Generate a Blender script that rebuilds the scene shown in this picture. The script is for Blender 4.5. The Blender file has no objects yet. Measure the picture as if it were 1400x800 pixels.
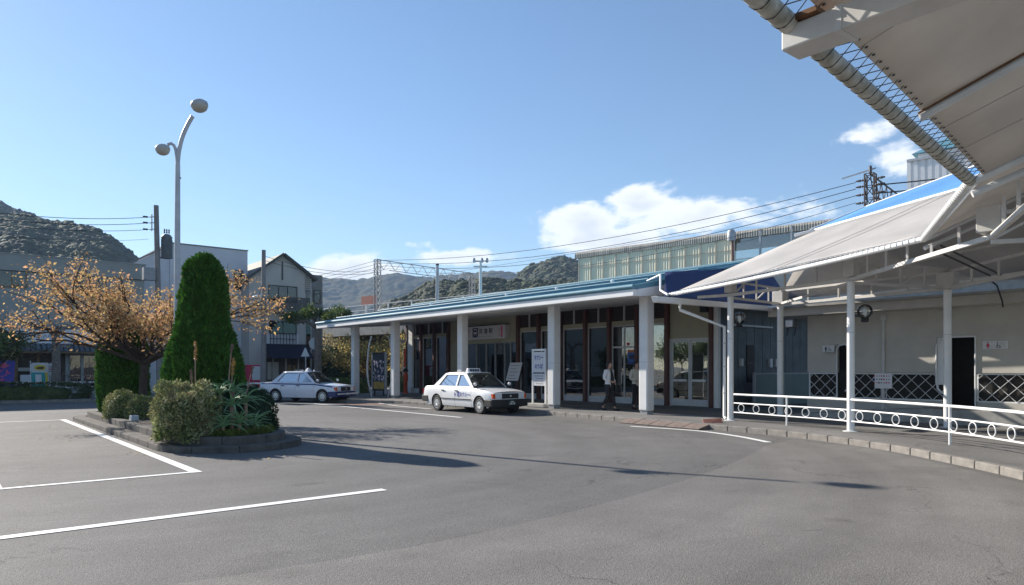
import bpy, bmesh, math, random
import numpy as np
from mathutils import Vector, Matrix, noise
random.seed(7); RNG = np.random.default_rng(7)
SC = bpy.context.scene; COL = SC.collection
R = math.radians

# ------------------------------------------------------------------ camera, sky, sun, exposure
F, HOR, CX, CH, W0 = 970.0, 504.0, 700.0, 1.65, 1400.0     # focal length and horizon in photo pixels, eye height
TH = math.atan((CX + 95.0) / F)                            # station front runs along +Y, the camera looks TH to its right
cam_d = bpy.data.cameras.new('camera'); cam = bpy.data.objects.new('camera', cam_d); COL.objects.link(cam)
cam_d.sensor_width = 36; cam_d.lens = F / W0 * 36; cam_d.shift_y = (HOR - 400) / W0
cam_d.clip_start = .05; cam_d.clip_end = 20000
cam.location = (0, 0, CH); cam.rotation_euler = (R(90), 0, -TH)
SC.camera = cam

SUN_EL = R(28.4); SUN_AZ = R(-15)                          # azimuth from +Y towards +X
sdir = Vector((math.sin(SUN_AZ) * math.cos(SUN_EL), math.cos(SUN_AZ) * math.cos(SUN_EL), math.sin(SUN_EL)))
sun_d = bpy.data.lights.new('sun', 'SUN'); sun_d.energy = 5.0; sun_d.angle = R(.53); sun_d.color = (1, .925, .82)
sun = bpy.data.objects.new('sun', sun_d); COL.objects.link(sun)
sun.rotation_euler = sdir.to_track_quat('Z', 'Y').to_euler(); sun.location = (0, 0, 60)

SC.view_settings.view_transform = 'Standard'; SC.view_settings.look = 'None'
SC.view_settings.exposure = .93; SC.view_settings.gamma = 1
SC.view_settings.use_curve_mapping = False

fwv = Vector((math.sin(TH), math.cos(TH), 0)); rtv = Vector((math.cos(TH), -math.sin(TH), 0))
def ray(px, py): return fwv * F + rtv * (px - CX) + Vector((0, 0, HOR - py))
def gp(px, py, z=0.0):
    d = ray(px, py); t = (z - CH) / d.z; return Vector((d.x * t, d.y * t, z))
def onX(px, py, X):
    d = ray(px, py); t = X / d.x; return Vector((X, d.y * t, CH + d.z * t))
def onY(px, py, Y):
    d = ray(px, py); t = Y / d.y; return Vector((d.x * t, Y, CH + d.z * t))
def atD(px, py, D):
    d = ray(px, py) * (D / F); return Vector((d.x, d.y, CH + d.z))
def atZ(px, py, z): return gp(px, py, z)

world = bpy.data.worlds.new('World'); SC.world = world; world.use_nodes = True
def build_world():
    nt = world.node_tree; N = nt.nodes; L = nt.links; N.clear()
    out = N.new('ShaderNodeOutputWorld'); bg = N.new('ShaderNodeBackground'); bg.inputs[1].default_value = .085
    sky = N.new('ShaderNodeTexSky'); sky.sky_type = 'NISHITA'; sky.sun_disc = False
    sky.sun_elevation = SUN_EL; sky.sun_rotation = SUN_AZ; sky.altitude = 0
    sky.air_density = 1.0; sky.dust_density = .12; sky.ozone_density = 2.5
    tc = N.new('ShaderNodeTexCoord')
    def math_(op, a, b=None, c=None):
        n = N.new('ShaderNodeMath'); n.operation = op
        for i, v in enumerate((a, b, c)):
            if v is None: continue
            if isinstance(v, (int, float)): n.inputs[i].default_value = v
            else: L.new(v, n.inputs[i])
        return n.outputs[0]
    nrm = N.new('ShaderNodeVectorMath'); nrm.operation = 'NORMALIZE'; L.new(tc.outputs['Generated'], nrm.inputs[0])
    d = nrm.outputs[0]
    sep = N.new('ShaderNodeSeparateXYZ'); L.new(d, sep.inputs[0]); z = sep.outputs[2]
    # azimuth/elevation coordinates for the cloud noise: (x,y)/(horizontal length), z stretched so that clouds are flatter
    mp = N.new('ShaderNodeMapping'); mp.inputs['Scale'].default_value = (1, 1, 1.9); L.new(d, mp.inputs[0])
    def nz(scale, det, rough, off=0):
        n = N.new('ShaderNodeTexNoise'); n.inputs['Scale'].default_value = scale; n.inputs['Detail'].default_value = det
        n.inputs['Roughness'].default_value = rough; n.inputs['Distortion'].default_value = .25
        if off:
            v = N.new('ShaderNodeVectorMath'); v.operation = 'ADD'; v.inputs[1].default_value = (off, off * .7, off * .3)
            L.new(mp.outputs[0], v.inputs[0]); L.new(v.outputs[0], n.inputs['Vector'])
        else: L.new(mp.outputs[0], n.inputs['Vector'])
        return n.outputs[0]
    n1 = nz(11, 10, .60); n2 = nz(3.2, 3, .5, 4.3); n3 = nz(22, 6, .6, 9.1)
    # cumulus banks low over the hills: (px, py, half-width, half-height, strength) of each bank as seen from here
    tot = None
    for (px, py, hw, hh, st) in [(800, 302, 75, 26, .62), (868, 278, 46, 30, .66), (930, 300, 95, 28, .60), (1040, 290, 95, 30, .50),
                                 (845, 325, 115, 22, .58), (485, 372, 60, 26, .66), (640, 352, 80, 14, .55), (575, 334, 50, 9, .34),
                                 (1190, 185, 70, 22, .44), (1235, 215, 50, 30, .56), (740, 372, 60, 14, .4)]:
        c = ray(px, py).normalized(); r_ = Vector((c.y, -c.x, 0)).normalized(); u_ = r_.cross(c)
        dd = ray(px, py).length
        def dot(v):
            n = N.new('ShaderNodeVectorMath'); n.operation = 'DOT_PRODUCT'; L.new(d, n.inputs[0]); n.inputs[1].default_value = v; return n.outputs['Value']
        a = math_('MULTIPLY', dot(r_), dd / hw); b = math_('MULTIPLY', dot(u_), dd / hh)
        q = math_('ADD', math_('MULTIPLY', a, a), math_('MULTIPLY', b, b))
        front = math_('GREATER_THAN', dot(c), .5)
        g = math_('MULTIPLY', math_('MULTIPLY', math_('POWER', 2.718, math_('MULTIPLY', q, -.75)), st), front)
        tot = g if tot is None else math_('MAXIMUM', tot, g)
    # the same kind of scattered low cumulus all round the horizon
    band = math_('MULTIPLY', math_('SMOOTH_MIN', math_('MULTIPLY', z, 14), 1.0, .3), math_('MAXIMUM', math_('MULTIPLY_ADD', z, -4.2, 1), 0))
    low = math_('MULTIPLY', math_('MULTIPLY', band, math_('MAXIMUM', math_('MULTIPLY_ADD', n2, 4, -2.15), 0)), .40)
    tot = math_('MAXIMUM', tot, low)
    dens = math_('ADD', math_('MULTIPLY_ADD', n1, 1.0, -.5), math_('MULTIPLY_ADD', n3, .30, -.15))
    dens = math_('ADD', math_('MULTIPLY', dens, 1.15), math_('ADD', tot, -.275))
    ramp = N.new('ShaderNodeMapRange'); ramp.interpolation_type = 'SMOOTHSTEP'
    ramp.inputs[1].default_value = 0.0; ramp.inputs[2].default_value = .24; L.new(dens, ramp.inputs[0])
    any_ = N.new('ShaderNodeMapRange'); any_.inputs[1].default_value = .02; any_.inputs[2].default_value = .09; L.new(tot, any_.inputs[0])
    fac = math_('MULTIPLY', math_('MULTIPLY', ramp.outputs[0], any_.outputs[0]), .93)
    shade = N.new('ShaderNodeMapRange'); shade.inputs[1].default_value = .1; shade.inputs[2].default_value = .52; L.new(dens, shade.inputs[0])
    cc = N.new('ShaderNodeMix'); cc.data_type = 'RGBA'
    cc.inputs[6].default_value = (8.6, 8.6, 8.5, 1); cc.inputs[7].default_value = (5.2, 5.5, 5.9, 1); L.new(math_('MULTIPLY', shade.outputs[0], .8), cc.inputs[0])
    mx = N.new('ShaderNodeMix'); mx.data_type = 'RGBA'; L.new(fac, mx.inputs[0]); hs = N.new('ShaderNodeHueSaturation'); hs.inputs['Saturation'].default_value = 1.06; L.new(sky.outputs[0], hs.inputs['Color']); L.new(hs.outputs[0], mx.inputs[6]); L.new(cc.outputs[2], mx.inputs[7])
    L.new(mx.outputs[2], bg.inputs[0]); L.new(bg.outputs[0], out.inputs[0])
build_world()

# ------------------------------------------------------------------ materials
MAT = {}
def M(name, col, rough=.6, var=.12, scale=3., metal=0., bump=0., bscale=40., spec=.5, dirt=None, streak=False, alpha=None, emit=0, trans=0, island=0, coat=0):
    if name in MAT: return MAT[name]
    m = bpy.data.materials.new(name); m.use_nodes = True; nt = m.node_tree; N = nt.nodes; L = nt.links
    b = N['Principled BSDF']; b.inputs['Roughness'].default_value = rough; b.inputs['Metallic'].default_value = metal
    b.inputs['Specular IOR Level'].default_value = spec; b.inputs['Coat Weight'].default_value = coat; b.inputs['Coat Roughness'].default_value = .05
    tc = N.new('ShaderNodeTexCoord'); mp = N.new('ShaderNodeMapping'); L.new(tc.outputs['Object'], mp.inputs[0])
    if streak: mp.inputs['Scale'].default_value = (1, 1, .12)
    n = N.new('ShaderNodeTexNoise'); n.inputs['Scale'].default_value = scale; n.inputs['Detail'].default_value = 6; n.inputs['Roughness'].default_value = .6
    L.new(mp.outputs[0], n.inputs['Vector'])
    r = N.new('ShaderNodeValToRGB'); e = r.color_ramp.elements
    e[0].position = .32; e[1].position = .68
    d = dirt if dirt else tuple(c * (1 - var) for c in col)
    e[0].color = (*d, 1); e[1].color = (*[min(1, c * (1 + var * .6)) for c in col], 1)
    L.new(n.outputs[0], r.inputs[0]); cur = r.outputs[0]
    if island:
        g = N.new('ShaderNodeNewGeometry'); hs = N.new('ShaderNodeHueSaturation')
        mr = N.new('ShaderNodeMapRange'); mr.inputs[3].default_value = 1 - island; mr.inputs[4].default_value = 1 + island
        L.new(g.outputs['Random Per Island'], mr.inputs[0]); L.new(mr.outputs[0], hs.inputs['Value'])
        mr2 = N.new('ShaderNodeMapRange'); mr2.inputs[3].default_value = .5 - island * .06; mr2.inputs[4].default_value = .5 + island * .06
        ml = N.new('ShaderNodeMath'); ml.operation = 'FRACT'; ml2 = N.new('ShaderNodeMath'); ml2.operation = 'MULTIPLY'; ml2.inputs[1].default_value = 7.31
        L.new(g.outputs['Random Per Island'], ml2.inputs[0]); L.new(ml2.outputs[0], ml.inputs[0]); L.new(ml.outputs[0], mr2.inputs[0])
        L.new(mr2.outputs[0], hs.inputs['Hue']); L.new(cur, hs.inputs['Color']); cur = hs.outputs[0]
    L.new(cur, b.inputs['Base Color'])
    if bump:
        n2 = N.new('ShaderNodeTexNoise'); n2.inputs['Scale'].default_value = bscale; n2.inputs['Detail'].default_value = 4
        L.new(tc.outputs['Object'], n2.inputs['Vector'])
        bp = N.new('ShaderNodeBump'); bp.inputs['Strength'].default_value = bump; bp.inputs['Distance'].default_value = .02
        L.new(n2.outputs[0], bp.inputs['Height']); L.new(bp.outputs[0], b.inputs['Normal'])
    if emit:
        L.new(cur, b.inputs['Emission Color']); b.inputs['Emission Strength'].default_value = emit
    if trans:
        out = N['Material Output']; t = N.new('ShaderNodeBsdfTranslucent'); mx = N.new('ShaderNodeMixShader'); mx.inputs[0].default_value = trans
        L.new(cur, t.inputs[0]); L.new(b.outputs[0], mx.inputs[1]); L.new(t.outputs[0], mx.inputs[2]); L.new(mx.outputs[0], out.inputs[0])
    MAT[name] = m; return m
def glass_mat(name, tint=(.75, .82, .8), refl=1.0, rough=.01):
    m = bpy.data.materials.new(name); m.use_nodes = True; nt = m.node_tree; N = nt.nodes; L = nt.links; N.remove(N['Principled BSDF'])
    out = N['Material Output']; t = N.new('ShaderNodeBsdfTransparent'); t.inputs[0].default_value = (*tint, 1)
    g = N.new('ShaderNodeBsdfGlossy'); g.inputs['Roughness'].default_value = rough
    tc = N.new('ShaderNodeTexCoord'); n = N.new('ShaderNodeTexNoise'); n.inputs['Scale'].default_value = .8; L.new(tc.outputs['Object'], n.inputs['Vector'])
    bp = N.new('ShaderNodeBump'); bp.inputs['Strength'].default_value = .03; bp.inputs['Distance'].default_value = .1; L.new(n.outputs[0], bp.inputs['Height']); L.new(bp.outputs[0], g.inputs['Normal'])
    fr = N.new('ShaderNodeFresnel'); fr.inputs['IOR'].default_value = 1.5
    ml = N.new('ShaderNodeMath'); ml.operation = 'MULTIPLY_ADD'; ml.inputs[1].default_value = 1.5 * refl; ml.inputs[2].default_value = .03 * refl; ml.use_clamp = True
    mx = N.new('ShaderNodeMixShader'); L.new(fr.outputs[0], ml.inputs[0]); L.new(ml.outputs[0], mx.inputs[0])
    L.new(t.outputs[0], mx.inputs[1]); L.new(g.outputs[0], mx.inputs[2]); L.new(mx.outputs[0], out.inputs[0])
    MAT[name] = m; return m

# ------------------------------------------------------------------ geometry helpers
ORG = {}
class MB:
    """collects polygons; build() links them as one mesh object"""
    def __init__(s): s.v = []; s.f = []
    def add(s, vs, fs):
        o = len(s.v); s.v += [Vector(p) for p in vs]; s.f += [tuple(i + o for i in f) for f in fs]; return s
    def quad(s, *p): return s.add(p, [tuple(range(len(p)))])
    def hexa(s, p):      # 8 corners: bottom ring 0-3 (ccw from above), top ring 4-7
        return s.add(p, [(3, 2, 1, 0), (4, 5, 6, 7), (0, 1, 5, 4), (1, 2, 6, 5), (2, 3, 7, 6), (3, 0, 4, 7)])
    def box(s, x0, x1, y0, y1, z0, z1):
        return s.hexa([(x0, y0, z0), (x1, y0, z0), (x1, y1, z0), (x0, y1, z0), (x0, y0, z1), (x1, y0, z1), (x1, y1, z1), (x0, y1, z1)])
    def beam(s, a, b, w, h, up=(0, 0, 1)):
        a = Vector(a); b = Vector(b); d = (b - a).normalized(); u = Vector(up)
        if abs(d.dot(u)) > .99: u = Vector((0, 1, 0))
        x = d.cross(u).normalized(); u = x.cross(d)
        c = [a - x * w / 2 - u * h / 2, a + x * w / 2 - u * h / 2, b + x * w / 2 - u * h / 2, b - x * w / 2 - u * h / 2]
        return s.hexa(c + [p + u * h for p in c])
    def tube(s, pts, r, n=8, caps=True):
        pts = [Vector(p) for p in pts]; k = len(pts); rs = r if isinstance(r, (list, tuple)) else [r] * k
        o = len(s.v); px = None
        for i, p in enumerate(pts):
            t = (pts[min(i + 1, k - 1)] - pts[max(i - 1, 0)])
            t = t.normalized() if t.length > 1e-9 else Vector((0, 0, 1))
            if px is None:
                ref = Vector((0, 0, 1)) if abs(t.z) < .9 else Vector((1, 0, 0)); px = t.cross(ref).normalized()
            else:
                px = px - t * px.dot(t)
                px = px.normalized() if px.length > 1e-6 else t.orthogonal().normalized()
            py = t.cross(px)
            for j in range(n):
                a = 2 * math.pi * j / n; s.v.append(p + (px * math.cos(a) + py * math.sin(a)) * rs[i])
        for i in range(k - 1):
            for j in range(n):
                j2 = (j + 1) % n; s.f.append((o + i * n + j, o + i * n + j2, o + (i + 1) * n + j2, o + (i + 1) * n + j))
        if caps:
            s.f.append(tuple(o + j for j in reversed(range(n)))); s.f.append(tuple(o + (k - 1) * n + j for j in range(n)))
        return s
    def lathe(s, prof, c=(0, 0, 0), n=16, ax=None, ux=None):
        """prof: (r, h) pairs along axis ax"""
        c = Vector(c); ax = Vector(ax or (0, 0, 1)).normalized(); ux = Vector(ux).normalized() if ux else ax.orthogonal().normalized(); uy = ax.cross(ux)
        o = len(s.v); k = len(prof)
        for r, h in prof:
            for j in range(n):
                a = 2 * math.pi * j / n; s.v.append(c + ax * h + (ux * math.cos(a) + uy * math.sin(a)) * max(r, 1e-4))
        for i in range(k - 1):
            for j in range(n):
                j2 = (j + 1) % n; s.f.append((o + i * n + j, o + i * n + j2, o + (i + 1) * n + j2, o + (i + 1) * n + j))
        s.f.append(tuple(o + j for j in reversed(range(n)))); s.f.append(tuple(o + (k - 1) * n + j for j in range(n)))
        return s
    def prism(s, poly, z0, z1):
        n = len(poly); vs = [(p[0], p[1], z0) for p in poly] + [(p[0], p[1], z1) for p in poly]
        fs = [tuple(reversed(range(n))), tuple(range(n, 2 * n))] + [(i, (i + 1) % n, n + (i + 1) % n, n + i) for i in range(n)]
        return s.add(vs, fs)
    def slab(s, poly, thick):       # polygon of 3D points thickened along its normal (downwards)
        P = [Vector(p) for p in poly]; nn = (P[1] - P[0]).cross(P[2] - P[0]).normalized() * thick; n = len(P)
        return s.add(P + [p - nn for p in P], [tuple(range(n)), tuple(reversed(range(n, 2 * n)))] + [((i + 1) % n, i, n + i, n + (i + 1) % n) for i in range(n)])
    def grid(s, rows, close=False):
        o = len(s.v); nr = len(rows); nc = len(rows[0])
        for r in rows: s.v += [Vector(p) for p in r]
        for i in range(nr - 1):
            for j in range(nc if close else nc - 1):
                j2 = (j + 1) % nc; s.f.append((o + i * nc + j, o + i * nc + j2, o + (i + 1) * nc + j2, o + (i + 1) * nc + j))
        return s
    def xf(s, mtx): s.v = [mtx @ p for p in s.v]; return s
    def build(s, name, mat, parent=None, org=None, smooth=False, bevel=0, local=False, solid=0, subd=0, kind=None):
        me = bpy.data.meshes.new(name)
        if local: o0 = Vector((0, 0, 0))
        elif parent is not None: o0 = ORG.get(parent.name, Vector((0, 0, 0)))
        elif org is not None: o0 = Vector(org)
        else:
            xs = [p.x for p in s.v]; ys = [p.y for p in s.v]; zs = [p.z for p in s.v]
            o0 = Vector(((min(xs) + max(xs)) / 2, (min(ys) + max(ys)) / 2, min(zs)))
        me.from_pydata([p - o0 for p in s.v], [], s.f)
        m = MAT[mat] if isinstance(mat, str) else mat
        me.materials.append(m); me.update()
        ob = bpy.data.objects.new(name, me); COL.objects.link(ob)
        if parent is not None: ob.parent = parent
        else: ob.location = o0
        ORG[ob.name] = o0
        if smooth:
            for p in me.polygons: p.use_smooth = True
            if smooth != 'all':
                try: me.set_sharp_from_angle(angle=R(38))
                except Exception: pass
        if solid:
            md = ob.modifiers.new('solid', 'SOLIDIFY'); md.thickness = solid; md.offset = -1
        if bevel:
            md = ob.modifiers.new('bevel', 'BEVEL'); md.width = bevel; md.segments = 2; md.limit_method = 'ANGLE'; md.angle_limit = R(40)
        if subd:
            md = ob.modifiers.new('sub', 'SUBSURF'); md.levels = subd; md.render_levels = subd
        if kind: ob['kind'] = kind
        return ob
def tag(o, label=None, cat=None, group=None, kind=None):
    if label: o['label'] = label
    if cat: o['category'] = cat
    if group: o['group'] = group
    if kind: o['kind'] = kind
    return o
def thing(name, label, cat, loc=(0, 0, 0), group=None, rz=0, local=False):
    o = bpy.data.objects.new(name, None); COL.objects.link(o); o.empty_display_size = .2
    o.location = loc; o.rotation_euler.z = rz; ORG[o.name] = Vector((0, 0, 0)) if local else Vector(loc)
    return tag(o, label, cat, group)
def copy_tree(o, parent=None):
    c = o.copy(); COL.objects.link(c)
    if parent is not None: c.parent = parent
    for ch in list(o.children): copy_tree(ch, c)
    return c
def text(name, body, size, c, right, up, mat, parent=None, fit=None, off=.003, bold=0):
    """flat lettering centred on c, reading along `right`; fit = (width, height) to squeeze it to"""
    cu = bpy.data.curves.new('txt', 'FONT'); cu.body = body; cu.resolution_u = 2; cu.offset = bold
    ob = bpy.data.objects.new('txt', cu); COL.objects.link(ob); bpy.context.view_layer.update()
    me = bpy.data.meshes.new_from_object(ob.evaluated_get(bpy.context.evaluated_depsgraph_get())); bpy.data.objects.remove(ob); bpy.data.curves.remove(cu)
    xs = [v.co.x for v in me.vertices]; ys = [v.co.y for v in me.vertices]
    x0, x1, y0, y1 = min(xs), max(xs), min(ys), max(ys)
    sx = sy = size
    if fit: sx = fit[0] / (x1 - x0); sy = fit[1] / (y1 - y0)
    right = Vector(right).normalized(); up = Vector(up).normalized(); nn = right.cross(up); c = Vector(c)
    mb = MB()
    mb.v = [c + right * (v.co.x - (x0 + x1) / 2) * sx + up * (v.co.y - (y0 + y1) / 2) * sy + nn * off for v in me.vertices]
    mb.f = [tuple(p.vertices) for p in me.polygons]
    bpy.data.meshes.remove(me)
    return mb.build(name, mat, parent)
def lerp(a, b, t): return a + (b - a) * t
def vl(a, b, t): return Vector(a).lerp(Vector(b), t)
def polyline(pts, step):
    """resample a polyline (Catmull-Rom smoothed) at about even steps"""
    P = [Vector(p) for p in pts]; out = []
    for i in range(len(P) - 1):
        p0 = P[max(i - 1, 0)]; p1 = P[i]; p2 = P[i + 1]; p3 = P[min(i + 2, len(P) - 1)]
        k = 24
        for j in range(k):
            t = j / k
            out.append(.5 * ((2 * p1) + (p2 - p0) * t + (2 * p0 - 5 * p1 + 4 * p2 - p3) * t * t + (3 * p1 - p0 - 3 * p2 + p3) * t ** 3))
    out.append(P[-1]); res = [out[0]]; acc = 0
    for a, b in zip(out, out[1:]):
        l = (b - a).length
        while acc + l >= step:
            t = (step - acc) / l; a = a.lerp(b, t); res.append(a); l = (b - a).length; acc = 0
        acc += l
    return res
def np_mesh(name, V, Fq, mat, parent=None, org=(0, 0, 0), kind=None, smooth=False):
    """fast mesh from numpy arrays; Fq is (n,4) or (n,3)"""
    me = bpy.data.meshes.new(name); V = np.asarray(V, dtype=np.float32)
    o0 = np.array(ORG.get(parent.name, (0, 0, 0)) if parent is not None else org, dtype=np.float32)
    n, k = Fq.shape
    me.vertices.add(len(V)); me.vertices.foreach_set('co', (V - o0).ravel())
    me.loops.add(n * k); me.loops.foreach_set('vertex_index', Fq.astype(np.int32).ravel())
    me.polygons.add(n); me.polygons.foreach_set('loop_start', np.arange(0, n * k, k, dtype=np.int32)); me.polygons.foreach_set('loop_total', np.full(n, k, dtype=np.int32))
    if smooth: me.polygons.foreach_set('use_smooth', np.ones(n, dtype=bool))
    me.update(calc_edges=True); me.validate()
    me.materials.append(MAT[mat] if isinstance(mat, str) else mat)
    ob = bpy.data.objects.new(name, me); COL.objects.link(ob)
    if parent is not None: ob.parent = parent
    else: ob.location = Vector([float(x) for x in o0])
    ORG[ob.name] = Vector([float(x) for x in o0])
    if kind: ob['kind'] = kind
    return ob
def leaves(P, Dr, L, Wd, fold=.25, jitter=.5):
    """one four-cornered folded leaf per point P, pointing along Dr (numpy arrays); returns V, F"""
    n = len(P); Dr = Dr + RNG.normal(0, jitter, (n, 3)); Dr /= np.linalg.norm(Dr, axis=1, keepdims=True) + 1e-9
    s = np.cross(Dr, RNG.normal(0, 1, (n, 3))); s /= np.linalg.norm(s, axis=1, keepdims=True) + 1e-9
    u = np.cross(s, Dr); l = (L * RNG.uniform(.65, 1.25, (n, 1))); w = l * Wd / L
    a = P; b = P + Dr * l * .45 + s * w * .5 + u * w * fold; c = P + Dr * l; d = P + Dr * l * .45 - s * w * .5 + u * w * fold
    V = np.stack([a, b, c, d], 1).reshape(-1, 3); Fq = np.arange(4 * n).reshape(n, 4)
    return V, Fq

for nm, a in dict(
    white_paint=((.80, .80, .79), .45, .08, 2.), fascia_white=((.82, .82, .81), .5, .06, 1.5), column_white=((.74, .74, .73), .55, .07, 2.),
    red_brown=((.11, .038, .027), .5, .25, 3.), dark_louver=((.055, .038, .03), .7, .2, 6.), alu=((.62, .63, .64), .4, .1, 3.),
    beige_wall=((.43, .40, .29), .75, .08, 1.5), toilet_wall=((.55, .52, .465), .8, .12, 1.0), concrete=((.36, .35, .33), .85, .2, 3.),
    blue_canvas_shaded=((.02, .035, .14), .75, .2, 2.), blue_roof=((.10, .25, .33), .62, .15, 3.), blue_canvas=((.08, .24, .56), .7, .08, 1.5),
    blue_siding=((.13, .15, .155), .7, .25, 2.), pipe_grey=((.62, .62, .61), .5, .12, 3.), lattice_white=((.78, .79, .80), .5, .06, 3.),
    black=((.012, .012, .013), .55, .2, 8.), rubber=((.022, .022, .023), .8, .2, 8.), dark_metal=((.05, .05, .05), .5, .3, 8.),
    brick_pave=((.19, .145, .125), .85, .25, 6.), rust_red=((.16, .06, .045), .7, .4, 9.), yellow_paint=((.42, .26, .05), .75, .35, 5.),
    road_white=((.72, .72, .70), .7, .16, 2.5), kerb_conc=((.46, .44, .40), .9, .28, 5.), pave_asph=((.16, .155, .15), .9, .2, 2.),
    kerb_dark=((.075, .068, .062), .9, .35, 4.), soil=((.09, .07, .05), .95, .4, 6.), chrome=((.75, .75, .76), .15, .05, 3.),
    taxi_white=((.82, .82, .83), .25, .03, 1.), navy=((.015, .025, .12), .35, .1, 3.), orange_lens=((.65, .10, .02), .2, .1, 6.), red_lens=((.5, .02, .02), .2, .1, 6.),
    lens_clear=((.75, .76, .78), .12, .06, 12.), seat_grey=((.12, .12, .13), .8, .2, 6.), skin=((.50, .30, .22), .55, .08, 8.), hair=((.018, .013, .011), .45, .3, 20.),
    cloth_white=((.74, .73, .74), .8, .07, 8.), cloth_beige=((.56, .52, .44), .85, .08, 8.), cloth_black=((.016, .016, .02), .85, .2, 10.), cloth_blue=((.25, .33, .5), .85, .15, 8.),
    sign_white=((.70, .69, .70), .5, .04, 2.), sign_pink=((.72, .12, .26), .5, .05, 3.), sign_navy=((.012, .02, .09), .5, .05, 3.), ink=((.03, .03, .035), .6, .1, 5.), ink_blue=((.03, .06, .3), .6, .1, 5.), ink_red=((.5, .03, .08), .6, .1, 5.),
    ink_grey=((.3, .3, .3), .6, .1, 5.), pole_conc=((.25, .23, .22), .85, .2, 2.), steel_grey=((.30, .31, .32), .5, .2, 4.), galv=((.48, .49, .51), .45, .15, 5.),
    wire=((.02, .02, .022), .6, .1, 3.), insul=((.12, .10, .10), .3, .2, 5.), transformer=((.13, .15, .165), .55, .2, 5.),
    bark=((.055, .042, .036), .9, .35, 9.), bark_light=((.20, .17, .145), .9, .3, 7.), bark_twig=((.16, .12, .11), .9, .3, 7.), stem_pink=((.36, .22, .17), .8, .3, 8.),
    post_orange=((.62, .08, .02), .5, .15, 5.), banner_teal=((.05, .36, .36), .8, .08, 3.), banner_blue=((.10, .10, .45), .8, .12, 3.), banner_yellow=((.72, .55, .05), .8, .08, 3.), banner_white=((.7, .7, .7), .8, .05, 3.),
    lamp_shell=((.40, .42, .43), .4, .15, 4.), lamp_lens=((.42, .40, .34), .3, .1, 8.), interior_wall=((.42, .40, .36), .8, .1, 1.), interior_floor=((.16, .15, .14), .5, .15, 2.),
    billboard=((.38, .14, .10), .7, .2, 2.), tile_roof=((.10, .12, .14), .6, .25, 4.), shelter_grey=((.30, .31, .30), .6, .2, 3.), ctr_white=((.6, .62, .64), .5, .05, 3.),
).items(): M(nm, *a)
MAT['white_paint'].node_tree.nodes['Principled BSDF'].inputs['Coat Weight'].default_value = .15
glass_mat('glass', (.80, .84, .82), 2.0); glass_mat('car_glass', (.42, .48, .48), .5); glass_mat('clear_lamp', (.85, .87, .87), 1.0)
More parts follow.
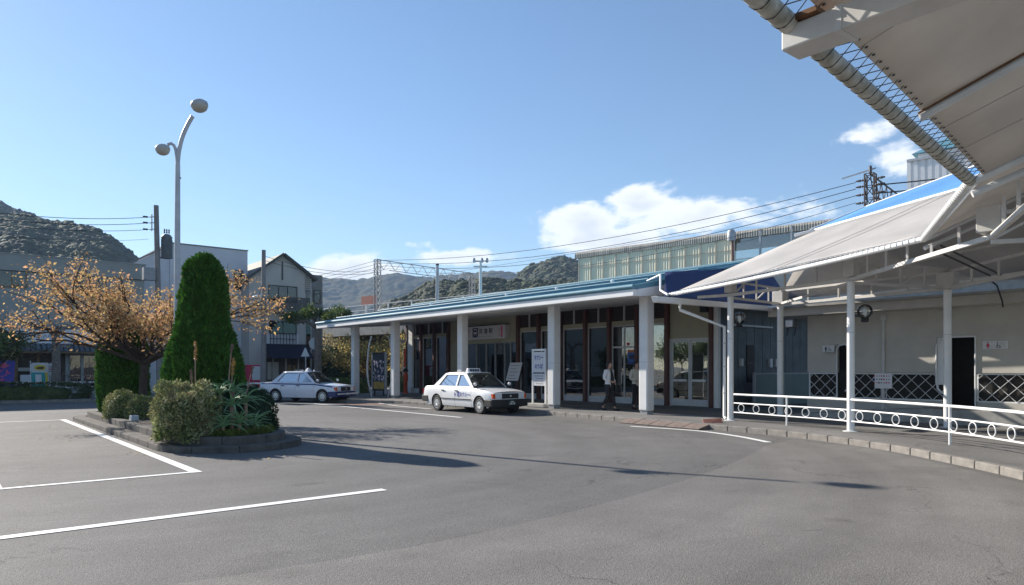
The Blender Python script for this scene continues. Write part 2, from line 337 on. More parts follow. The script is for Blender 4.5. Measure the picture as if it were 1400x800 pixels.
# ------------------------------------------------------------------ ground, road, markings, pavements
def asphalt_mat(name, base, warm=0, spk=.5, rough=.85):
    m = bpy.data.materials.new(name); m.use_nodes = True; nt = m.node_tree; N = nt.nodes; L = nt.links; b = N['Principled BSDF']
    b.inputs['Roughness'].default_value = rough; b.inputs['Specular IOR Level'].default_value = .35
    tc = N.new('ShaderNodeTexCoord')
    def nz(sc, det=4, ro=.6, dist=0):
        n = N.new('ShaderNodeTexNoise'); n.inputs['Scale'].default_value = sc; n.inputs['Detail'].default_value = det; n.inputs['Roughness'].default_value = ro; n.inputs['Distortion'].default_value = dist
        L.new(tc.outputs['Object'], n.inputs['Vector']); return n.outputs[0]
    def mrange(v, a, b_, c, d):
        n = N.new('ShaderNodeMapRange'); n.inputs[1].default_value = a; n.inputs[2].default_value = b_; n.inputs[3].default_value = c; n.inputs[4].default_value = d; L.new(v, n.inputs[0]); return n.outputs[0]
    def mul(a, c):
        n = N.new('ShaderNodeMath'); n.operation = 'MULTIPLY'; L.new(a, n.inputs[0]); L.new(c, n.inputs[1]); return n.outputs[0]
    big = mrange(nz(.16, 4, .6, .6), .3, .7, .82, 1.16); mid = mrange(nz(1.1, 5, .65), .3, .7, .90, 1.10)
    vo = N.new('ShaderNodeTexVoronoi'); vo.inputs['Scale'].default_value = 95; L.new(tc.outputs['Object'], vo.inputs['Vector'])
    fine = mrange(vo.outputs['Color'], 0, 1, 1 - spk, 1 + spk); grain = mrange(nz(38, 3, .7), .3, .7, .80, 1.20)
    # streaks worn by tyres that follow the turning circle
    mp = N.new('ShaderNodeMapping'); mp.inputs['Location'].default_value = (-4, -17, 0); L.new(tc.outputs['Object'], mp.inputs[0])
    ln = N.new('ShaderNodeVectorMath'); ln.operation = 'LENGTH'; L.new(mp.outputs[0], ln.inputs[0])
    n1 = N.new('ShaderNodeTexNoise'); n1.noise_dimensions = '1D'; n1.inputs['Scale'].default_value = .9; n1.inputs['Detail'].default_value = 3; L.new(ln.outputs['Value'], n1.inputs['W'])
    arc = mrange(n1.outputs[0], .3, .7, .90, 1.10)
    v = mul(mul(mul(big, mid), mul(fine, grain)), arc)
    # hairline cracks
    vc = N.new('ShaderNodeTexVoronoi'); vc.feature = 'DISTANCE_TO_EDGE'; vc.inputs['Scale'].default_value = .22
    wv = N.new('ShaderNodeVectorMath'); wv.operation = 'ADD'; nv = N.new('ShaderNodeTexNoise'); nv.inputs['Scale'].default_value = 1.3; nv.inputs['Detail'].default_value = 6; L.new(tc.outputs['Object'], nv.inputs['Vector'])
    sv = N.new('ShaderNodeVectorMath'); sv.operation = 'SCALE'; sv.inputs['Scale'].default_value = 1.6; L.new(nv.outputs['Color'], sv.inputs[0]); L.new(tc.outputs['Object'], wv.inputs[0]); L.new(sv.outputs[0], wv.inputs[1]); L.new(wv.outputs[0], vc.inputs['Vector'])
    cr = mrange(vc.outputs['Distance'], .0, .0045, 0, 1); msk = mrange(nz(.23, 3), .46, .54, 0, 1)
    mxm = N.new('ShaderNodeMath'); mxm.operation = 'MULTIPLY_ADD'; L.new(cr, mxm.inputs[0]); mxm.inputs[1].default_value = .55; mxm.inputs[2].default_value = .45
    mm = N.new('ShaderNodeMix'); L.new(msk, mm.inputs[0]); mm.inputs[2].default_value = 1.0; L.new(mxm.outputs[0], mm.inputs[3])
    v = mul(v, mm.outputs[0])
    v = mul(v, mrange(nz(.55, 5, .62, .8), .60, .72, 1, .80))      # old damp and oil stains
    vs = N.new('ShaderNodeTexVoronoi'); vs.inputs['Scale'].default_value = .75; vs.inputs['Randomness'].default_value = 1; L.new(wv.outputs[0], vs.inputs['Vector'])
    v = mul(v, mrange(vs.outputs['Distance'], .03, .11, .72, 1))    # scattered drips
    c = N.new('ShaderNodeVectorMath'); c.operation = 'SCALE'; c.inputs[0].default_value = (base * (1 + warm), base, base * (1 - warm * 1.2)); L.new(v, c.inputs['Scale'])
    L.new(c.outputs[0], b.inputs['Base Color'])
    bp = N.new('ShaderNodeBump'); bp.inputs['Strength'].default_value = .5; bp.inputs['Distance'].default_value = .008; L.new(vo.outputs['Distance'], bp.inputs['Height']); L.new(bp.outputs[0], b.inputs['Normal'])
    MAT[name] = m
asphalt_mat('asphalt', .134, .04, .34); asphalt_mat('asphalt_smooth', .164, .06, .26); asphalt_mat('pave_surface', .17, .03, .4)
M('earth', (.12, .11, .085), .95, .3, .05)

MB().quad((-1850, -1850, -.06), (1850, -1850, -.06), (1850, 1850, -.06), (-1850, 1850, -.06)).build('ground', 'earth', org=(0, 0, -.06), kind='structure')
road = MB().quad((-90, -60, 0), (70, -60, 0), (70, 120, 0), (-90, 120, 0)).build('road', 'asphalt', org=(0, 0, 0), kind='structure')
# smoother, browner resurfaced lane that sweeps round the inside of the kerb
arc = [gp(*p) for p in [(240, 799), (420, 772), (600, 741), (770, 703), (900, 668), (985, 640), (1035, 617), (1050, 607)]]
arc = polyline([(p.x, p.y, 0) for p in arc], .7)
lane = [(p.x, p.y, .004) for p in arc] + [(15.3, 8.6, .004), (14.9, 6.6, .004), (13.55, 4.8, .004), (12.2, 3.3, .004), (10.9, 2.3, .004), (8, 1.0, .004), (4, .1, .004), (0, -.7, .004), (-3, 1.5, .004)]
MB().quad(*lane).build('road_patch', 'asphalt_smooth', org=(0, 0, .004), kind='structure')
sm = MB()
for a, b in zip(arc, arc[1:]): sm.beam((a.x, a.y, .0045), (b.x, b.y, .0045), .014, .004)
M('seam_dark', (.10, .097, .092), .8, .3, 5); pass

def paint_mat():
    m = M('road_paint', (.76, .76, .74), .65, .1, 2.); nt = m.node_tree; N = nt.nodes; L = nt.links; b = N['Principled BSDF']
    tc = N.new('ShaderNodeTexCoord'); n = N.new('ShaderNodeTexNoise'); n.inputs['Scale'].default_value = 7; n.inputs['Detail'].default_value = 8; n.inputs['Roughness'].default_value = .75; L.new(tc.outputs['Object'], n.inputs['Vector'])
    r = N.new('ShaderNodeValToRGB'); r.color_ramp.elements[0].position = .33; r.color_ramp.elements[0].color = (.2, .2, .19, 1); r.color_ramp.elements[1].position = .42; r.color_ramp.elements[1].color = (.78, .78, .76, 1)
    L.new(n.outputs[0], r.inputs[0]); L.new(r.outputs[0], b.inputs['Base Color'])
paint_mat(); M('road_paint_red', (.36, .16, .11), .8, .35, 3.)
def marking(pts, w, mat='road_paint', name='road_marking', z=.0065):
    P = [Vector((p[0], p[1], z)) for p in pts]; l = []; r = []
    for i, p in enumerate(P):
        t = (P[min(i + 1, len(P) - 1)] - P[max(i - 1, 0)]).normalized(); s = Vector((-t.y, t.x, 0)) * w / 2; l.append(p + s); r.append(p - s)
    return MB().grid([l, r]).build(name, mat, org=(0, 0, z), kind='structure')
marking([(3.27, 11.87), (3.3, 26.9)], .17); marking([(-2, 11.94), (3.183, 11.94)], .12); marking([(-6, 26.8), (3.213, 26.75)], .13)
marking([(.70, 12.01), (.70, 19)], .13); marking([(-7, 8.35), (4.78, 8.57)], .16)
marking(polyline([gp(862, 583), gp(915, 586.5), gp(960, 590), gp(1010, 597), gp(1053, 605.5)], .4), .17)
marking([(13.9, 31.6), (13.82, 19.55)], .16)
marking(polyline([(16.6, 33.8, 0), (16.75, 31.6, 0), (16.35, 29.5, 0), (15.9, 27.2, 0), (15.75, 24.2, 0)], .5), .13)
for k in range(5): marking([(14.4 + .42 * k, 30.3 - .12 * k), (14.62 + .42 * k, 29.0 - .12 * k)], .17, 'road_paint_red', 'red_road_marking')

# station pavement
KERB = [(15.2, 60, 0), (15.2, 44, 0), (15.25, 34, 0), (15.55, 31.6, 0), (16.5, 30.2, 0), (17.0, 28.6, 0), (17.02, 24, 0), (17.0, 19.6, 0), (16.85, 17.5, 0), (16.55, 14.5, 0), (16.3, 11.2, 0), (15.95, 8.9, 0), (15.05, 6.55, 0), (13.7, 4.7, 0), (12.4, 3.25, 0), (10.9, 2.2, 0), (8, .9, 0), (4, .0, 0), (0, -.8, 0), (-6, -1.4, 0), (-14, -1.6, 0)]
kp = polyline(KERB, .62); PZ = .13
inner = []
for i, p in enumerate(kp):
    t = (kp[min(i + 1, len(kp) - 1)] - kp[max(i - 1, 0)]).normalized(); inner.append((p.x - t.y * .15, p.y + t.x * .15))
pave = MB().prism([(p[0], p[1]) for p in inner] + [(-14, -25), (45, -25), (45, 60)], -.03, PZ).build('pavement', 'pave_surface', org=(0, 0, 0), kind='structure')
ks = MB().prism([(-.302, 0), (.302, 0), (.302, .15), (-.302, .15)], -.03, PZ + .008)
stone = None
M('kerb_stone_mat', (.23, .212, .19), .9, .3, 4., bump=.4, bscale=60)
def kerb_run(kp, parent, mat='kerb_stone_mat', every=None):
    global stone
    for i in range(len(kp) - 1):
        a, b = kp[i], kp[i + 1]; t = (b - a); ang = math.atan2(t.y, t.x); c = (a + b) / 2
        if stone is None:
            stone = ks.build('kerb_stone', mat, parent, local=True, bevel=.018); o = stone
        else:
            o = stone.copy(); COL.objects.link(o); o.parent = parent
        o.location = (c.x, c.y, random.uniform(-.006, .006)); o.rotation_euler = (0, 0, ang + math.pi + random.uniform(-.01, .01))
        # stones lie on the pavement side of the kerb line
        o.location.x += -math.sin(ang) * .15; o.location.y += math.cos(ang) * .15
kerb_run([p for p in kp if p.y < 45 and p.x > 3], pave)
# worn yellow guide line and drain strip on the pavement
marking([(20.3, 36), (20.3, 22), (20.2, 14), (20.0, 10.6)], .11, 'yellow_paint', 'pavement_marking', PZ + .004)
marking([(20.75, 36), (20.75, 22), (20.65, 14), (20.4, 10.0)], .06, 'yellow_paint', 'pavement_marking', PZ + .004)
# low raised landing and ramp in front of the toilets
MB().prism([(21.55, 2.0), (23.36, 2.0), (23.36, 8.3), (21.55, 8.3)], PZ, .52).build('toilet_landing', 'concrete', org=(0, 0, 0), kind='structure')
MB().hexa([(21.55, 8.3, PZ), (23.36, 8.3, PZ), (23.36, 12.4, PZ), (21.55, 12.4, PZ), (21.55, 8.3, .515), (23.36, 8.3, .515), (23.36, 12.4, PZ + .01), (21.55, 12.4, PZ + .01)]).build('toilet_ramp', 'concrete', org=(0, 0, 0), kind='structure')
# far pavement across the street
fp = MB().prism([(-60, 42.7), (-8, 41.15), (8.4, 40.66), (13.8, 41.5), (13.8, 47.8), (-60, 47.8)], -.03, .14).build('far_pavement', 'pave_surface', org=(0, 0, 0), kind='structure')
kerb_run(polyline([(-8, 41.0, 0), (8.4, 40.5, 0)], .62), fp)

# ------------------------------------------------------------------ traffic island
def rrect(x0, x1, y0, y1, r, n=14):
    out = []
    for cx, cy, a0 in ((x1 - r, y1 - .5, 0), (x0 + r, y1 - .5, 90)):   # far end almost square
        for k in range(3):
            a = R(a0 + 45 * k); out.append((cx + (r if False else .5) * math.cos(a) + (r - .5) * (1 if a0 == 0 else -1), cy + .5 * math.sin(a)))
    for k in range(n + 1):
        a = R(180 + 180 * k / n); out.append(((x0 + x1) / 2 + (x1 - x0) / 2 * math.cos(a), y0 + r + r * math.sin(a)))
    return out
M('island_kerb', (.105, .095, .085), .92, .35, 4., bump=.5, bscale=45)
isl = MB().prism(rrect(4.05, 5.85, 14.7, 26.2, .9), 0, .27).build('traffic_island', 'soil', org=(0, 0, 0), kind='structure')
def ring(x0, x1, y0, y1, r, w, z1, L_, name):
    o = [Vector((*p, 0)) for p in rrect(x0, x1, y0, y1, r, 40)]; o.append(o[0])
    P = []; acc = 0; cur = [o[0]]
    for a, b in zip(o, o[1:]):
        l = (b - a).length
        while acc + l > L_:
            t = (L_ - acc) / l; a = a.lerp(b, t); cur.append(a); P.append(cur); cur = [a]; l = (b - a).length; acc = 0
        acc += l; cur.append(b)
    P.append(cur)
    for seg in P:
        if len(seg) < 2: continue
        L2 = []
        for i, p in enumerate(seg):
            t = (seg[min(i + 1, len(seg) - 1)] - seg[max(i - 1, 0)])
            if t.length < 1e-6: continue
            t.normalize(); q = .004
            pp = p + t * (q if i == 0 else -q if i == len(seg) - 1 else 0)
            L2.append((pp, pp + Vector((-t.y, t.x, 0)) * w))
        if len(L2) < 2: continue
        MB().prism([(p.x, p.y) for p, _ in L2] + [(p.x, p.y) for _, p in reversed(L2)], -.01, z1).build(name, 'island_kerb', isl, bevel=.02)
ring(3.5, 6.42, 14.1, 26.8, 1.46, .34, .13, .9, 'kerb_stone'); ring(3.845, 6.075, 14.445, 26.45, 1.115, .24, .285, .9, 'upper_kerb_stone')

# ------------------------------------------------------------------ hills
def forest_mat(name, c1, c2, sc):
    m = bpy.data.materials.new(name); m.use_nodes = True; nt = m.node_tree; N = nt.nodes; L = nt.links; b = N['Principled BSDF']; b.inputs['Roughness'].default_value = .95; b.inputs['Specular IOR Level'].default_value = .1
    tc = N.new('ShaderNodeTexCoord'); v = N.new('ShaderNodeTexVoronoi'); v.inputs['Scale'].default_value = sc; L.new(tc.outputs['Object'], v.inputs['Vector'])
    n = N.new('ShaderNodeTexNoise'); n.inputs['Scale'].default_value = sc * .12; n.inputs['Detail'].default_value = 8; n.inputs['Roughness'].default_value = .7; L.new(tc.outputs['Object'], n.inputs['Vector'])
    sp = N.new('ShaderNodeSeparateColor'); L.new(v.outputs['Color'], sp.inputs[0])
    a = N.new('ShaderNodeMath'); a.operation = 'MULTIPLY_ADD'; L.new(sp.outputs[0], a.inputs[0]); a.inputs[1].default_value = .35; L.new(n.outputs[0], a.inputs[2])
    r = N.new('ShaderNodeValToRGB'); e = r.color_ramp.elements; e[0].position = .45; e[0].color = (*c1, 1); e[1].position = .85; e[1].color = (*c2, 1); L.new(a.outputs[0], r.inputs[0]); L.new(r.outputs[0], b.inputs['Base Color'])
    n3 = N.new('ShaderNodeTexNoise'); n3.inputs['Scale'].default_value = sc * 1.5; n3.inputs['Detail'].default_value = 5; L.new(tc.outputs['Object'], n3.inputs['Vector'])
    bp = N.new('ShaderNodeBump'); bp.inputs['Strength'].default_value = .9; bp.inputs['Distance'].default_value = .6 / sc * .3; L.new(n3.outputs[0], bp.inputs['Height']); L.new(bp.outputs[0], b.inputs['Normal'])
    MAT[name] = m
forest_mat('forest_near', (.022, .030, .014), (.062, .062, .026), .24); forest_mat('forest_mid', (.024, .033, .016), (.065, .065, .03), .15); forest_mat('forest_far', (.03, .038, .02), (.07, .065, .035), .05)
def hill(name, ridge, D, mat, step, rows, crown, gully, near=.55, trees=None, tmat='crown_near'):
    xs = np.arange(ridge[0][0], ridge[-1][0] + 1, step); ys = np.interp(xs, [p[0] for p in ridge], [p[1] for p in ridge])
    V = []; nr = rows + 4
    for px, py in zip(xs, ys):
        dirn = ray(px, HOR) / F; zr = CH + (HOR - py) / F * D
        for i in range(nr):
            s = i / (rows - 1)
            if s <= 1: Dd = D * (near + (1 - near) * s); z = zr * s ** .8
            else: Dd = D * (1 + (s - 1) * .8); z = zr * max(0, 1 - (s - 1) * 3)
            p = dirn * Dd; q = Vector((p.x, p.y, z))
            gl = noise.fractal(q / gully, .9, 2.1, 4) * gully * .14 * max(0, 4 * s * (1 - s)) if s < 1 else 0
            dv = noise.voronoi(q / crown, distance_metric='DISTANCE')[0][0]; dv2 = noise.voronoi(q / (crown * .42), distance_metric='DISTANCE')[0][0]; cr_ = (max(0, .8 - dv) * crown * .42 + (.6 - dv2) * crown * .16) * min(1, s * 3)
            edge = noise.noise(q / (crown * 2.2)) * crown * .25
            w = noise.noise(q / crown + Vector((7, 3, 1))) * crown * .22
            V.append((p.x + w, p.y + w, z - gl - .4 * crown * min(1, s) + cr_ + edge * min(1, s * 2) if i else -2))
    n = len(xs); Fq = np.array([(a * nr + b, (a + 1) * nr + b, (a + 1) * nr + b + 1, a * nr + b + 1) for a in range(n - 1) for b in range(nr - 1)])
    o = np_mesh(name, np.array(V), Fq, mat, kind='structure', smooth=True)
    if trees:
        # separate tree crowns standing on the slope
        n_t, r_t, lo, hi = trees; A = np.array(V).reshape(n, nr, 3); ok = np.where((xs > lo) & (xs < hi))[0]
        ii = RNG.choice(ok, n_t); jj = (RNG.random(n_t) ** .8 * (rows - 6) + 6).astype(int); C_ = A[ii, jj]
        V0, F0 = ICO; r_ = r_t * RNG.uniform(.6, 1.25, (n_t, 1, 1)); B = V0[None] * r_ * np.array([1, 1, .9]) * (1 + RNG.normal(0, .16, (n_t, len(V0), 1))) + C_[:, None, :] + np.array([0, 0, .1]) * r_
        np_mesh('woodland', B.reshape(-1, 3), (F0[None] + (np.arange(n_t) * len(V0))[:, None, None]).reshape(-1, 3), tmat, o, kind='stuff')
    return o
def _ico():
    bm = bmesh.new(); bmesh.ops.create_icosphere(bm, subdivisions=2, radius=1); bm.verts.index_update(); v = np.array([p.co[:] for p in bm.verts]); f = np.array([[q.index for q in p.verts] for p in bm.faces]); bm.free(); return v, f
ICO = _ico()
M('crown_near', (.034, .044, .014), .9, .3, .02, dirt=(.016, .027, .008), island=.5); M('crown_mid', (.036, .046, .016), .9, .3, .02, dirt=(.018, .029, .010), island=.45)
hill('hills', [(-500, 340), (-250, 300), (-120, 292), (-50, 300), (0, 297), (35, 295), (68, 303), (95, 306), (120, 311), (138, 317), (152, 326), (166, 337), (190, 354), (215, 372), (250, 398), (330, 440)], 430, 'forest_near', 2.0, 110, 5.0, 45, trees=(10000, 2.1, -70, 300))
hill('hills', [(-500, 250), (-200, 235), (-60, 255), (0, 276), (22, 285), (45, 293), (68, 303), (110, 330), (170, 380), (230, 430)], 640, 'forest_mid', 2.2, 70, 10, 70, trees=(3500, 3.1, -60, 190), tmat='crown_mid')
hill('hills', [(690, 420), (705, 384), (716, 370), (733, 363), (747, 357), (760, 352), (772, 350), (782, 352), (800, 358), (840, 352), (900, 350), (980, 360), (1080, 350), (1200, 340), (1400, 330), (1700, 350)], 620, 'forest_mid', 2.2, 80, 10, 60, trees=(4000, 3.0, 690, 860), tmat='crown_mid')
hill('hills', [(500, 440), (530, 418), (545, 411), (568, 402), (580, 391), (591, 386), (614, 386), (641, 383), (659, 380), (680, 384), (700, 386), (714, 385), (740, 384), (790, 386), (900, 390), (1200, 395)], 330, 'forest_near', 2.0, 80, 4.6, 35, trees=(7500, 1.7, 500, 800))
hill('mountains', [(-200, 440), (100, 430), (250, 415), (330, 400), (400, 388), (440, 376), (454, 378), (472, 379), (488, 381), (509, 376), (531, 371), (545, 370), (568, 375), (588, 376), (623, 373), (646, 371), (669, 368), (687, 368), (710, 372), (740, 376), (900, 372), (1100, 376), (1400, 370), (1700, 380)], 1500, 'forest_far', 2.4, 70, 13, 110, .7)
# ------------------------------------------------------------------ station building
FX = 23.5
st = thing('station_building', 'low white station building with blue metal roof, tall shop windows and a colonnade', 'station', (FX, 26, PZ))
COLY = [15.4, 19.92, 25.93, 31.88, 36.3]
# columns: square with softened corners, a joint half way up and a recessed foot
cm = MB().box(-.185, .185, -.185, .185, .12, 4.1 - PZ)
M('joint_line', (.45, .45, .45), .7, .1, 3); foot = MB().box(-.15, .15, -.15, .15, 0, .13); band = MB().box(-.187, .187, -.187, .187, 1.73, 1.745)
c0 = None
for y in COLY:
    if c0 is None:
        c0 = cm.build('column', 'column_white', st, local=True, bevel=.045); f0 = foot.build('column_foot', 'steel_grey', c0, local=True); j0 = band.build('column_joint', 'joint_line', c0, local=True, bevel=.045)
        c = c0
    else:
        c = c0.copy(); COL.objects.link(c); c.parent = st
        for q in (f0, j0): k = q.copy(); COL.objects.link(k); k.parent = c
    c.location = (18.4 - FX, y - 26, 0)
# roof: front slope, ridge, back slope with its soffit
EX, RX, BX = 17.12, 24.0, 31.6
YA0, YA1, YB0, YB1 = 14.86, 38.5, 14.86, 39.3
MB().add([(EX, YA0, 4.28), (RX, YB0, 5.70), (BX, YB0, 4.9), (BX, YB0, 4.5), (23.6, YB0, 4.5), (EX + .18, YA0, 4.12),
          (EX, YA1, 4.28), (RX, YB1, 5.70), (BX, YB1, 4.9), (BX, YB1, 4.5), (23.6, YB1, 4.5), (EX + .18, YA1, 4.12)],
         [(0, 1, 7, 6), (1, 2, 8, 7), (2, 3, 9, 8), (3, 4, 10, 9), (4, 5, 11, 10), (5, 0, 6, 11), (0, 5, 4, 3, 2, 1), (6, 7, 8, 9, 10, 11)]).build('roof', 'blue_roof', st)
roof = st.children[-1]
roof = [o for o in st.children if o.name.startswith('roof')][0]
MB().add([(23.8, YB0 - .06, 4.0), (BX, YB0 - .06, 4.0), (BX, YB0 - .06, 4.93), (RX, YB0 - .06, 5.66), (23.8, YB0 - .06, 5.6), (23.8, YB0 - .005, 4.0), (BX, YB0 - .005, 4.0), (BX, YB0 - .005, 4.93), (RX, YB0 - .005, 5.66), (23.8, YB0 - .005, 5.6)], [(0, 1, 2, 3, 4), (9, 8, 7, 6, 5), (1, 0, 5, 6), (2, 1, 6, 7), (3, 2, 7, 8), (4, 3, 8, 9)]).build('gable_panel', 'toilet_wall', st)
rs = MB()
for k in range(52):
    y = 15.1 + k * .458
    rs.beam((EX + .1, y, 4.31), (RX, y, 5.715), .03, .045)
rs.build('roof_seam', 'blue_roof', roof, kind='stuff')
for k, f in ((0, .16), (1, .55)):
    X = lerp(EX, RX, f); z = lerp(4.28, 5.70, f) + .09
    MB().tube([(X, YA0 + .3, z), (X, YA1 - .2, z)], .03, 6).build('snow_guard', 'blue_roof', roof)
MB().box(RX - .18, RX + .18, YB0 - .02, YB1 + .02, 5.66, 5.78).build('ridge_cap', 'blue_roof', roof, bevel=.03)
for y in (18.4, 21.5, 24.8, 27.9, 31, 34.2):
    MB().lathe([(.05, 0), (.07, .03), (.07, .09), (.02, .13)], (lerp(EX, RX, .42), y, lerp(4.28, 5.7, .42) + .03), 8).build('roof_vent', 'white_paint', roof)
MB().box(EX - .035, EX + .16, YA0 - .03, YA1 + .03, 3.94, 4.155).build('fascia', 'fascia_white', st, bevel=.012)
gut = MB()
gut.tube([(EX - .03, YA0 - .04, 4.235), (EX - .03, YA1 + .04, 4.235)], .078, 10); gut.build('gutter', 'blue_roof', st, smooth=True)
# near end: raking white verge board
MB().add([(EX + .162, YA0 - .035, 3.94), (18.62, YA0 - .035, 4.06), (18.62, YA0 - .035, 4.40), (EX + .162, YA0 - .035, 4.16), (EX + .162, YA0 - .003, 3.94), (18.62, YA0 - .003, 4.06), (18.62, YA0 - .003, 4.40), (EX + .162, YA0 - .003, 4.16)],
         [(0, 1, 2, 3), (7, 6, 5, 4), (0, 4, 5, 1), (1, 5, 6, 2), (2, 6, 7, 3), (3, 7, 4, 0)]).build('verge_board', 'fascia_white', st)
sf = MB().hexa([(EX + .16, YA0, 3.95), (FX + .1, YA0, 4.40), (FX + .1, YB1, 4.40), (EX + .16, YA1, 3.95), (EX + .16, YA0, 4.05), (FX + .1, YA0, 4.485), (FX + .1, YB1, 4.485), (EX + .16, YA1, 4.05)])
M('soffit', (.62, .62, .61), .7, .05, 1.5); sf.build('soffit', 'soffit', st)
for y0, y1 in zip(COLY[:-1], COLY[1:]):
    for k in range(1, 4):
        y = lerp(y0, y1, k / 4); MB().beam((EX + .2, y, 3.943), (FX, y, 4.388), .018, .008).build('soffit_joint', 'joint_line', st)
# facade
POST = [39.0, 37.4, 35.9, 34.4, 28.05, 26.45, 24.85, 23.2, 21.7, 20.1, 18.5, 16.35]
for y in POST:
    MB().box(FX - .2, FX + .06, y - .085, y + .085, PZ, 4.43).build('post', 'red_brown', st, bevel=.01)
def window_bay(y0, y1, door=False):
    """glazed bay between two posts: kick plate, panes, header, louvre panels"""
    a, b = y0 + .086, y1 - .086; m = (a + b) / 2
    MB().box(FX - .03, FX + .05, a, b, PZ, .40).build('kick_plate', 'alu', st)
    MB().box(FX - .04, FX + .05, a, b, 3.56, 3.74).build('header', 'beige_wall', st)
    for lo, hi in ((a, m - .035), (m + .035, b)):
        pn = MB()
        for k in range(9): pn.hexa([(FX - .01, lo, 3.745 + .073 * k), (FX + .05, lo, 3.75 + .073 * k), (FX + .05, hi, 3.75 + .073 * k), (FX - .01, hi, 3.745 + .073 * k), (FX + .015, lo, 3.815 + .073 * k), (FX + .06, lo, 3.82 + .073 * k), (FX + .06, hi, 3.82 + .073 * k), (FX + .015, hi, 3.815 + .073 * k)])
        pn.build('louvre_panel', 'dark_louver', st)
    MB().box(FX - .05, FX + .05, m - .034, m + .034, 3.742, 4.41).build('mullion', 'alu', st)
    fr = MB().box(FX - .035, FX + .04, a, a + .05, .402, 3.558); fr.box(FX - .035, FX + .04, b - .05, b, .402, 3.558)
    fr.box(FX - .035, FX + .04, a + .051, b - .051, 3.50, 3.557)
    if door:
        fr.box(FX - .035, FX + .04, a + .051, b - .051, 2.55, 2.63); fr.box(FX - .03, FX + .035, m - .03, m + .03, .402, 3.498)
    fr.build('window_frame', 'alu', st)
    rows = ((.405, 2.548), (2.632, 3.498)) if door else ((.405, 3.498),)
    cols = ((a + .051, m - .031), (m + .031, b - .051)) if door else ((a + .051, b - .051),)
    for z0, z1 in rows:
        for c0_, c1_ in cols: MB().box(FX, FX + .008, c0_, c1_, z0, z1).build('pane', 'glass', st)
    if door: MB().tube([(FX - .09, m + .09, 1.0), (FX - .09, m + .09, 1.5)], .016, 6).build('door_handle', 'chrome', st)
for y1, y0 in zip(POST, POST[1:]):
    if (y1, y0) in ((34.4, 28.05), (18.5, 16.35)): continue
    window_bay(y0, y1, door=(y1 == 21.7))
# light pier in the first bay
MB().box(FX - .16, FX - .045, 38.35, 38.9, PZ, 4.4).build('pier', 'column_white', st); MB().box(FX - .3, FX - .165, 38.3, 38.95, PZ, .5).build('pier_base', 'ctr_white', st, bevel=.02)
# entrance bay
E0, E1 = 28.14, 34.31
MB().box(FX - .02, FX + .06, E0, E1, 3.05, 4.41).build('upper_wall', 'beige_wall', st)
for y in (30.2, 32.25): MB().box(FX - .024, FX - .0205, y - .008, y + .008, 3.05, 4.40).build('wall_joint', 'joint_line', st)
MB().box(FX - .02, FX + .06, 32.66, E1, PZ, 3.048).build('side_wall', 'beige_wall', st)
ef = MB()
for y in (32.6, 31.75, 30.85, 30.05, 29.25, 28.75, 28.2): ef.box(FX - .05, FX + .05, y - .045, y + .045, PZ, 2.995)
ef.box(FX - .06, FX + .055, E0, 32.655, 2.996, 3.047); ef.build('entrance_frame', 'steel_grey', st)
for a, b in zip((31.795, 30.895, 30.095, 29.295, 28.795, 28.245), (32.555, 31.705, 30.805, 30.005, 29.205, 28.705)): MB().box(FX - .004, FX + .006, a, b, PZ + .01, 2.994).build('door_pane', 'glass', st)
# side doors under the blue awning
D0, D1 = 16.44, 18.41
MB().box(FX - .02, FX + .06, D0, D1, 2.87, 4.41).build('upper_wall', 'beige_wall', st); MB().box(FX - .024, FX - .0205, 17.42, 17.436, 2.88, 4.4).build('wall_joint', 'joint_line', st)
df = MB().box(FX - .05, FX + .05, D0, D0 + .07, PZ, 2.868); df.box(FX - .05, FX + .05, D1 - .07, D1, PZ, 2.868); df.box(FX - .045, FX + .045, D0 + .071, D1 - .071, 2.78, 2.867); df.build('door_frame', 'alu', st)
for a, b in ((16.515, 17.41), (17.43, 18.335)):
    d = MB().box(FX - .03, FX + .03, a, a + .07, PZ + .02, 2.775); d.box(FX - .03, FX + .03, b - .07, b, PZ + .02, 2.775); d.box(FX - .03, FX + .03, a + .071, b - .071, PZ + .02, .42); d.box(FX - .03, FX + .03, a + .071, b - .071, 2.70, 2.774)
    d = d.build('door', 'alu', st); MB().box(FX - .004, FX + .004, a + .072, b - .072, .421, 2.699).build('door_pane', 'glass', d)
    MB().box(FX - .09, FX - .06, (a + .12), (b - .12), 1.13, 1.22).build('push_bar', 'white_paint', d)
MB().box(FX - .12, FX + .05, 16.05, 16.25, PZ, 4.3).build('end_post', 'fascia_white', st)
MB().box(23.25, 23.47, 16.5, 16.8, 3.85, 4.12).build('wall_speaker', 'black', st)
# body of the building behind the facade
MB().box(FX + .07, 30.6, 16.2, 38.9, PZ, PZ + .012).build('interior_floor', 'interior_floor', st)
MB().box(30.6, 30.8, 16.25, 36.0, PZ, 4.45).build('back_wall', 'interior_wall', st)
MB().box(23.58, 30.59, 35.1, 35.2, .2, 4.4).build('partition_wall', 'interior_wall', st)
sw = MB()
for k in range(24):
    x = 23.66 + k * .30; sw.box(x, x + .292, 16.14 + (.012 if k % 2 else 0), 16.24, PZ, 4.42)
sw.build('side_wall', 'blue_siding', st)
MB().box(FX + .08, 30.6, 38.94, 39.06, PZ, .45).build('end_sill', 'alu', st); MB().box(FX + .09, 30.6, 38.99, 39.0, .455, 3.5).build('end_pane', 'glass', st); MB().box(FX + .08, 30.6, 38.94, 39.06, 3.502, 4.4).build('end_header', 'dark_louver', st)
for x in (25.2, 26.9, 28.6, 30.4): MB().box(x - .07, x + .07, 38.9, 39.1, .45, 3.5).build('end_post', 'red_brown', st)
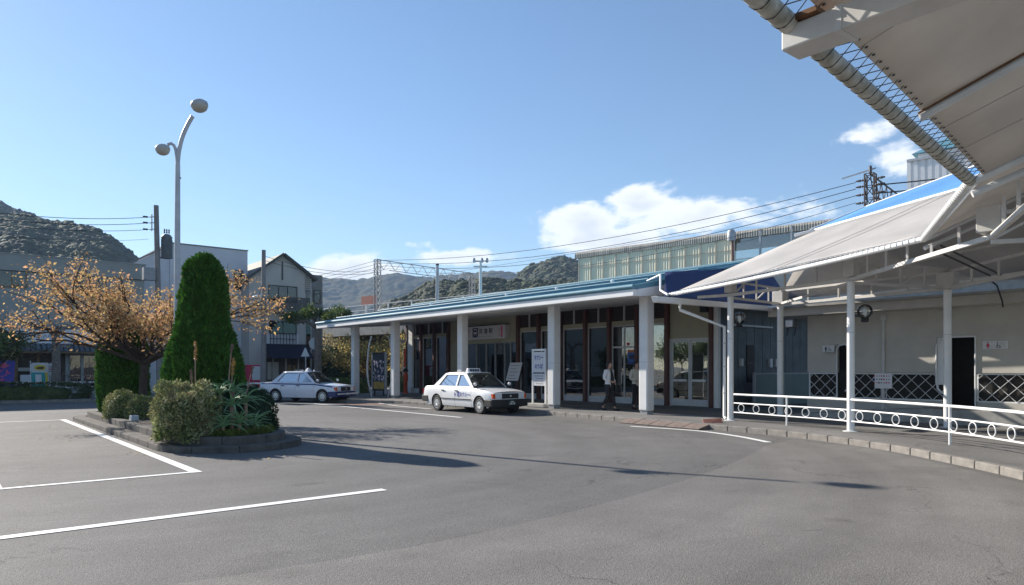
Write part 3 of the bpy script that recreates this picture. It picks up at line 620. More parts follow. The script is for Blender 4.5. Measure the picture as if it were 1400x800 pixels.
# side wall fittings: meter boxes, window slit, vent hood, door panel
for x, z0, w, h in ((24.9, 1.75, .14, .3), (27.0, 1.7, .2, .36), (27.45, 1.72, .22, .34)): MB().box(x, x + w, 16.0, 16.135, z0, z0 + h).build('meter_box', 'ctr_white', st, bevel=.01)
MB().box(25.45, 25.95, 16.10, 16.137, 1.1, 2.6).build('window_slit', 'black', st); MB().box(25.4, 26.0, 16.08, 16.136, 1.85, 1.9).build('window_bar', 'dark_metal', st)
MB().box(24.3, 27.2, 16.0, 16.13, 3.33, 3.40).build('wall_trim', 'alu', st)
M('gate_green', (.10, .15, .145), .5, .15, 2.)
gt = thing('metal_gate', 'low dark green metal gate closing the gap beside the toilets', 'gate', (26.5, 15.4, PZ))
for a, b in ((24.9, 26.9), (27.0, 29.3)): MB().box(a, b, 15.4, 15.44, PZ + .05, 1.42).build('gate_panel', 'gate_green', gt); MB().beam((a, 15.42, 1.45), (b, 15.42, 1.45), .06, .05).build('gate_rail', 'steel_grey', gt)
for x in (24.85, 26.95, 29.35): MB().box(x - .045, x + .045, 15.37, 15.46, PZ, 1.5).build('gate_post', 'steel_grey', gt)
# station sign over the entrance
dY = (0, -1, 0); UZ = (0, 0, 1); SX = FX - .33
sy1, sy0 = onX(638.5, 450, SX).y, onX(690.5, 450, SX).y
sg = thing('station_sign', 'white name sign with blue train symbol and pink ends over the station entrance', 'sign', (FX - .2, (sy0 + sy1) / 2, 3.2))
MB().box(SX, FX - .022, sy0, sy1, 3.24, 3.96).build('sign_board', 'sign_white', sg, bevel=.012)
MB().box(SX - .03, FX - .021, sy0 - .03, sy1 + .03, 3.962, 4.0).build('sign_cap', 'dark_metal', sg)
def sgn(px): return onX(px, 450, SX).y
ic = MB(); iy = sgn(649.8)
MB().quad((SX - .003, iy + .25, 3.36), (SX - .003, iy - .25, 3.36), (SX - .003, iy - .25, 3.87), (SX - .003, iy + .25, 3.87)).build('sign_symbol', 'sign_navy', sg)
tr = MB(); X = SX - .006
tr.quad(*[(X, iy - a, 3.36 + b) for a, b in ((-.12, .17), (.12, .17), (.15, .22), (.15, .40), (.10, .46), (-.10, .46), (-.15, .40), (-.15, .22))])
for s in (-1, 1): tr.quad(*[(X, iy - s * a, 3.36 + b) for a, b in ((.05, .15), (.14, .04), (.18, .04), (.10, .15))][::s])
tr.build('train_shape', 'sign_white', sg)
MB().quad(*[(X - .003, iy - a, 3.36 + b) for a, b in ((-.11, .29), (.11, .29), (.11, .40), (-.11, .40))]).build('train_window', 'sign_navy', sg)
text('station_name', '河 津 駅', 1, (SX, sgn(664), 3.66), dY, UZ, 'ink', sg, fit=(1.25, .32), bold=.02)
text('station_name_roman', 'Kawazu Station', 1, (SX, sgn(664), 3.40), dY, UZ, 'ink_grey', sg, fit=(1.15, .13))
for yy in (sgn(641), sgn(682.4)):
    for z, ch in ((3.74, '出'), (3.46, '口')): text('sign_character', ch, 1, (SX, yy, z), dY, UZ, 'sign_pink', sg, fit=(.17, .17))
yy = sgn(686); MB().quad((SX - .003, yy + .07, 3.30), (SX - .003, yy - .07, 3.30), (SX - .003, yy - .07, 3.90), (SX - .003, yy + .07, 3.90)).build('sign_stripe', 'sign_pink', sg)

# shop goods behind the glass
def counter(y, x, w, label):
    t = thing('display_counter', label, 'counter', (x, y, PZ + .012), 'white counters in the shop window')
    MB().box(x - .25, x + .35, y - w / 2, y + w / 2, PZ + .013, .9).build('cabinet', 'ctr_white', t, bevel=.02)
    MB().box(x - .28, x + .38, y - w / 2 - .03, y + w / 2 + .03, .902, .95).build('counter_top', 'alu', t)
    for k in range(3): MB().box(x - .262, x - .252, y - w / 2 + .05, y + w / 2 - .05, .25 + k * .2, .37 + k * .2).build('drawer', 'alu', t)
counter(23.95, 24.5, 1.1, 'white counter with drawers behind the shop window, beside the red posts')
counter(22.35, 24.6, 1.15, 'white low counter behind the shop window left of the glass door')
M('goods', (.30, .20, .16), .6, .4, 6, island=.75)
def rack(y, x, label, w=1.2, h=1.9, seed=1):
    rr = random.Random(seed); t = thing('goods_rack', label, 'rack', (x, y, PZ + .012), 'racks of goods in the station shop')
    for z in (.4, .85, 1.3, 1.75): MB().box(x - .2, x + .2, y - w / 2, y + w / 2, z, z + .025).build('shelf', 'dark_metal', t)
    for s in (-1, 1): MB().box(x - .2, x + .2, y + s * w / 2 - .015, y + s * w / 2 + .015, PZ + .013, h).build('side_panel', 'dark_metal', t)
    g = MB()
    for z in (.425, .875, 1.325, 1.775):
        yy = y - w / 2 + .05
        while yy < y + w / 2 - .15:
            ww = rr.uniform(.06, .16); g.box(x - .18, x + rr.uniform(-.05, .15), yy, yy + ww, z + .001, z + rr.uniform(.12, .32)); yy += ww + .01
    g.build('goods', 'goods', t, kind='stuff')
rack(27.2, 25.6, 'dark rack of packed goods behind the window beside the entrance', seed=2); rack(25.6, 25.8, 'dark rack of packed goods behind the window by the taxi sign', seed=3)
rack(23.6, 26.6, 'dark rack of goods standing behind the white drawer counter', 2.0, seed=4); rack(19.3, 24.6, 'dark rack of souvenirs behind the pane right of the glass door', 1.1, seed=5); rack(21.2, 27.2, 'dark rack of souvenirs seen through the glass door', 2.0, seed=6)
pp = thing('shop_poster', 'blue poster with orange band on the glass shop door', 'poster', (FX - .015, 20.55, 2.0))
py0, py1 = onX(858.5, 480, FX).y, onX(871, 480, FX).y
def pr(y0, y1, z0, z1, m, n, x=FX - .012): MB().box(x - .003, x, min(y0, y1), max(y0, y1), z0, z1).build(n, m, pp)
M('poster_blue', (.03, .13, .42), .5, .2, 5); M('poster_orange', (.60, .14, .03), .5, .1, 4)
pr(py0, py1, 1.95, 2.35, 'poster_blue', 'blue_panel'); pr(py0, py1, 2.352, 2.46, 'poster_orange', 'orange_band'); pr(py0, py1, 1.83, 1.948, 'ink_blue', 'lower_band'); pr(py0 - .3, py1 + .1, 1.62, 1.76, 'sign_white', 'white_note'); pr(py0 + .05, py0 - .08, 2.66, 2.78, 'ink_red', 'red_mark')
pr(py0 - .1, py1 + .12, 2.05, 2.24, 'sign_navy', 'printed_shape', FX - .0155)
# blue banner inside the first bays
bn = thing('shop_banner', 'tall blue banner hanging behind the window beside the entrance', 'banner', (FX + .25, 34.95, PZ))
M('banner_sky', (.03, .30, .55), .7, .3, 4); MB().box(FX + .22, FX + .23, 34.75, 35.06, .6, 3.05).build('cloth', 'banner_sky', bn); MB().tube([(FX + .25, 35.08, .14), (FX + .25, 35.08, 3.1)], .015, 6).build('pole', 'alu', bn)
for k in range(5): MB().box(FX + .216, FX + .2195, 34.80 + .03 * (k % 2), 34.98 + .03 * (k % 2), .8 + .44 * k, 1.05 + .44 * k).build('printed_patch', 'ctr_white' if k % 2 else 'sign_navy', bn)
# spot lamp under the soffit
sl = thing('spot_lamp', 'small white dome lamp under the colonnade ceiling', 'lamp', (22.6, 38.2, 4.05)); MB().lathe([(.02, .28), (.06, .26), (.09, .12), (.15, 0)], (22.6, 38.2, 3.8), 12).build('shade', 'white_paint', sl, smooth=True); MB().tube([(22.6, 38.2, 4.06), (22.6, 38.2, 4.34)], .012, 6).build('stem', 'alu', sl)

# taxi stand sign
ts = thing('taxi_stand_sign', 'white framed taxi stand sign on a concrete block between two station columns', 'sign', (18.45, 20.9, PZ))
X = 18.45; ya, yb = onX(728.5, 520, X).y, onX(746, 520, X).y
MB().box(X - .22, X + .22, yb - .15, ya + .15, PZ, PZ + .16).build('block', 'concrete', ts, bevel=.03)
for y in (ya, yb): MB().box(X - .03, X + .03, y - .03, y + .03, PZ + .165, 2.42).build('post', 'white_paint', ts)
MB().box(X - .028, X + .028, yb + .031, ya - .031, 2.34, 2.42).build('top_bar', 'white_paint', ts)
MB().box(X - .02, X + .02, yb + .031, ya - .031, 1.50, 2.30).build('sign_panel', 'sign_white', ts); MB().box(X - .02, X + .02, yb + .031, ya - .031, .98, 1.45).build('lower_panel', 'sign_white', ts); MB().box(X - .025, X + .025, yb + .031, ya - .031, 1.452, 1.49).build('divider', 'dark_metal', ts)
text('writing', 'タクシー', 1, (X - .02, (ya + yb) / 2, 2.08), dY, UZ, 'ink_blue', ts, fit=(.52, .2), bold=.03); text('writing', 'のりば', 1, (X - .02, (ya + yb) / 2, 1.74), dY, UZ, 'ink_blue', ts, fit=(.48, .2), bold=.03)
for k in range(4): MB().box(X - .0235, X - .0205, yb + .12, ya - .12 - .08 * (k % 2), 1.345 - .1 * k, 1.375 - .1 * k).build('notice_line', 'ink_grey', ts)
# tilted notice board by the entrance
nb = thing('notice_stand', 'tilted white notice board on dark legs beside the station entrance', 'notice board', (22.4, 27.6, PZ))
X = 22.3; a, b = onX(691.5, 520, X).y, onX(708, 520, X).y
MB().hexa([(X, b, 1.05), (X + .03, b, 1.05), (X + .03, a, 1.05), (X, a, 1.05), (X + .28, b, 1.95), (X + .31, b, 1.95), (X + .31, a, 1.95), (X + .28, a, 1.95)]).build('board', 'sign_white', nb)
for y in (a - .12, b + .12):
    MB().beam((X + .10, y, PZ), (X + .30, y, 1.6), .04, .04).build('leg', 'dark_metal', nb); MB().beam((X + .55, y, PZ), (X + .33, y, 1.5), .04, .04).build('leg', 'dark_metal', nb)
for k in range(5): MB().beam((X + .231 - .05 * k, a - .14, 1.80 - .16 * k), (X + .231 - .05 * k, b + .14 + .2 * (k % 2), 1.80 - .16 * k), .004, .03, up=(.297, 0, .955)).build('notice_line', 'ink_grey', nb)
# tall photo board near the far columns, with the curved steel poles beside it
db = thing('photo_board', 'tall dark photo board of blossom in a steel frame behind the far columns', 'display board', (19.6, 35.6, PZ))
p0 = gp(510.5, 541, PZ); X = p0.x; a, b = onX(509.5, 520, X).y, onX(526.5, 520, X).y; zt = onX(515, 482, X).z
MB().box(X, X + .05, b, a, .42, zt).build('board', 'black', db)
M('photo', (.02, .035, .05), .3, .3, 3)
MB().box(X - .004, X - .001, b + .08, a - .08, .50, zt - .08).build('photo', 'photo', db)
fl = MB(); rr = random.Random(4)
for k in range(60):
    yy = rr.uniform(b + .13, a - .13); z = rr.uniform(.95, 2.1); r_ = rr.uniform(.03, .075)
    fl.quad(*[(X - .006 - k * .00005, yy - r_ * math.cos(q) * (1 + .25 * math.cos(3 * q)), z + r_ * math.sin(q)) for q in [i * math.pi / 5 for i in range(10)]])
M('blossom', (.72, .56, .62), .6, .15, 9, island=.4); fl.build('blossom_print', 'blossom', db, kind='stuff')
MB().box(X - .005, X - .0045, b + .1, a - .1, .52, .92).build('meadow_print', 'yellow_paint', db)
for y in (a + .035, b - .035): MB().box(X - .03, X + .08, y - .034, y + .034, .25, zt + .03).build('frame', 'galv', db)
for y in (a - .2, b + .2): MB().beam((X + .02, y, PZ), (X + .02, y, .45), .07, .07).build('leg', 'dark_metal', db)
ap = thing('curved_pole_sculpture', 'pair of slender bent white steel poles rising beside the photo board', 'sculpture', tuple(gp(507, 543, PZ)))
q = gp(507, 543, PZ)
for offs in ((0, 0), (.55, -.75)):
    pts = [q + Vector((offs[0], offs[1], 0)) + rtv * u + Vector((0, 0, w)) for u, w in ((.06, 0), (-.02, .35), (-.14, .9), (-.18, 1.6), (-.14, 2.3), (-.06, 2.9), (.08, 3.35))]
    if offs[0]: pts = [Vector((2 * pts[0].x - p.x, 2 * pts[0].y - p.y, p.z)) for p in pts]
    MB().tube(polyline(pts, .15), .05, 8).build('pole', 'galv', ap, smooth=True)
# orange-red post and orange banner at the end of the colonnade
q = gp(554.5, 538, PZ)
rp = thing('pillar_post', 'slim orange-red pillar post with dark cap beyond the colonnade', 'post', tuple(q))
MB().lathe([(.17, 0), (.17, .12), (.12, .14), (.12, .75), (.15, .8), (.15, 1.15), (.12, 1.2), (.12, 1.32)], tuple(q), 14).build('pillar', 'post_orange', rp, smooth=True); MB().lathe([(.16, 1.32), (.16, 1.42), (.1, 1.52), (.02, 1.56)], tuple(q), 14).build('cap', 'black', rp, smooth=True)
ob_ = thing('nobori_banner', 'orange flag banner with white foot behind the last column', 'banner', tuple(gp(551, 534, PZ)))
q = gp(551, 534, PZ); w = rtv * .62
MB().tube([q, q + Vector((0, 0, 3.0))], .02, 6).build('pole', 'white_paint', ob_)
def cl(z0, z1, m, n, k=0):
    rows = [[q + rtv * (.03 + .62 * i / 6) + Vector((0, 0, z)) + fwv * (.05 * math.sin(i * 1.4 + z) + k) for i in range(7)] for z in (z0, (z0 + z1) / 2, z1)]
    MB().grid(rows).build(n, m, ob_, solid=.004)
cl(1.6, 2.9, 'post_orange', 'cloth'); cl(.75, 1.598, 'banner_white', 'cloth_foot')
MB().lathe([(.08, 0), (.08, .006)], q + rtv * .34 + Vector((0, 0, 1.0)) - fwv * .06, 12, ax=-fwv).build('red_dot', 'ink_red', ob_)
# brick-red plates bridging the kerb, one tipped up
kr = [(kp[i], kp[i + 1]) for i in range(len(kp) - 1) if 11.5 < kp[i].y < 15.6]
for i, (a, b) in enumerate(kr[1:6]):
    t = (b - a).normalized(); n_ = Vector((t.y, -t.x, 0))
    c = [a + t * .01 + n_ * .42, b - t * .01 + n_ * .42, b - t * .01 - n_ * .02, a + t * .01 - n_ * .02]
    o = MB().hexa([(p.x, p.y, .0105) for p in c] + [(c[0].x, c[0].y, .03), (c[1].x, c[1].y, .03), (c[2].x, c[2].y, .135), (c[3].x, c[3].y, .135)]).build('kerb_ramp', 'brick_pave', bevel=.008)
    tag(o, 'flat brick-red wedge ramp plate laid against the kerb', 'ramp', 'kerb ramp plates')
q = gp(974, 585, 0)
o = MB().hexa([q + Vector(v) for v in ((-.25, .15, .02), (.15, -.30, .02), (.42, -.05, .02), (.05, .42, .02), (-.2, .12, .07), (.17, -.25, .10), (.34, -.05, .27), (.02, .34, .22))]).build('kerb_ramp', 'rust_red', bevel=.01)
tag(o, 'rust-red ramp plate tipped up and lying askew at the foot of the downpipe', 'ramp', 'kerb ramp plates')
# ------------------------------------------------------------------ membrane canopy over the curved walkway
def membrane_mat(name, col, trans):
    m = M(name, col, .55, .15, .7, trans=trans, bump=.15, bscale=3.)
membrane_mat('membrane', (.57, .54, .505), .26); membrane_mat('membrane_blue', (.13, .34, .70), .15); membrane_mat('membrane_blue_shaded', (.024, .036, .125), .10)  # awning sheet: the same blue canvas, darkened to carry its shade
cn = thing('membrane_canopy', 'white membrane canopy on white posts curving round the bus loop past the toilets', 'canopy', (17.2, 8.07, PZ))
EZ = 4.13
E0 = atZ(915, 403, 3.93); E1 = atZ(1262, 327, EZ); E2 = atZ(1327, 247, EZ); E3 = atZ(1050, 8, EZ); E4 = E2 + (E3 - E2) * 1.9
R0 = atD(1115, 315, 21.4); R1 = Vector((18.5, 3.0, 6.2)); R2 = Vector((12.7, -.4, 6.1)); R4 = E4 + Vector((-.2, -4.2, 1.9))
Q0 = Vector((23.2, 13.45, 4.08)); Q1 = Vector((23.2, -.6, 4.15)); Q2 = Vector((14.3, -4.6, 4.2))
def bay(a, b, c, d, mat, name, inset=.15, sag=.10, n=10):
    """four-cornered sheet a-b (eave) to d-c (ridge) with a little sag"""
    a, b, c, d = map(Vector, (a, b, c, d))
    ia = a + (d - a).normalized() * inset; ib = b + (c - b).normalized() * inset
    rows = []
    for i in range(n + 1):
        u = i / n; row = []
        for j in range(n + 1):
            v = j / n; p = vl(vl(ia, ib, v), vl(d, c, v), u); p.z -= sag * 16 * u * (1 - u) * v * (1 - v) * .6
            if i == 0: p += (vl(d, c, v) - p).normalized() * .05 * 4 * v * (1 - v)
            row.append(p)
        rows.append(row)
    return MB().grid(rows).build(name, mat, cn, smooth='all', solid=.006)
bay(E0, E1, R1, R0, 'membrane', 'roof_sheet'); bay(E1, E2, R2, R1, 'membrane', 'roof_sheet'); bay(E2, E4, R4, R2, 'membrane', 'roof_sheet', sag=.05)
bay(R0, R1, Q1, Q0, 'membrane', 'rear_sheet', .02); bay(R1, R2, Q2, Q1, 'membrane', 'rear_sheet', .02)
# blue upper sheet behind the ridge pipe
T0 = atD(1183, 283, 24.0); T1 = R1 + Vector((2.4, -.6, 1.55))
bay(R0 + Vector((.03, 0, .06)), R1 + Vector((.03, 0, .06)), T1, T0, 'membrane_blue', 'blue_sheet', .03, .05)
pp_ = MB().tube([R0 + Vector((-.3, .5, -.12)), R0, R1], .055, 8).build('ridge_pipe', 'white_paint', cn, smooth=True)
MB().tube([R0 + Vector((-.1, .1, .02)), T0], .035, 6).build('verge_pipe', 'white_paint', cn, smooth=True)
MB().tube([T0, T1], .03, 6).build('top_pipe', 'white_paint', cn, smooth=True)
M('pipe_weathered', (.50, .48, .43), .6, .25, 6., dirt=(.22, .21, .16))
def droop(a, b, s=.06, n=14):
    return [vl(a, b, k / n) - Vector((0, 0, s * 4 * (k / n) * (1 - k / n))) for k in range(n + 1)]
MB().tube(droop(E0, E1), .055, 10).build('eave_pipe', 'white_paint', cn, smooth=True)
MB().tube([E1, E2], .06, 10).build('eave_pipe', 'white_paint', cn, smooth=True)
MB().tube([E2, E4], .072, 12).build('eave_pipe', 'pipe_weathered', cn, smooth=True)
M('rope', (.055, .05, .045), .8, .3, 9); M('rope_white', (.72, .72, .70), .7, .1, 9)
def lacing(a, b, d, c, r, gap, step, mat, name, thick=.0045):
    """rope turns round the eave pipe, each reaching to the eyelets in the sheet's edge"""
    mb = MB(); L_ = (b - a).length; n = int(L_ / step); ax = (b - a).normalized()
    for k in range(1, n):
        v = k / n; p = vl(a, b, v); inn = (vl(d, c, v) - p).normalized(); inn = (inn - ax * inn.dot(ax)).normalized(); up = ax.cross(inn)
        if up.z < 0: up = -up
        rr_ = r + thick * .7
        pts = [p + inn * (gap + .05 * 4 * v * (1 - v)) + ax * step * .02]
        for q in (60, 100, 140, 180, 220, 260, 300): pts.append(p + (inn * math.cos(R(q)) - up * math.sin(R(q))) * rr_ + ax * step * .1 * (q - 180) / 180)
        pts.append(p + inn * (gap + .05 * 4 * v * (1 - v)) - ax * step * .42)
        mb.tube(pts, thick, 4, caps=False)
    mb.build(name, mat, cn, kind='stuff')
lacing(E2, E4, R2, R4, .072, .2, .18, 'rope', 'lacing'); lacing(E1, E2, R1, R2, .06, .2, .12, 'rope_white', 'lacing'); lacing(E0, E1, R0, R1, .055, .2, .14, 'rope_white', 'lacing', .008)
# eyelets along the edge of the overhead sheet
ey = MB(); 
for k in range(1, int((E4 - E2).length / .18)):
    v = k / int((E4 - E2).length / .18); p = vl(E2, E4, v); inn = (vl(R2, R4, v) - p).normalized(); ey.lathe([(.012, -.008), (.016, 0), (.012, .004)], p + inn * (.19 + .05 * 4 * v * (1 - v)) - Vector((0, 0, .008)), 6)
ey.build('eyelet', 'dark_metal', cn, kind='stuff')
# hip tubes with their own lacing, ribs under the overhead sheet
for a, b, r_ in ((E1, R1, .05), (E2, R2, .06)):
    MB().tube([a - Vector((0, 0, .02)), b - Vector((0, 0, .05))], r_, 8).build('hip_pipe', 'pipe_grey', cn, smooth=True)
    MB().tube([a + Vector((.12, .02, -.16)), b + Vector((.15, 0, -.28))], r_ * .8, 8).build('hip_pipe', 'pipe_grey', cn, smooth=True)
M('rust_edge', (.16, .075, .03), .8, .4, 8)
for px, py in ((1258, 161), (1190, 100), (1085, 20)):
    a = atZ(px, py, EZ); v = (a - E2).dot((E4 - E2).normalized()) / (E4 - E2).length; b = vl(R2, R4, v)
    if px == 1258:
        MB().tube([a, b - Vector((0, 0, .05))], .045, 8).build('rib_pipe', 'pipe_grey', cn, smooth=True); MB().tube([a + Vector((-.05, 0, .03)), b + Vector((-.05, 0, -.02))], .012, 5).build('rib_cord', 'rust_edge', cn)
seam = MB()
for v in (.12, .2, .42, .5, .58, .74):
    a = vl(E2, E4, v); b = vl(R2, R4, v); i0 = a + (b - a).normalized() * .2; pts = []
    for k in range(9):
        u = k / 8; p = vl(i0, b, u); p.z -= .05 * 16 * u * (1 - u) * v * (1 - v) * .6 + .010; pts.append(p)
    seam.tube(pts, .004, 4)
M('seam_grey', (.40, .385, .37), .7, .1, 4)
seam.build('sheet_seam', 'seam_grey', cn, kind='stuff')
s1_ = MB()
for v, m_ in ((.44, 0), (.5, 0)):
    a = vl(E0, E1, v); b = vl(R0, R1, v + .04); i0 = a + (b - a).normalized() * .2; pts = []
    for k in range(9):
        u = k / 8; vv = v + .04 * u; p = vl(i0, b, u); p.z -= .10 * 16 * u * (1 - u) * vv * (1 - vv) * .6 - .012; pts.append(p)
    s1_.tube(pts, .005, 4)
s1_.build('sheet_seam', 'seam_grey', cn, kind='stuff')
# box beam overhead
ba = atZ(1068, 70, 3.95); bb = atZ(1095, 82, 3.95)
M('truss_shade_grey', (.60, .585, .56), .55, .12, 3.)  # white steel greyed so the colour carries the shade on the chords
MB().box(ba.x, bb.x, -3.2, ba.y, 3.95, 4.115).build('box_beam', 'truss_shade_grey', cn, bevel=.012)
MB().box(ba.x - .004, bb.x + .004, 2.30, 2.345, 3.946, 4.119).build('beam_joint', 'pipe_grey', cn)
MB().box(ba.x - .05, bb.x + .03, 2.45, 2.62, 4.12, 4.155).build('saddle_plate', 'rust_edge', cn)
# posts
FP = [Vector((18.1, 12.0, 0)), Vector((17.2, 8.07, 0))]; RP = [Vector((21.0, 12.1, 0)), Vector((20.2, 7.0, 0))]
V2 = Vector((13.4, 4.0, 0)); V3 = Vector((9.9, 2.3, 0)); RV = Vector((15.2, 1.6, 0)); FM1 = Vector((17.9, 13.0, 0))
def post(p, r, z1, name='post'):
    o = MB().lathe([(r, 0), (r, z1 - PZ)], (p.x, p.y, PZ), 14).build(name, 'white_paint', cn, smooth=True)
    MB().lathe([(r * 2.1, 0), (r * 2.1, .012), (r * 1.05, .03)], (p.x, p.y, PZ), 12).build('base_plate', 'pipe_grey', o)
    MB().lathe([(r * 1.06, 1.48 + .9), (r * 1.06, 1.50 + .9)], (p.x, p.y, PZ), 14).build('post_collar', 'pipe_grey', o)
for p in FP: post(p, .088, 3.75)
for p in RP: post(p, .095, 3.68)
post(V3, .088, 3.75); post(RV, .095, 3.68)
def chord(a, b, z, s=.07, name='chord'):
    MB().beam((a.x, a.y, z), (b.x, b.y, z), s, s * 1.15).build(name, 'truss_shade_grey', cn)
def vert(p, z0, z1, s=.045): MB().beam((p.x, p.y, z0), (p.x, p.y, z1), s, s).build('truss_post', 'truss_shade_grey', cn)
def eave_dist(p):
    best = 99
    for a, b in ((E0, E1), (E1, E2), (E2, E4)):
        d = (b - a).to_2d(); t = max(0, min(1, (p.to_2d() - a.to_2d()).dot(d) / d.length_squared)); best = min(best, (p.to_2d() - a.to_2d() - d * t).length)
    return best
FMS = [FM1, FP[0], FP[1], V2, V3]
for a, b in zip(FMS, FMS[1:]):
    chord(a, b, 3.80); n = max(1, round((b - a).length / .95))
    for k in range(1, n): p = vl(a, b, k / n); vert(p, 3.84, max(4.0, min(4.6, EZ - .16 + .40 * eave_dist(p))))
RMS = [RP[0], RP[1], RV]
for a, b in zip(RMS, RMS[1:]):
    chord(a, b, 3.70); chord(a, b, 4.13, .055); n = max(1, round((b - a).length / 1.1))
    for k in range(1, n): vert(vl(a, b, k / n), 3.74, 4.10)
chord(RP[0], Vector((22.8, 13.0, 0)), 3.72); chord(RP[1] + Vector((.6, 1.2, 0)), Vector((17.9, 3.4, 0)), 4.55, .05)
for a, b in ((FP[0], RP[0]), (FP[1], RP[1]), (V2, RV), (FP[1], RP[0])):
    chord(a, b, 3.72, .06, 'cross_beam')
    if a is FP[1] and b is RP[0]: continue
    chord(a, b, 4.20, .05, 'cross_beam'); L_ = (b - a).length
    for k in (1, 2, 3): vert(vl(a, b, k / 4), 3.76, 4.17)
    for k in (0, 2): MB().beam(tuple(vl(a, b, k / 4) + Vector((0, 0, 3.75))), tuple(vl(a, b, (k + 1) / 4) + Vector((0, 0, 4.17))), .04, .04).build('truss_brace', 'truss_shade_grey', cn)
for p, s in [(RP[0], .36), (RP[1], .40), (RV, .4), (V2, .34), (FP[0], .26), (FP[1], .26)]:
    z0 = 3.69 if p in RP or p is RV else 3.87
    MB().box(p.x - s / 2, p.x + s / 2, p.y - s / 2, p.y + s / 2, z0, z0 + .42).build('gusset_box', 'truss_shade_grey', cn, bevel=.01)
# dark stay rods
for o_ in (0, .22): MB().tube([E1 + Vector((.3, -.2 + o_, -.12)), Vector((19.4, 5.6 + o_, 3.85))], .022, 6).build('stay_rod', 'dark_metal', cn)
# rear pipe, lit through the gap
MB().tube([(22.42, 13.4, 3.76), (22.40, 9.4, 3.96), (22.35, 5.8, 4.20), (22.2, 2.2, 4.4)], .045, 8).build('rear_pipe', 'white_paint', cn, smooth=True)
MB().tube([(20.6, 6.2, 3.9), (20.85, 6.1, 3.75), (20.9, 6.0, 3.35), (20.95, 6.0, 3.2)], .02, 6).build('cable', 'black', cn)

# ------------------------------------------------------------------ blue awning beside the station roof, its shade put into the colour
aw = thing('blue_awning', 'blue canvas awning coloured dark for its shade, sloping from the station roof end down to a gutter', 'awning', (20, 14.2, 3.6))
rows = []
for i in range(9):
    u = i / 8; a = vl((17.15, 13.66, 3.80), (18.55, 14.75, 4.80), u); b = vl((24.6, 13.56, 3.86), (24.6, 14.75, 5.60), u)
    rows.append([vl(a, b, j / 16) - Vector((0, 0, .06 * 4 * u * (1 - u) + .03 * math.sin(j * 1.9) * (1 - u))) for j in range(17)])
MB().grid(rows).build('canvas', 'membrane_blue_shaded', aw, smooth='all', solid=.005)
pa = onY(903, 376, 14.73); pb = onY(903, 397, 14.2); pc = onY(885, 384.5, 15.3)
MB().tube([pc, pa], .04, 8).build('frame_pipe', 'white_paint', aw); MB().tube([pa, pb, onY(913, 403, 13.7)], .035, 8).build('frame_pipe', 'white_paint', aw)
MB().tube([pa, (24.6, 14.73, 5.62)], .02, 6).build('frame_pipe', 'blue_roof', aw)
for x in (19.2, 20.6, 22.0): MB().tube([(x, 13.7, 3.78), (x - .55, 14.6, 4.55)], .03, 6).build('strut', 'white_paint', aw)
M('corr_grey', (.42, .42, .41), .5, .15, 4)
MB().box(16.75, 22.9, 13.62, 13.75, 3.79, 3.83).build('edge_strip', 'black', aw)
gt2 = thing('gutter_and_downpipe', 'white box gutter under the blue awning with a bent white downpipe', 'gutter', (17.9, 12.2, PZ))
MB().hexa([(16.5, 13.36, 3.60), (22.8, 13.36, 3.66), (22.8, 13.56, 3.66), (16.5, 13.56, 3.60), (16.42, 13.34, 3.77), (22.8, 13.34, 3.82), (22.8, 13.58, 3.82), (16.42, 13.58, 3.77)]).build('gutter', 'fascia_white', gt2, bevel=.01)
dp = [onY(929.3, 414, 13.4), onY(930, 424, 13.4), Vector((17.93, 12.12, 2.75)), Vector((17.93, 12.12, .2)), Vector((17.87, 12.02, .15))]
dp[2] = Vector((*(gp(990.5, 573, PZ).xy), 0)); dp[2].z = CH + (HOR - 447) / F * dp[2].dot(fwv); dp[3] = Vector((dp[2].x, dp[2].y, .22)); dp[4] = dp[3] + Vector((-.12, -.14, -.08))
MB().tube(dp, .05, 10).build('downpipe', 'fascia_white', gt2, smooth=True)
for z in (.9, 1.7, 2.4): MB().lathe([(.06, 0), (.06, .03)], (dp[2].x, dp[2].y, z), 10).build('pipe_clip', 'galv', gt2)

# ------------------------------------------------------------------ railing with rings
rl = thing('ring_railing', 'white tube railing with a row of rings along the kerb', 'railing', (17.2, 8.0, PZ))
RPATH = [(18.05, 11.85, 0), (17.65, 9.98, 0), (17.13, 8.0, 0), (15.76, 5.42, 0), (13.9, 3.35, 0), (12.0, 1.75, 0)]
rp_ = polyline(RPATH, .1)
for z, r_, nme in ((.90, .029, 'top_rail'), (.65, .018, 'middle_rail'), (.38, .018, 'lower_rail')):
    MB().tube([(p.x, p.y, z) for p in rp_], r_, 8).build(nme, 'white_paint', rl, smooth=True)
for x, y, _ in RPATH[1:2] + RPATH[3:]: MB().tube([(x, y, PZ), (x, y, .90)], .027, 8).build('post', 'white_paint', rl, smooth=True)
rg = MB(); k = 16
for i in range(k):
    for j in range(6):
        a = 2 * math.pi * i / k; b = 2 * math.pi * j / 6; rg.v.append(Vector(((.110 + .011 * math.cos(b)) * math.cos(a), .011 * math.sin(b), (.110 + .011 * math.cos(b)) * math.sin(a))))
for i in range(k):
    for j in range(6): rg.f.append((i * 6 + j, ((i + 1) % k) * 6 + j, ((i + 1) % k) * 6 + (j + 1) % 6, i * 6 + (j + 1) % 6))
r0 = None; rp5 = polyline(RPATH, .56)
for a, b in zip(rp5, rp5[1:]):
    if r0 is None: r0 = rg.build('ring', 'white_paint', rl, local=True, smooth='all'); o = r0
    else: o = r0.copy(); COL.objects.link(o); o.parent = rl
    c = (a + b) / 2 - ORG[rl.name]; o.location = (c.x, c.y, .515 - PZ); o.rotation_euler.z = math.atan2((b - a).y, (b - a).x)
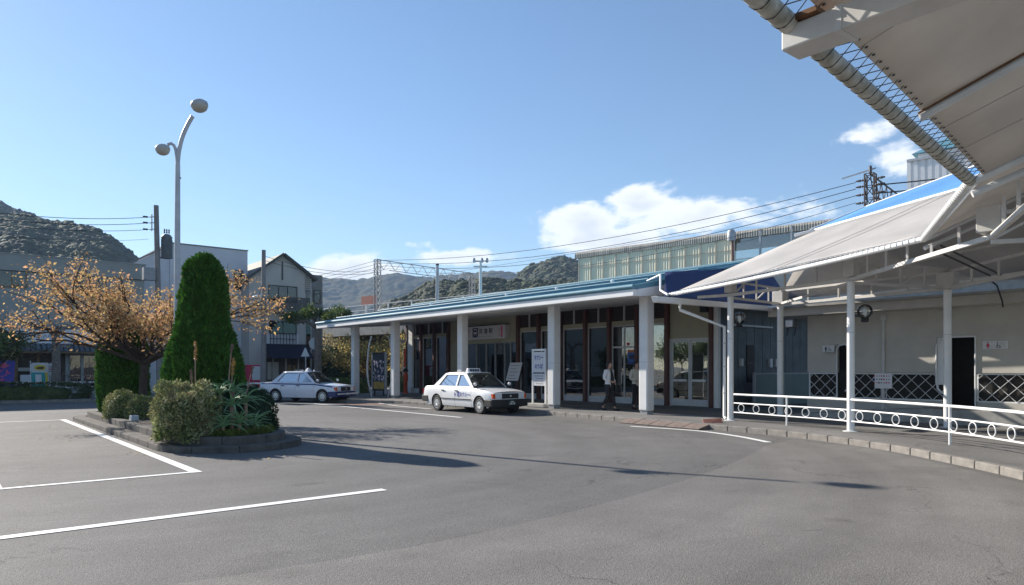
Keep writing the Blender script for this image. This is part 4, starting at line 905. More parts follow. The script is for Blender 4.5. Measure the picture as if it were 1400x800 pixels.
# globe lamps on the posts
def globe(p, label, side):
    t = thing('globe_lamp', label, 'lamp', tuple(p), 'globe lamps on the canopy posts')
    MB().beam(p - side * .3 + Vector((0, 0, -.08)), p + Vector((0, 0, -.1)), .05, .05).build('arm', 'dark_metal', t)
    MB().lathe([(.06, -.24), (.09, -.22), (.09, -.16), (.06, -.14)], tuple(p), 12).build('holder', 'black', t, smooth=True)
    MB().lathe([(.05, -.15)] + [(.18 * math.sin(R(a)), -.18 * math.cos(R(a)) + .02) for a in range(20, 180, 16)] + [(.01, .2)], tuple(p), 18).build('globe', 'clear_lamp', t, smooth='all')
    MB().lathe([(.03, -.14), (.045, -.05), (.045, .05), (.02, .1)], tuple(p), 10).build('bulb', 'white_paint', t, smooth=True)
g1 = FP[1] + rtv * .34; globe(Vector((g1.x, g1.y, CH + (HOR - 427) / F * g1.dot(fwv))), 'clear globe lamp on the canopy post standing in the ring railing', rtv)
g1 = FP[0] + rtv * .26; globe(Vector((g1.x, g1.y, CH + (HOR - 436) / F * g1.dot(fwv))), 'clear globe lamp on the canopy post beside the white downpipe', rtv)

# ------------------------------------------------------------------ toilets
to = thing('toilet_block', 'low grey public toilet block with white lattice bands and dark doorways', 'toilets', (FX, 8, PZ))
WX0, WX1 = FX, FX + .14
def wall(y0, y1, z0, z1, n='wall', x0=WX0): MB().box(x0, WX1, y0, y1, z0, z1).build(n, 'toilet_wall', to)
wall(8.10, 12.52, PZ, .66, 'lower_wall', FX - .02); wall(-2, 7.37, .1, .66, 'lower_wall', FX - .02)
wall(11.48, 12.52, 1.52, 3.45); wall(8.42, 10.98, 1.52, 3.45, x0=FX - .08); wall(-2, 7.37, 1.52, 3.45, x0=FX - .08)
wall(10.981, 11.479, 2.45, 3.45, 'lintel'); wall(7.371, 8.419, 2.58, 3.45, 'lintel', FX - .08)
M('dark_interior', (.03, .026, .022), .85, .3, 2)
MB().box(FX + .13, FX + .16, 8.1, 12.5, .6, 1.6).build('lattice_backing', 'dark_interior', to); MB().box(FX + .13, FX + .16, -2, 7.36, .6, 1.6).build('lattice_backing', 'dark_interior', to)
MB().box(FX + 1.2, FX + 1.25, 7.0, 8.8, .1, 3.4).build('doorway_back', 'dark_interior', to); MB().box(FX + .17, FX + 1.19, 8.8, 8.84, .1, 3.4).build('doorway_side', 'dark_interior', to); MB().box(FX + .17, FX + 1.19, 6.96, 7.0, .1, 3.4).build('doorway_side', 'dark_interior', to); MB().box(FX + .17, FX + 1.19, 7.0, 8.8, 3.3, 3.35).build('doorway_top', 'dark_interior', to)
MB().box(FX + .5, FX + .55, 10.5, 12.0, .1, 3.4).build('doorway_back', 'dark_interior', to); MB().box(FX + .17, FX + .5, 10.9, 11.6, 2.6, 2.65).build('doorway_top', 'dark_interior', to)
MB().box(FX - .06, FX + .02, 8.24, 8.42, 1.16, 2.58).build('jamb', 'lattice_white', to, bevel=.03)
fr_ = [(8.42, 1.2), (8.42, 2.3), (8.36, 2.46), (8.2, 2.585), (7.40, 2.585), (7.385, 2.57), (7.385, .56)]
MB().tube([(FX - .10, y, z) for y, z in fr_], .025, 6).build('door_trim', 'lattice_white', to, smooth=True)
MB().tube([(FX - .04, y, z) for y, z in [(8.42, 1.25), (8.40, 1.05), (8.3, .93), (8.12, .9)]], .035, 6).build('door_trim', 'lattice_white', to, smooth=True)
MB().tube([(FX - .03, y, z) for y, z in [(11.48, .9), (11.48, 2.3), (11.4, 2.42), (11.2, 2.46), (11.05, 2.35), (11.0, 2.1), (11.0, 1.1), (11.2, .9)]], .025, 6).build('door_trim', 'lattice_white', to, smooth=True)
def lattice(y0, y1):
    z0, z1 = .69, 1.49; h = z1 - z0; x = FX + .02
    for z in (z0, z1): MB().beam((x, y0, z), (x, y1, z), .03, .045).build('lattice_rail', 'lattice_white', to)
    for y in (y0, y1): MB().beam((x, y, z0), (x, y, z1), .028, .045, up=(0, 1, 0)).build('lattice_rail', 'lattice_white', to)
    step = .40; n = int((y1 - y0 + h) / step) + 1
    for s in (1, -1):
        for k in range(n + 1):
            yb = y0 - h + k * step if s > 0 else y0 + k * step       # foot of the slat at z0
            a, b = [yb, z0], [yb + s * h, z1]
            lo, hi = y0, y1
            if min(a[0], b[0]) >= hi or max(a[0], b[0]) <= lo: continue
            def clip(p, q):
                for lim, cmp_ in ((lo, 1), (hi, -1)):
                    if (p[0] - lim) * cmp_ < 0:
                        t = (lim - p[0]) / (q[0] - p[0]); p = [lim, p[1] + (q[1] - p[1]) * t]
                return p
            a2 = clip(a, b); b2 = clip(b, a)
            if abs(a2[0] - b2[0]) < .03: continue
            MB().beam((x + .012 * s, a2[0], a2[1]), (x + .012 * s, b2[0], b2[1]), .012, .036, up=(1, 0, 0)).xf(Matrix()).build('lattice_slat', 'lattice_white', to)
lattice(11.50, 12.45); lattice(8.16, 10.96); lattice(2.0, 7.36)
MB().box(22.72, FX + 2.6, -2, 13.55, 3.452, 3.72).build('fascia', 'toilet_wall', to); MB().box(22.6, FX + 2.7, -2.1, 13.6, 3.722, 3.80).build('roof_slab', 'concrete', to)
MB().box(FX + .15, FX + 2.5, 12.46, 12.52, PZ, 3.44).build('end_wall', 'toilet_wall', to)
o = MB().box(FX - .15, FX - .09, 9.86, 10.02, 3.18, 3.36).build('drain_box', 'pipe_grey', to); MB().tube([(FX - .12, 9.94, 3.18), (FX - .12, 9.94, PZ)], .045, 8).build('drainpipe', 'pipe_grey', to, smooth=True)
for z in (1.1, 2.45): MB().box(FX - .18, FX - .07, 9.88, 10.0, z, z + .04).build('pipe_clip', 'galv', to)
def person_shape(x, y, z, h, mat, parent, skirt=False):
    r_ = h * .11; mb = MB(); mb.quad(*[(x, y - r_ * math.cos(a), z + h * .88 + r_ * math.sin(a)) for a in [2 * math.pi * k / 10 for k in range(10)]])
    body = [(-.16, .72), (-.2, .66), (-.2, .40), (-.12, .40), (-.12, 0), (-.015, 0), (-.015, .38), (.015, .38), (.015, 0), (.12, 0), (.12, .40), (.2, .40), (.2, .66), (.16, .72)] if not skirt else [(-.12, .72), (-.28, .30), (-.09, .30), (-.09, 0), (.09, 0), (.09, .30), (.28, .30), (.12, .72)]
    mb.quad(*[(x, y - a * h, z + b * h) for a, b in body][::-1]); mb.build('person_symbol', mat, parent)
def wheelchair(x, y, z, h, mat, parent):
    mb = MB(); c = [(x, y - (.02 + .22 * math.cos(a)) * h, z + (.24 + .22 * math.sin(a)) * h) for a in [R(100 + k * 24) for k in range(11)]]
    mb.tube(c, h * .035, 4); mb.tube([(x, y + .08 * h, z + .75 * h), (x, y + .04 * h, z + .38 * h), (x, y - .2 * h, z + .36 * h), (x, y - .32 * h, z + .08 * h)], h * .045, 4)
    mb.quad(*[(x - .001, y + .1 * h - .08 * h * math.cos(a), z + .9 * h + .08 * h * math.sin(a)) for a in [2 * math.pi * k / 8 for k in range(8)]]); mb.build('wheelchair_symbol', mat, parent)
SXT = FX - .115
def wsign(px0, px1, py0, py1, label, man):
    a, b = onX(px0, 470, SXT).y, onX(px1, 470, SXT).y; zt, zb = onX(px0, py0, SXT).z, onX(px0, py1, SXT).z
    t = thing('toilet_sign', label, 'sign', (SXT, (a + b) / 2, zb)); MB().box(SXT, SXT + .03, b, a, zb, zt).build('plate', 'sign_white', t)
    h = (zt - zb) * .8; z = zb + (zt - zb) * .1
    if man: person_shape(SXT - .004, a - .13, z, h, 'ink', t); wheelchair(SXT - .004, b + .16, z, h, 'ink', t)
    else:
        person_shape(SXT - .004, a - .13, z, h, 'ink_red', t, True); wheelchair(SXT - .004, a - .38, z, h, 'ink', t); MB().box(SXT - .004, SXT - .001, b + .06, b + .2, z + .02, z + h - .02).build('small_notice', 'pipe_grey', t)
wsign(1124, 1140.5, 472.5, 481.5, 'white plate with black man and wheelchair symbols on the toilet wall', True)
wsign(1343.5, 1378, 466.5, 477.5, 'white plate with red woman and wheelchair symbols right of the wide doorway', False)
tb = thing('toilet_notice_board', 'small white notice board on twin posts in front of the toilet wall', 'notice board', (22.9, 9.9, PZ))
X = 21.9; a, b = onX(1196, 520, X).y, onX(1219.5, 520, X).y; zt, zb = onX(1205, 510.5, X).z, onX(1205, 531, X).z
MB().box(X - .015, X + .015, b, a, zb, zt).build('board', 'sign_white', tb)
for y in ((a + b) / 2 - .07, (a + b) / 2 + .07): MB().tube([(X + .035, y, PZ), (X + .035, y, zt - .1)], .018, 6).build('post', 'galv', tb)
rr = random.Random(3)
for k in range(3):
    for j in range(7): MB().box(X - .019, X - .0155, b + .06 + j * .07, b + .06 + j * .07 + rr.uniform(.02, .05), zt - .1 - k * .1, zt - .06 - k * .1).build('notice_mark', rr.choice(['ink', 'ink_grey', 'ink_blue', 'ink_red']), tb)
fl_ = thing('floodlight', 'dark floodlight on a bracket under the toilet roof edge', 'lamp', (22.9, 12.75, 3.0))
MB().box(22.75, 23.1, 12.62, 12.95, 3.05, 3.35).build('housing', 'transformer', fl_, bevel=.03); MB().box(22.745, 22.75, 12.66, 12.91, 3.08, 3.3).build('lens', 'lens_clear', fl_)
for s in (12.64, 12.92): MB().beam((22.95, s, 3.1), (22.85, s, 2.78), .03, .04).build('bracket', 'dark_metal', fl_)
cl_ = thing('ceiling_lamp', 'small round lamp under the toilet roof edge', 'lamp', (23.1, 8.1, 3.40)); MB().lathe([(.2, .05), (.2, .035), (.17, .0), (.08, -.03)], (23.1, 8.1, 3.40), 14).build('bowl', 'lamp_lens', cl_, smooth=True); MB().lathe([(.205, 0), (.205, .02)], (23.1, 8.1, 3.432), 14).build('rim', 'galv', cl_)
# ------------------------------------------------------------------ taxis
def paint(name, col):
    m = M(name, col, .32, .03, 1., coat=.6); return m
paint('taxi_paint', (.82, .82, .82)); paint('taxi_paint_pale', (.66, .69, .76)); M('plate_green', (.01, .05, .03), .5, .1, 5); M('cover_silver', (.62, .63, .64), .35, .08, 6., metal=.6)
def sedan(kind):
    loc = (0, 0, 0)
    if kind == 1: t = thing('taxi', 'white taxi with black bumper and blue lettering parked before the station entrance', 'taxi', loc, 'taxis waiting at the station', local=True)
    else: t = thing('taxi', 'pale taxi with navy side stripe and small roof light parked beyond the island', 'taxi', loc, 'taxis waiting at the station', local=True)
    pm = 'taxi_paint' if kind == 1 else 'taxi_paint_pale'
    fx, rx, wr, ar = 1.39, -1.39, .315, .375
    XF, XR = 2.13, -2.42
    def zs(x):   # shoulder line
        return float(np.interp(x, [XR, -2.3, -1.7, -1.2, .8, 1.0, 1.9, XF], [.90, .955, .975, .955, .94, .93, .835, .79]))
    def zb(x):
        b = .235
        for c in (fx, rx):
            if abs(x - c) < ar: b = max(b, wr - .01 + math.sqrt(ar * ar - (x - c) ** 2))
        if x > 1.9 or x < -2.1: b = max(b, .34)
        return min(b, zs(x) - .08)
    def hw(x, v):
        e = 1 - .10 * max(0, (x - 1.55) / .58) ** 2 - .08 * max(0, (-1.9 - x) / .52) ** 2
        return float(np.interp(v, [0, .12, .45, .72, .9, 1], [.79, .815, .842, .838, .81, .765])) * e
    def stations(a, b):
        xs = set(np.round(np.linspace(a, b, max(3, int(abs(b - a) / .06))), 4))
        for c in (fx, rx):
            for q in range(0, 181, 12):
                x = c + ar * math.cos(R(q)) * .9999
                if min(a, b) < x < max(a, b): xs.add(round(x, 4))
        return sorted(xs)
    def side(mb, a, b, s):
        rows = []
        for x in stations(a, b):
            z0, z1 = zb(x), zs(x); H_ = zs(0) - .235
            rows.append([(x, s * hw(x, (lerp(z0, z1, v) - .235) / max(.2, z1 - .235)), lerp(z0, z1, v)) for v in (0, .1, .22, .36, .5, .64, .76, .86, .94, 1)])
        if s > 0: rows = rows[::-1]
        mb.grid(rows)
        # inner lip of the wheel arches
    g = .005
    for s in (1, -1):
        mb = MB(); side(mb, .90 + g, XF, s); mb.build('front_wing', pm, t, local=True, smooth=True); mb = MB(); side(mb, XR, -1.06 - g, s); mb.build('rear_wing', pm, t, local=True, smooth=True)
    # front and rear end panels
    for x, fl in ((XF, 1), (XR, -1)):
        vs = [0, .1, .22, .36, .5, .64, .76, .86, .94, 1]; z0, z1 = zb(x), zs(x)
        rows = [[(x + fl * .03 * (1 - (k / 4 - 1) ** 2) , (k / 4 - 1) * hw(x, (lerp(z0, z1, v) - .235) / (z1 - .235)), lerp(z0, z1, v)) for k in range(9)] for v in vs]
        MB().grid(rows if fl > 0 else [r[::-1] for r in rows]).build('nose_panel' if fl > 0 else 'tail_panel', pm, t, local=True, smooth=True)
    # wheel wells and floor
    und = MB().box(-2.2, 1.95, -.60, .60, .20, .32)
    for c in (fx, rx):
        for s in (1, -1):
            und.grid([[(c + (ar + .02) * math.cos(R(q)), yy, wr + (ar + .02) * math.sin(R(q))) for q in range(-10, 191, 20)] for yy in (s * .80, s * .50)]); und.quad(*[(c + (ar + .02) * math.cos(R(q)), s * .50, wr + (ar + .02) * math.sin(R(q))) for q in range(-10, 191, 20)])
    und.box(-1.0, .9, -.76, .76, .24, .30); und.build('underbody', 'rubber', t, local=True)
    def lid(a, b, name, crown):
        rows = []
        for i in range(9):
            x = lerp(a, b, i / 8); w = hw(x, 1) - .004
            rows.append([(x + .03 * (1 - (2 * k / 8 - 1) ** 2) * (1 if b > 0 else -1) * (i / 8), (2 * k / 8 - 1) * w, zs(x) + .003 + crown * (1 - (2 * k / 8 - 1) ** 2)) for k in range(9)])
        if a > 0: rows = rows[::-1]
        rows = [r[::-1] for r in rows] if False else rows
        return MB().grid(rows).build(name, pm, t, local=True, smooth='all')
    lid(.86, XF, 'hood', .035); lid(-1.62, XR, 'trunk_lid', .03)
    for s in (1, -1):
        for a, b in ((-.15 + g, .90 - g), (-1.06 + g, -.15 - g)):
            mb = MB(); side(mb, a, b, s); d = mb.build('door', pm, t, local=True, smooth=True)
            hx = a + .12; MB().box(hx - .09, hx + .09, min(s * .835, s * .868), max(s * .835, s * .868), .80, .84).build('door_handle', 'black' if kind == 1 else 'navy', d, local=True, bevel=.008)
            if kind == 1: MB().box(a + .01, b - .01, min(s * .838, s * .857), max(s * .838, s * .857), .495, .525).build('trim_strip', 'black', d, local=True)
    if kind == 2:
        for s in (1, -1):
            rows = [[(x, s * (hw(x, (z - .235) / (zs(x) - .235)) + .004), z) for z in (zs(x) - .085, zs(x) - .055, zs(x) - .03)] for x in np.linspace(-2.3, 1.95, 40)]
            MB().grid(rows if s < 0 else rows[::-1]).build('side_stripe', 'navy', t, local=True, smooth='all')
    # cabin
    ys = lambda z: .752 - .36 * (z - .94)
    def sp(x, z, s, o=0): return (x, s * (ys(z) + o), z)
    polys = [[(.98, .94), (.30, 1.455), (.13, 1.405), (.76, .985)], [(.30, 1.455), (-1.10, 1.455), (-1.00, 1.40), (-.19, 1.405), (-.11, 1.405), (.13, 1.405)], [(-.11, .985), (-.11, 1.405), (-.19, 1.405), (-.19, .985)], [(-1.10, 1.455), (-1.72, .955), (-1.36, .985), (-1.00, 1.40)], [(.98, .94), (.76, .985), (-.11, .985), (-.19, .985), (-1.36, .985), (-1.72, .955), (-1.2, .94)]]
    for s in (1, -1):
        mb = MB()
        for p in polys: mb.quad(*([sp(x, z, s) for x, z in p][::(1 if s < 0 else -1)][::-1]))
        mb.build('window_frame', pm, t, local=True, solid=.025)
        for p in ([(.76, .985), (-.11, .985), (-.11, 1.405), (.13, 1.405)], [(-.19, .985), (-1.36, .985), (-1.00, 1.40), (-.19, 1.405)]): MB().quad(*[sp(x, z, s, -.012) for x, z in p]).build('side_window', 'car_glass', t, local=True)
        for p in ([(.745, .992), (-.115, .992), (-.115, 1.40), (.135, 1.40)], [(-.185, .992), (-1.35, .992), (-1.005, 1.395), (-.185, 1.40)]): MB().tube([sp(x, z, s, -.006) for x, z in p + p[:1]], .009, 5).build('window_rubber', 'rubber', t, local=True)
    rows = []
    for i in range(7):
        x = lerp(.34, -1.14, i / 6); e = (i / 3 - 1) ** 2
        rows.append([(x + (.05 if i == 0 else -.04 if i == 6 else 0) * (1 - (k / 5 - 1) ** 2), (k / 5 - 1) * (.572 - .012 * e), 1.452 + (.062 - .022 * e) * (1 - abs(k / 5 - 1) ** 3)) for k in range(11)])
    MB().grid(rows[::-1]).build('roof', pm, t, local=True, smooth='all', solid=.02)
    def screen(b, tpp, name, out_):
        rows = []
        for i in range(6):
            u = i / 5; x = lerp(b[0], tpp[0], u); w = lerp(b[1], tpp[1], u); z = lerp(b[2], tpp[2], u)
            rows.append([(x + out_ * (1 - (k / 4 - 1) ** 2) * (1 - .5 * u), (k / 4 - 1) * w, z) for k in range(9)])
        MB().grid(rows).build(name, 'car_glass', t, local=True, smooth='all')
        e = [rows[0][k] for k in range(9)] + [rows[i][8] for i in range(1, 6)] + [rows[5][k] for k in range(7, -1, -1)] + [rows[i][0] for i in range(4, -1, -1)]
        MB().tube(e, .012, 5).build('screen_rubber', 'rubber', t, local=True)
    screen((.96, .715, .955), (.34, .55, 1.46), 'windscreen', .07); screen((-1.70, .69, .985), (-1.15, .545, 1.455), 'rear_screen', -.06)
    # interior
    MB().box(.55, .92, -.66, .66, .70, .97).build('dashboard', 'seat_grey', t, local=True, bevel=.04); MB().lathe([(.17, 0), (.19, .01), (.17, .02)], (.42, -.36, .95), 16, ax=(-.85, 0, .5)).build('steering_wheel', 'black', t, local=True)
    for x, y, w in ((-.15, -.36, .26), (-.15, .36, .26), (-1.05, 0, .64)):
        MB().box(x - .25, x + .25, y - w, y + w, .38, .58).build('seat', 'cloth_white' if x > -1 else 'seat_grey', t, local=True, bevel=.05); MB().hexa([(x - .34, y - w, .55), (x - .2, y - w, .55), (x - .2, y + w, .55), (x - .34, y + w, .55), (x - .42, y - w + .03, 1.12), (x - .34, y - w + .03, 1.12), (x - .34, y + w - .03, 1.12), (x - .42, y + w - .03, 1.12)]).build('seat_back', 'cloth_white' if x > -1 else 'seat_grey', t, local=True, bevel=.04)
        if x > -1: MB().box(x - .43, x - .35, y - .12, y + .12, 1.14, 1.30).build('headrest', 'cloth_white', t, local=True, bevel=.03)
    # bumpers
    def bumper(x, s, mat, z0, z1, name):
        o_ = []
        for k in range(13):
            a = k / 6 - 1; o_.append((x + s * (.13 - .10 * abs(a) ** 3), a * .835))
        poly = [(x - s * .42, -.848)] + [(x - s * .05, -.85)] + o_ + [(x - s * .05, .85), (x - s * .42, .848), (x - s * .42, .80), (x - s * .06, .79), (x - s * .06, -.79), (x - s * .42, -.80)]
        if s < 0: poly = poly[::-1]
        return MB().prism(poly[::-1] if False else poly, z0, z1).build(name, mat, t, local=True, bevel=.025)
    bumper(XF, 1, 'black' if kind == 1 else 'navy', .28, .545, 'front_bumper'); bumper(XR, -1, 'black' if kind == 1 else 'dark_metal', .36, .60, 'rear_bumper')
    if kind == 2: MB().box(XF + .13, XF + .17, -.80, .80, .40, .47).build('bumper_strip', 'chrome', t, local=True, bevel=.01)
    # face
    MB().box(XF - .02, XF + .045, -.38, .38, .57, .755).build('grille', 'black', t, local=True, bevel=.01); gr = [o for o in t.children if o.name.startswith('grille')][-1]
    for z in (.60, .64, .68, .72): MB().box(XF + .046, XF + .052, -.36, .36, z, z + .008).build('grille_bar', 'dark_metal', gr, local=True)
    MB().lathe([(.035, 0), (.035, .008)], (XF + .05, 0, .665), 12, ax=(1, 0, 0)).build('emblem', 'chrome', gr, local=True)
    for s in (1, -1):
        MB().hexa([(XF - .05, min(s * .39, s * .66), .575), (XF + .038, min(s * .39, s * .66), .575), (XF + .038, max(s * .39, s * .66), .575), (XF - .05, max(s * .39, s * .66), .575), (XF - .05, min(s * .39, s * .66), .75), (XF + .025, min(s * .39, s * .66), .75), (XF + .025, max(s * .39, s * .66), .75), (XF - .05, max(s * .39, s * .66), .75)]).build('headlight', 'lens_clear', t, local=True, bevel=.012)
        a, b = sorted((s * .665, s * .772)); MB().hexa([(XF - .12, a, .575), (XF + .022, a, .575), (XF + .022, b, .575), (XF - .12, b, .575), (XF - .12, a, .75), (XF + .012, a, .75), (XF + .012, b, .75), (XF - .12, b, .75)]).build('indicator', 'orange_lens', t, local=True, bevel=.012)
        a, b = sorted((s * .45, s * .79)); MB().box(XR - .035, XR + .02, a, b, .66, .84).build('tail_light', 'red_lens', t, local=True, bevel=.01)
        # wing mirrors on the bonnet
        mm = MB().lathe([(.02, -.06), (.05, -.04), (.064, .015), (.06, .028)], (1.12, s * .80, 1.075), 12, ax=(-1, 0, 0)).build('wing_mirror', 'chrome' if kind == 1 else 'taxi_paint_pale', t, local=True, smooth=True); MB().tube([(1.12, s * .80, 1.0), (1.22, s * .76, .90)], .012, 6).build('mirror_stalk', 'black', mm, local=True)
    MB().box(XF + .132, XF + .142, -.165, .165, .345, .50).build('number_plate', 'plate_green', t, local=True); pl = [o for o in t.children if o.name.startswith('number_plate')][-1]
    for k, w in enumerate((.02, .05, .05, .015, .05, .05)): MB().box(XF + .1425, XF + .144, -.13 + .045 * k, -.13 + .045 * k + w * .7, .365, .43).build('plate_mark', 'sign_white', pl, local=True)
    MB().box(XF + .1425, XF + .144, -.07, .07, .452, .482).build('plate_mark', 'sign_white', pl, local=True)
    # wipers
    for y in (.1, -.5): MB().tube([(1.0, y, .965), (.88, y + .42, 1.05)], .008, 5).build('wiper', 'black', t, local=True)
    # wheels
    for c in (fx, rx):
        for s in (1, -1):
            w = MB().lathe([(.20, -.085), (.285, -.095), (.312, -.075), (.315, 0), (.312, .075), (.285, .095), (.20, .085)], (c, s * .735, wr), 28, ax=(0, s, 0)).build('wheel', 'rubber', t, local=True, smooth=True)
            MB().lathe([(.205, .06), (.215, .088), (.195, .086), (.16, .07), (.15, .09), (.06, .098), (.05, .09), (.002, .095)], (c, s * .735, wr), 28, ax=(0, s, 0)).build('wheel_cover', 'cover_silver', w, local=True, smooth=True)
            slots = MB()
            for k in range(10):
                a = 2 * math.pi * k / 10; slots.box(-.012, .012, s * .0885 - .003, s * .0885 + .003, -.022, .022).v[-8:]
                mt = Matrix.Translation((c, s * .735, wr)) @ Matrix.Rotation(a, 4, 'Y') @ Matrix.Translation((0, 0, .178)); slots.v[-8:] = [mt @ p for p in slots.v[-8:]]
            slots.build('cover_slot', 'dark_metal', w, local=True)
    if kind == 1:
        text_local = text('door_lettering', '伊豆タクシー', 1, (.34, -.842, .69), (1, 0, 0), (0, .06, 1), 'ink_blue', None, fit=(1.02, .19), off=.010, bold=.03)
        ORG[text_local.name] = Vector((0, 0, 0)); p0 = text_local.location.copy(); text_local.parent = t; text_local.location = p0
        for q in ('category', 'label'):
            if q in text_local: del text_local[q]
        lb = MB().hexa([(-.20, -.30, 1.515), (.0, -.30, 1.515), (.0, .30, 1.515), (-.20, .30, 1.515), (-.15, -.28, 1.66), (-.04, -.28, 1.66), (-.04, .28, 1.66), (-.15, .28, 1.66)]).build('roof_lamp', 'sign_white', t, local=True, bevel=.02)
        for k in range(4): MB().hexa([(.0 - .004, -.21 + .115 * k, 1.545), (.012, -.21 + .115 * k, 1.545), (.012, -.13 + .115 * k, 1.545), (-.004, -.13 + .115 * k, 1.545), (-.03, -.21 + .115 * k, 1.63), (-.014, -.21 + .115 * k, 1.63), (-.014, -.13 + .115 * k, 1.63), (-.03, -.13 + .115 * k, 1.63)]).build('lamp_mark', 'ink', lb, local=True)
    else:
        lb = MB().hexa([(-.14, -.16, 1.515), (.06, -.16, 1.515), (.06, .16, 1.515), (-.14, .16, 1.515), (-.07, -.05, 1.68), (-.01, -.05, 1.68), (-.01, .05, 1.68), (-.07, .05, 1.68)]).build('roof_lamp', 'sign_white', t, local=True, bevel=.02)
        for y in (-.45, .45): MB().lathe([(.04, 0), (.05, .03), (.04, .08), (.01, .1)], (-.04, y, 1.49), 10).build('roof_marker', 'sign_white', t, local=True, smooth=True)
        # driver's seat head-rest cover seen through the window is part of the seat
    return t
t1 = sedan(1); fw1 = gp(656.3, 566.4); t1.location = (15.36 + .80, (20.57 + 23.32) / 2 + .03, 0); t1.rotation_euler.z = R(-90)
t2 = sedan(2); hd = -.37 * fwv + .93 * rtv; q = gp(448, 551); lf = Vector((-hd.y, hd.x, 0))
c2 = q - hd * 1.39 + lf * .80 - rtv * .25; t2.location = (c2.x, c2.y, 0); t2.rotation_euler.z = math.atan2(hd.y, hd.x)

# ------------------------------------------------------------------ people
def skin_mesh(name, chains, mat, parent, subd=2, root=None):
    """chains: lists of (x,y,z,rx,ry); points with the same position are shared"""
    V = []; Rr = []; E_ = []; idx = {}
    for ch in chains:
        prev = None
        for x, y, z, rx, ry in ch:
            k = (round(x, 4), round(y, 4), round(z, 4))
            if k not in idx: idx[k] = len(V); V.append((x, y, z)); Rr.append((rx, ry))
            if prev is not None and prev != idx[k]: E_.append((prev, idx[k]))
            prev = idx[k]
    me = bpy.data.meshes.new(name); me.from_pydata(V, E_, [])
    ob = bpy.data.objects.new(name, me); COL.objects.link(ob); ob.parent = parent
    md = ob.modifiers.new('skin', 'SKIN'); md.use_smooth_shade = True
    if not me.skin_vertices:
        bm = bmesh.new(); bm.from_mesh(me); bm.verts.layers.skin.verify(); bm.to_mesh(me); bm.free()
    for i, r_ in enumerate(Rr):
        me.skin_vertices[0].data[i].radius = r_; me.skin_vertices[0].data[i].use_root = (i == 0)
    if subd: s = ob.modifiers.new('sub', 'SUBSURF'); s.levels = subd; s.render_levels = subd
    me.materials.append(MAT[mat]); ORG[ob.name] = Vector((0, 0, 0)); return ob
def hand(w, d, side, s=1.0):
    """palm and five curled fingers from wrist w along direction d"""
    w = Vector(w); d = Vector(d).normalized(); n = Vector((0, -1, 0)); n = (n - d * n.dot(d)); n = n.normalized() if n.length > .05 else Vector((side, 0, 0)); a = d.cross(n)
    ch = [[(*w, .026, .022), (*(w + d * .045), .034, .018), (*(w + d * .085), .036, .016)]]
    k0 = w + d * .085
    for i, L_ in enumerate((.062, .072, .068, .054)):
        o = a * (.027 - .018 * i); b = k0 + o
        p1 = b + d * L_ * .5 + n * .006; p2 = b + d * L_ * .85 + n * .028
        ch.append([(*k0, .036, .016), (*b, .010, .010), (*p1, .009, .009), (*p2, .008, .008)])
    tb_ = w + d * .045; ch.append([(*tb_, .034, .018), (*(tb_ + a * .040 + n * .012), .011, .011), (*(tb_ + a * .052 + d * .035 + n * .03), .009, .009)])
    return ch
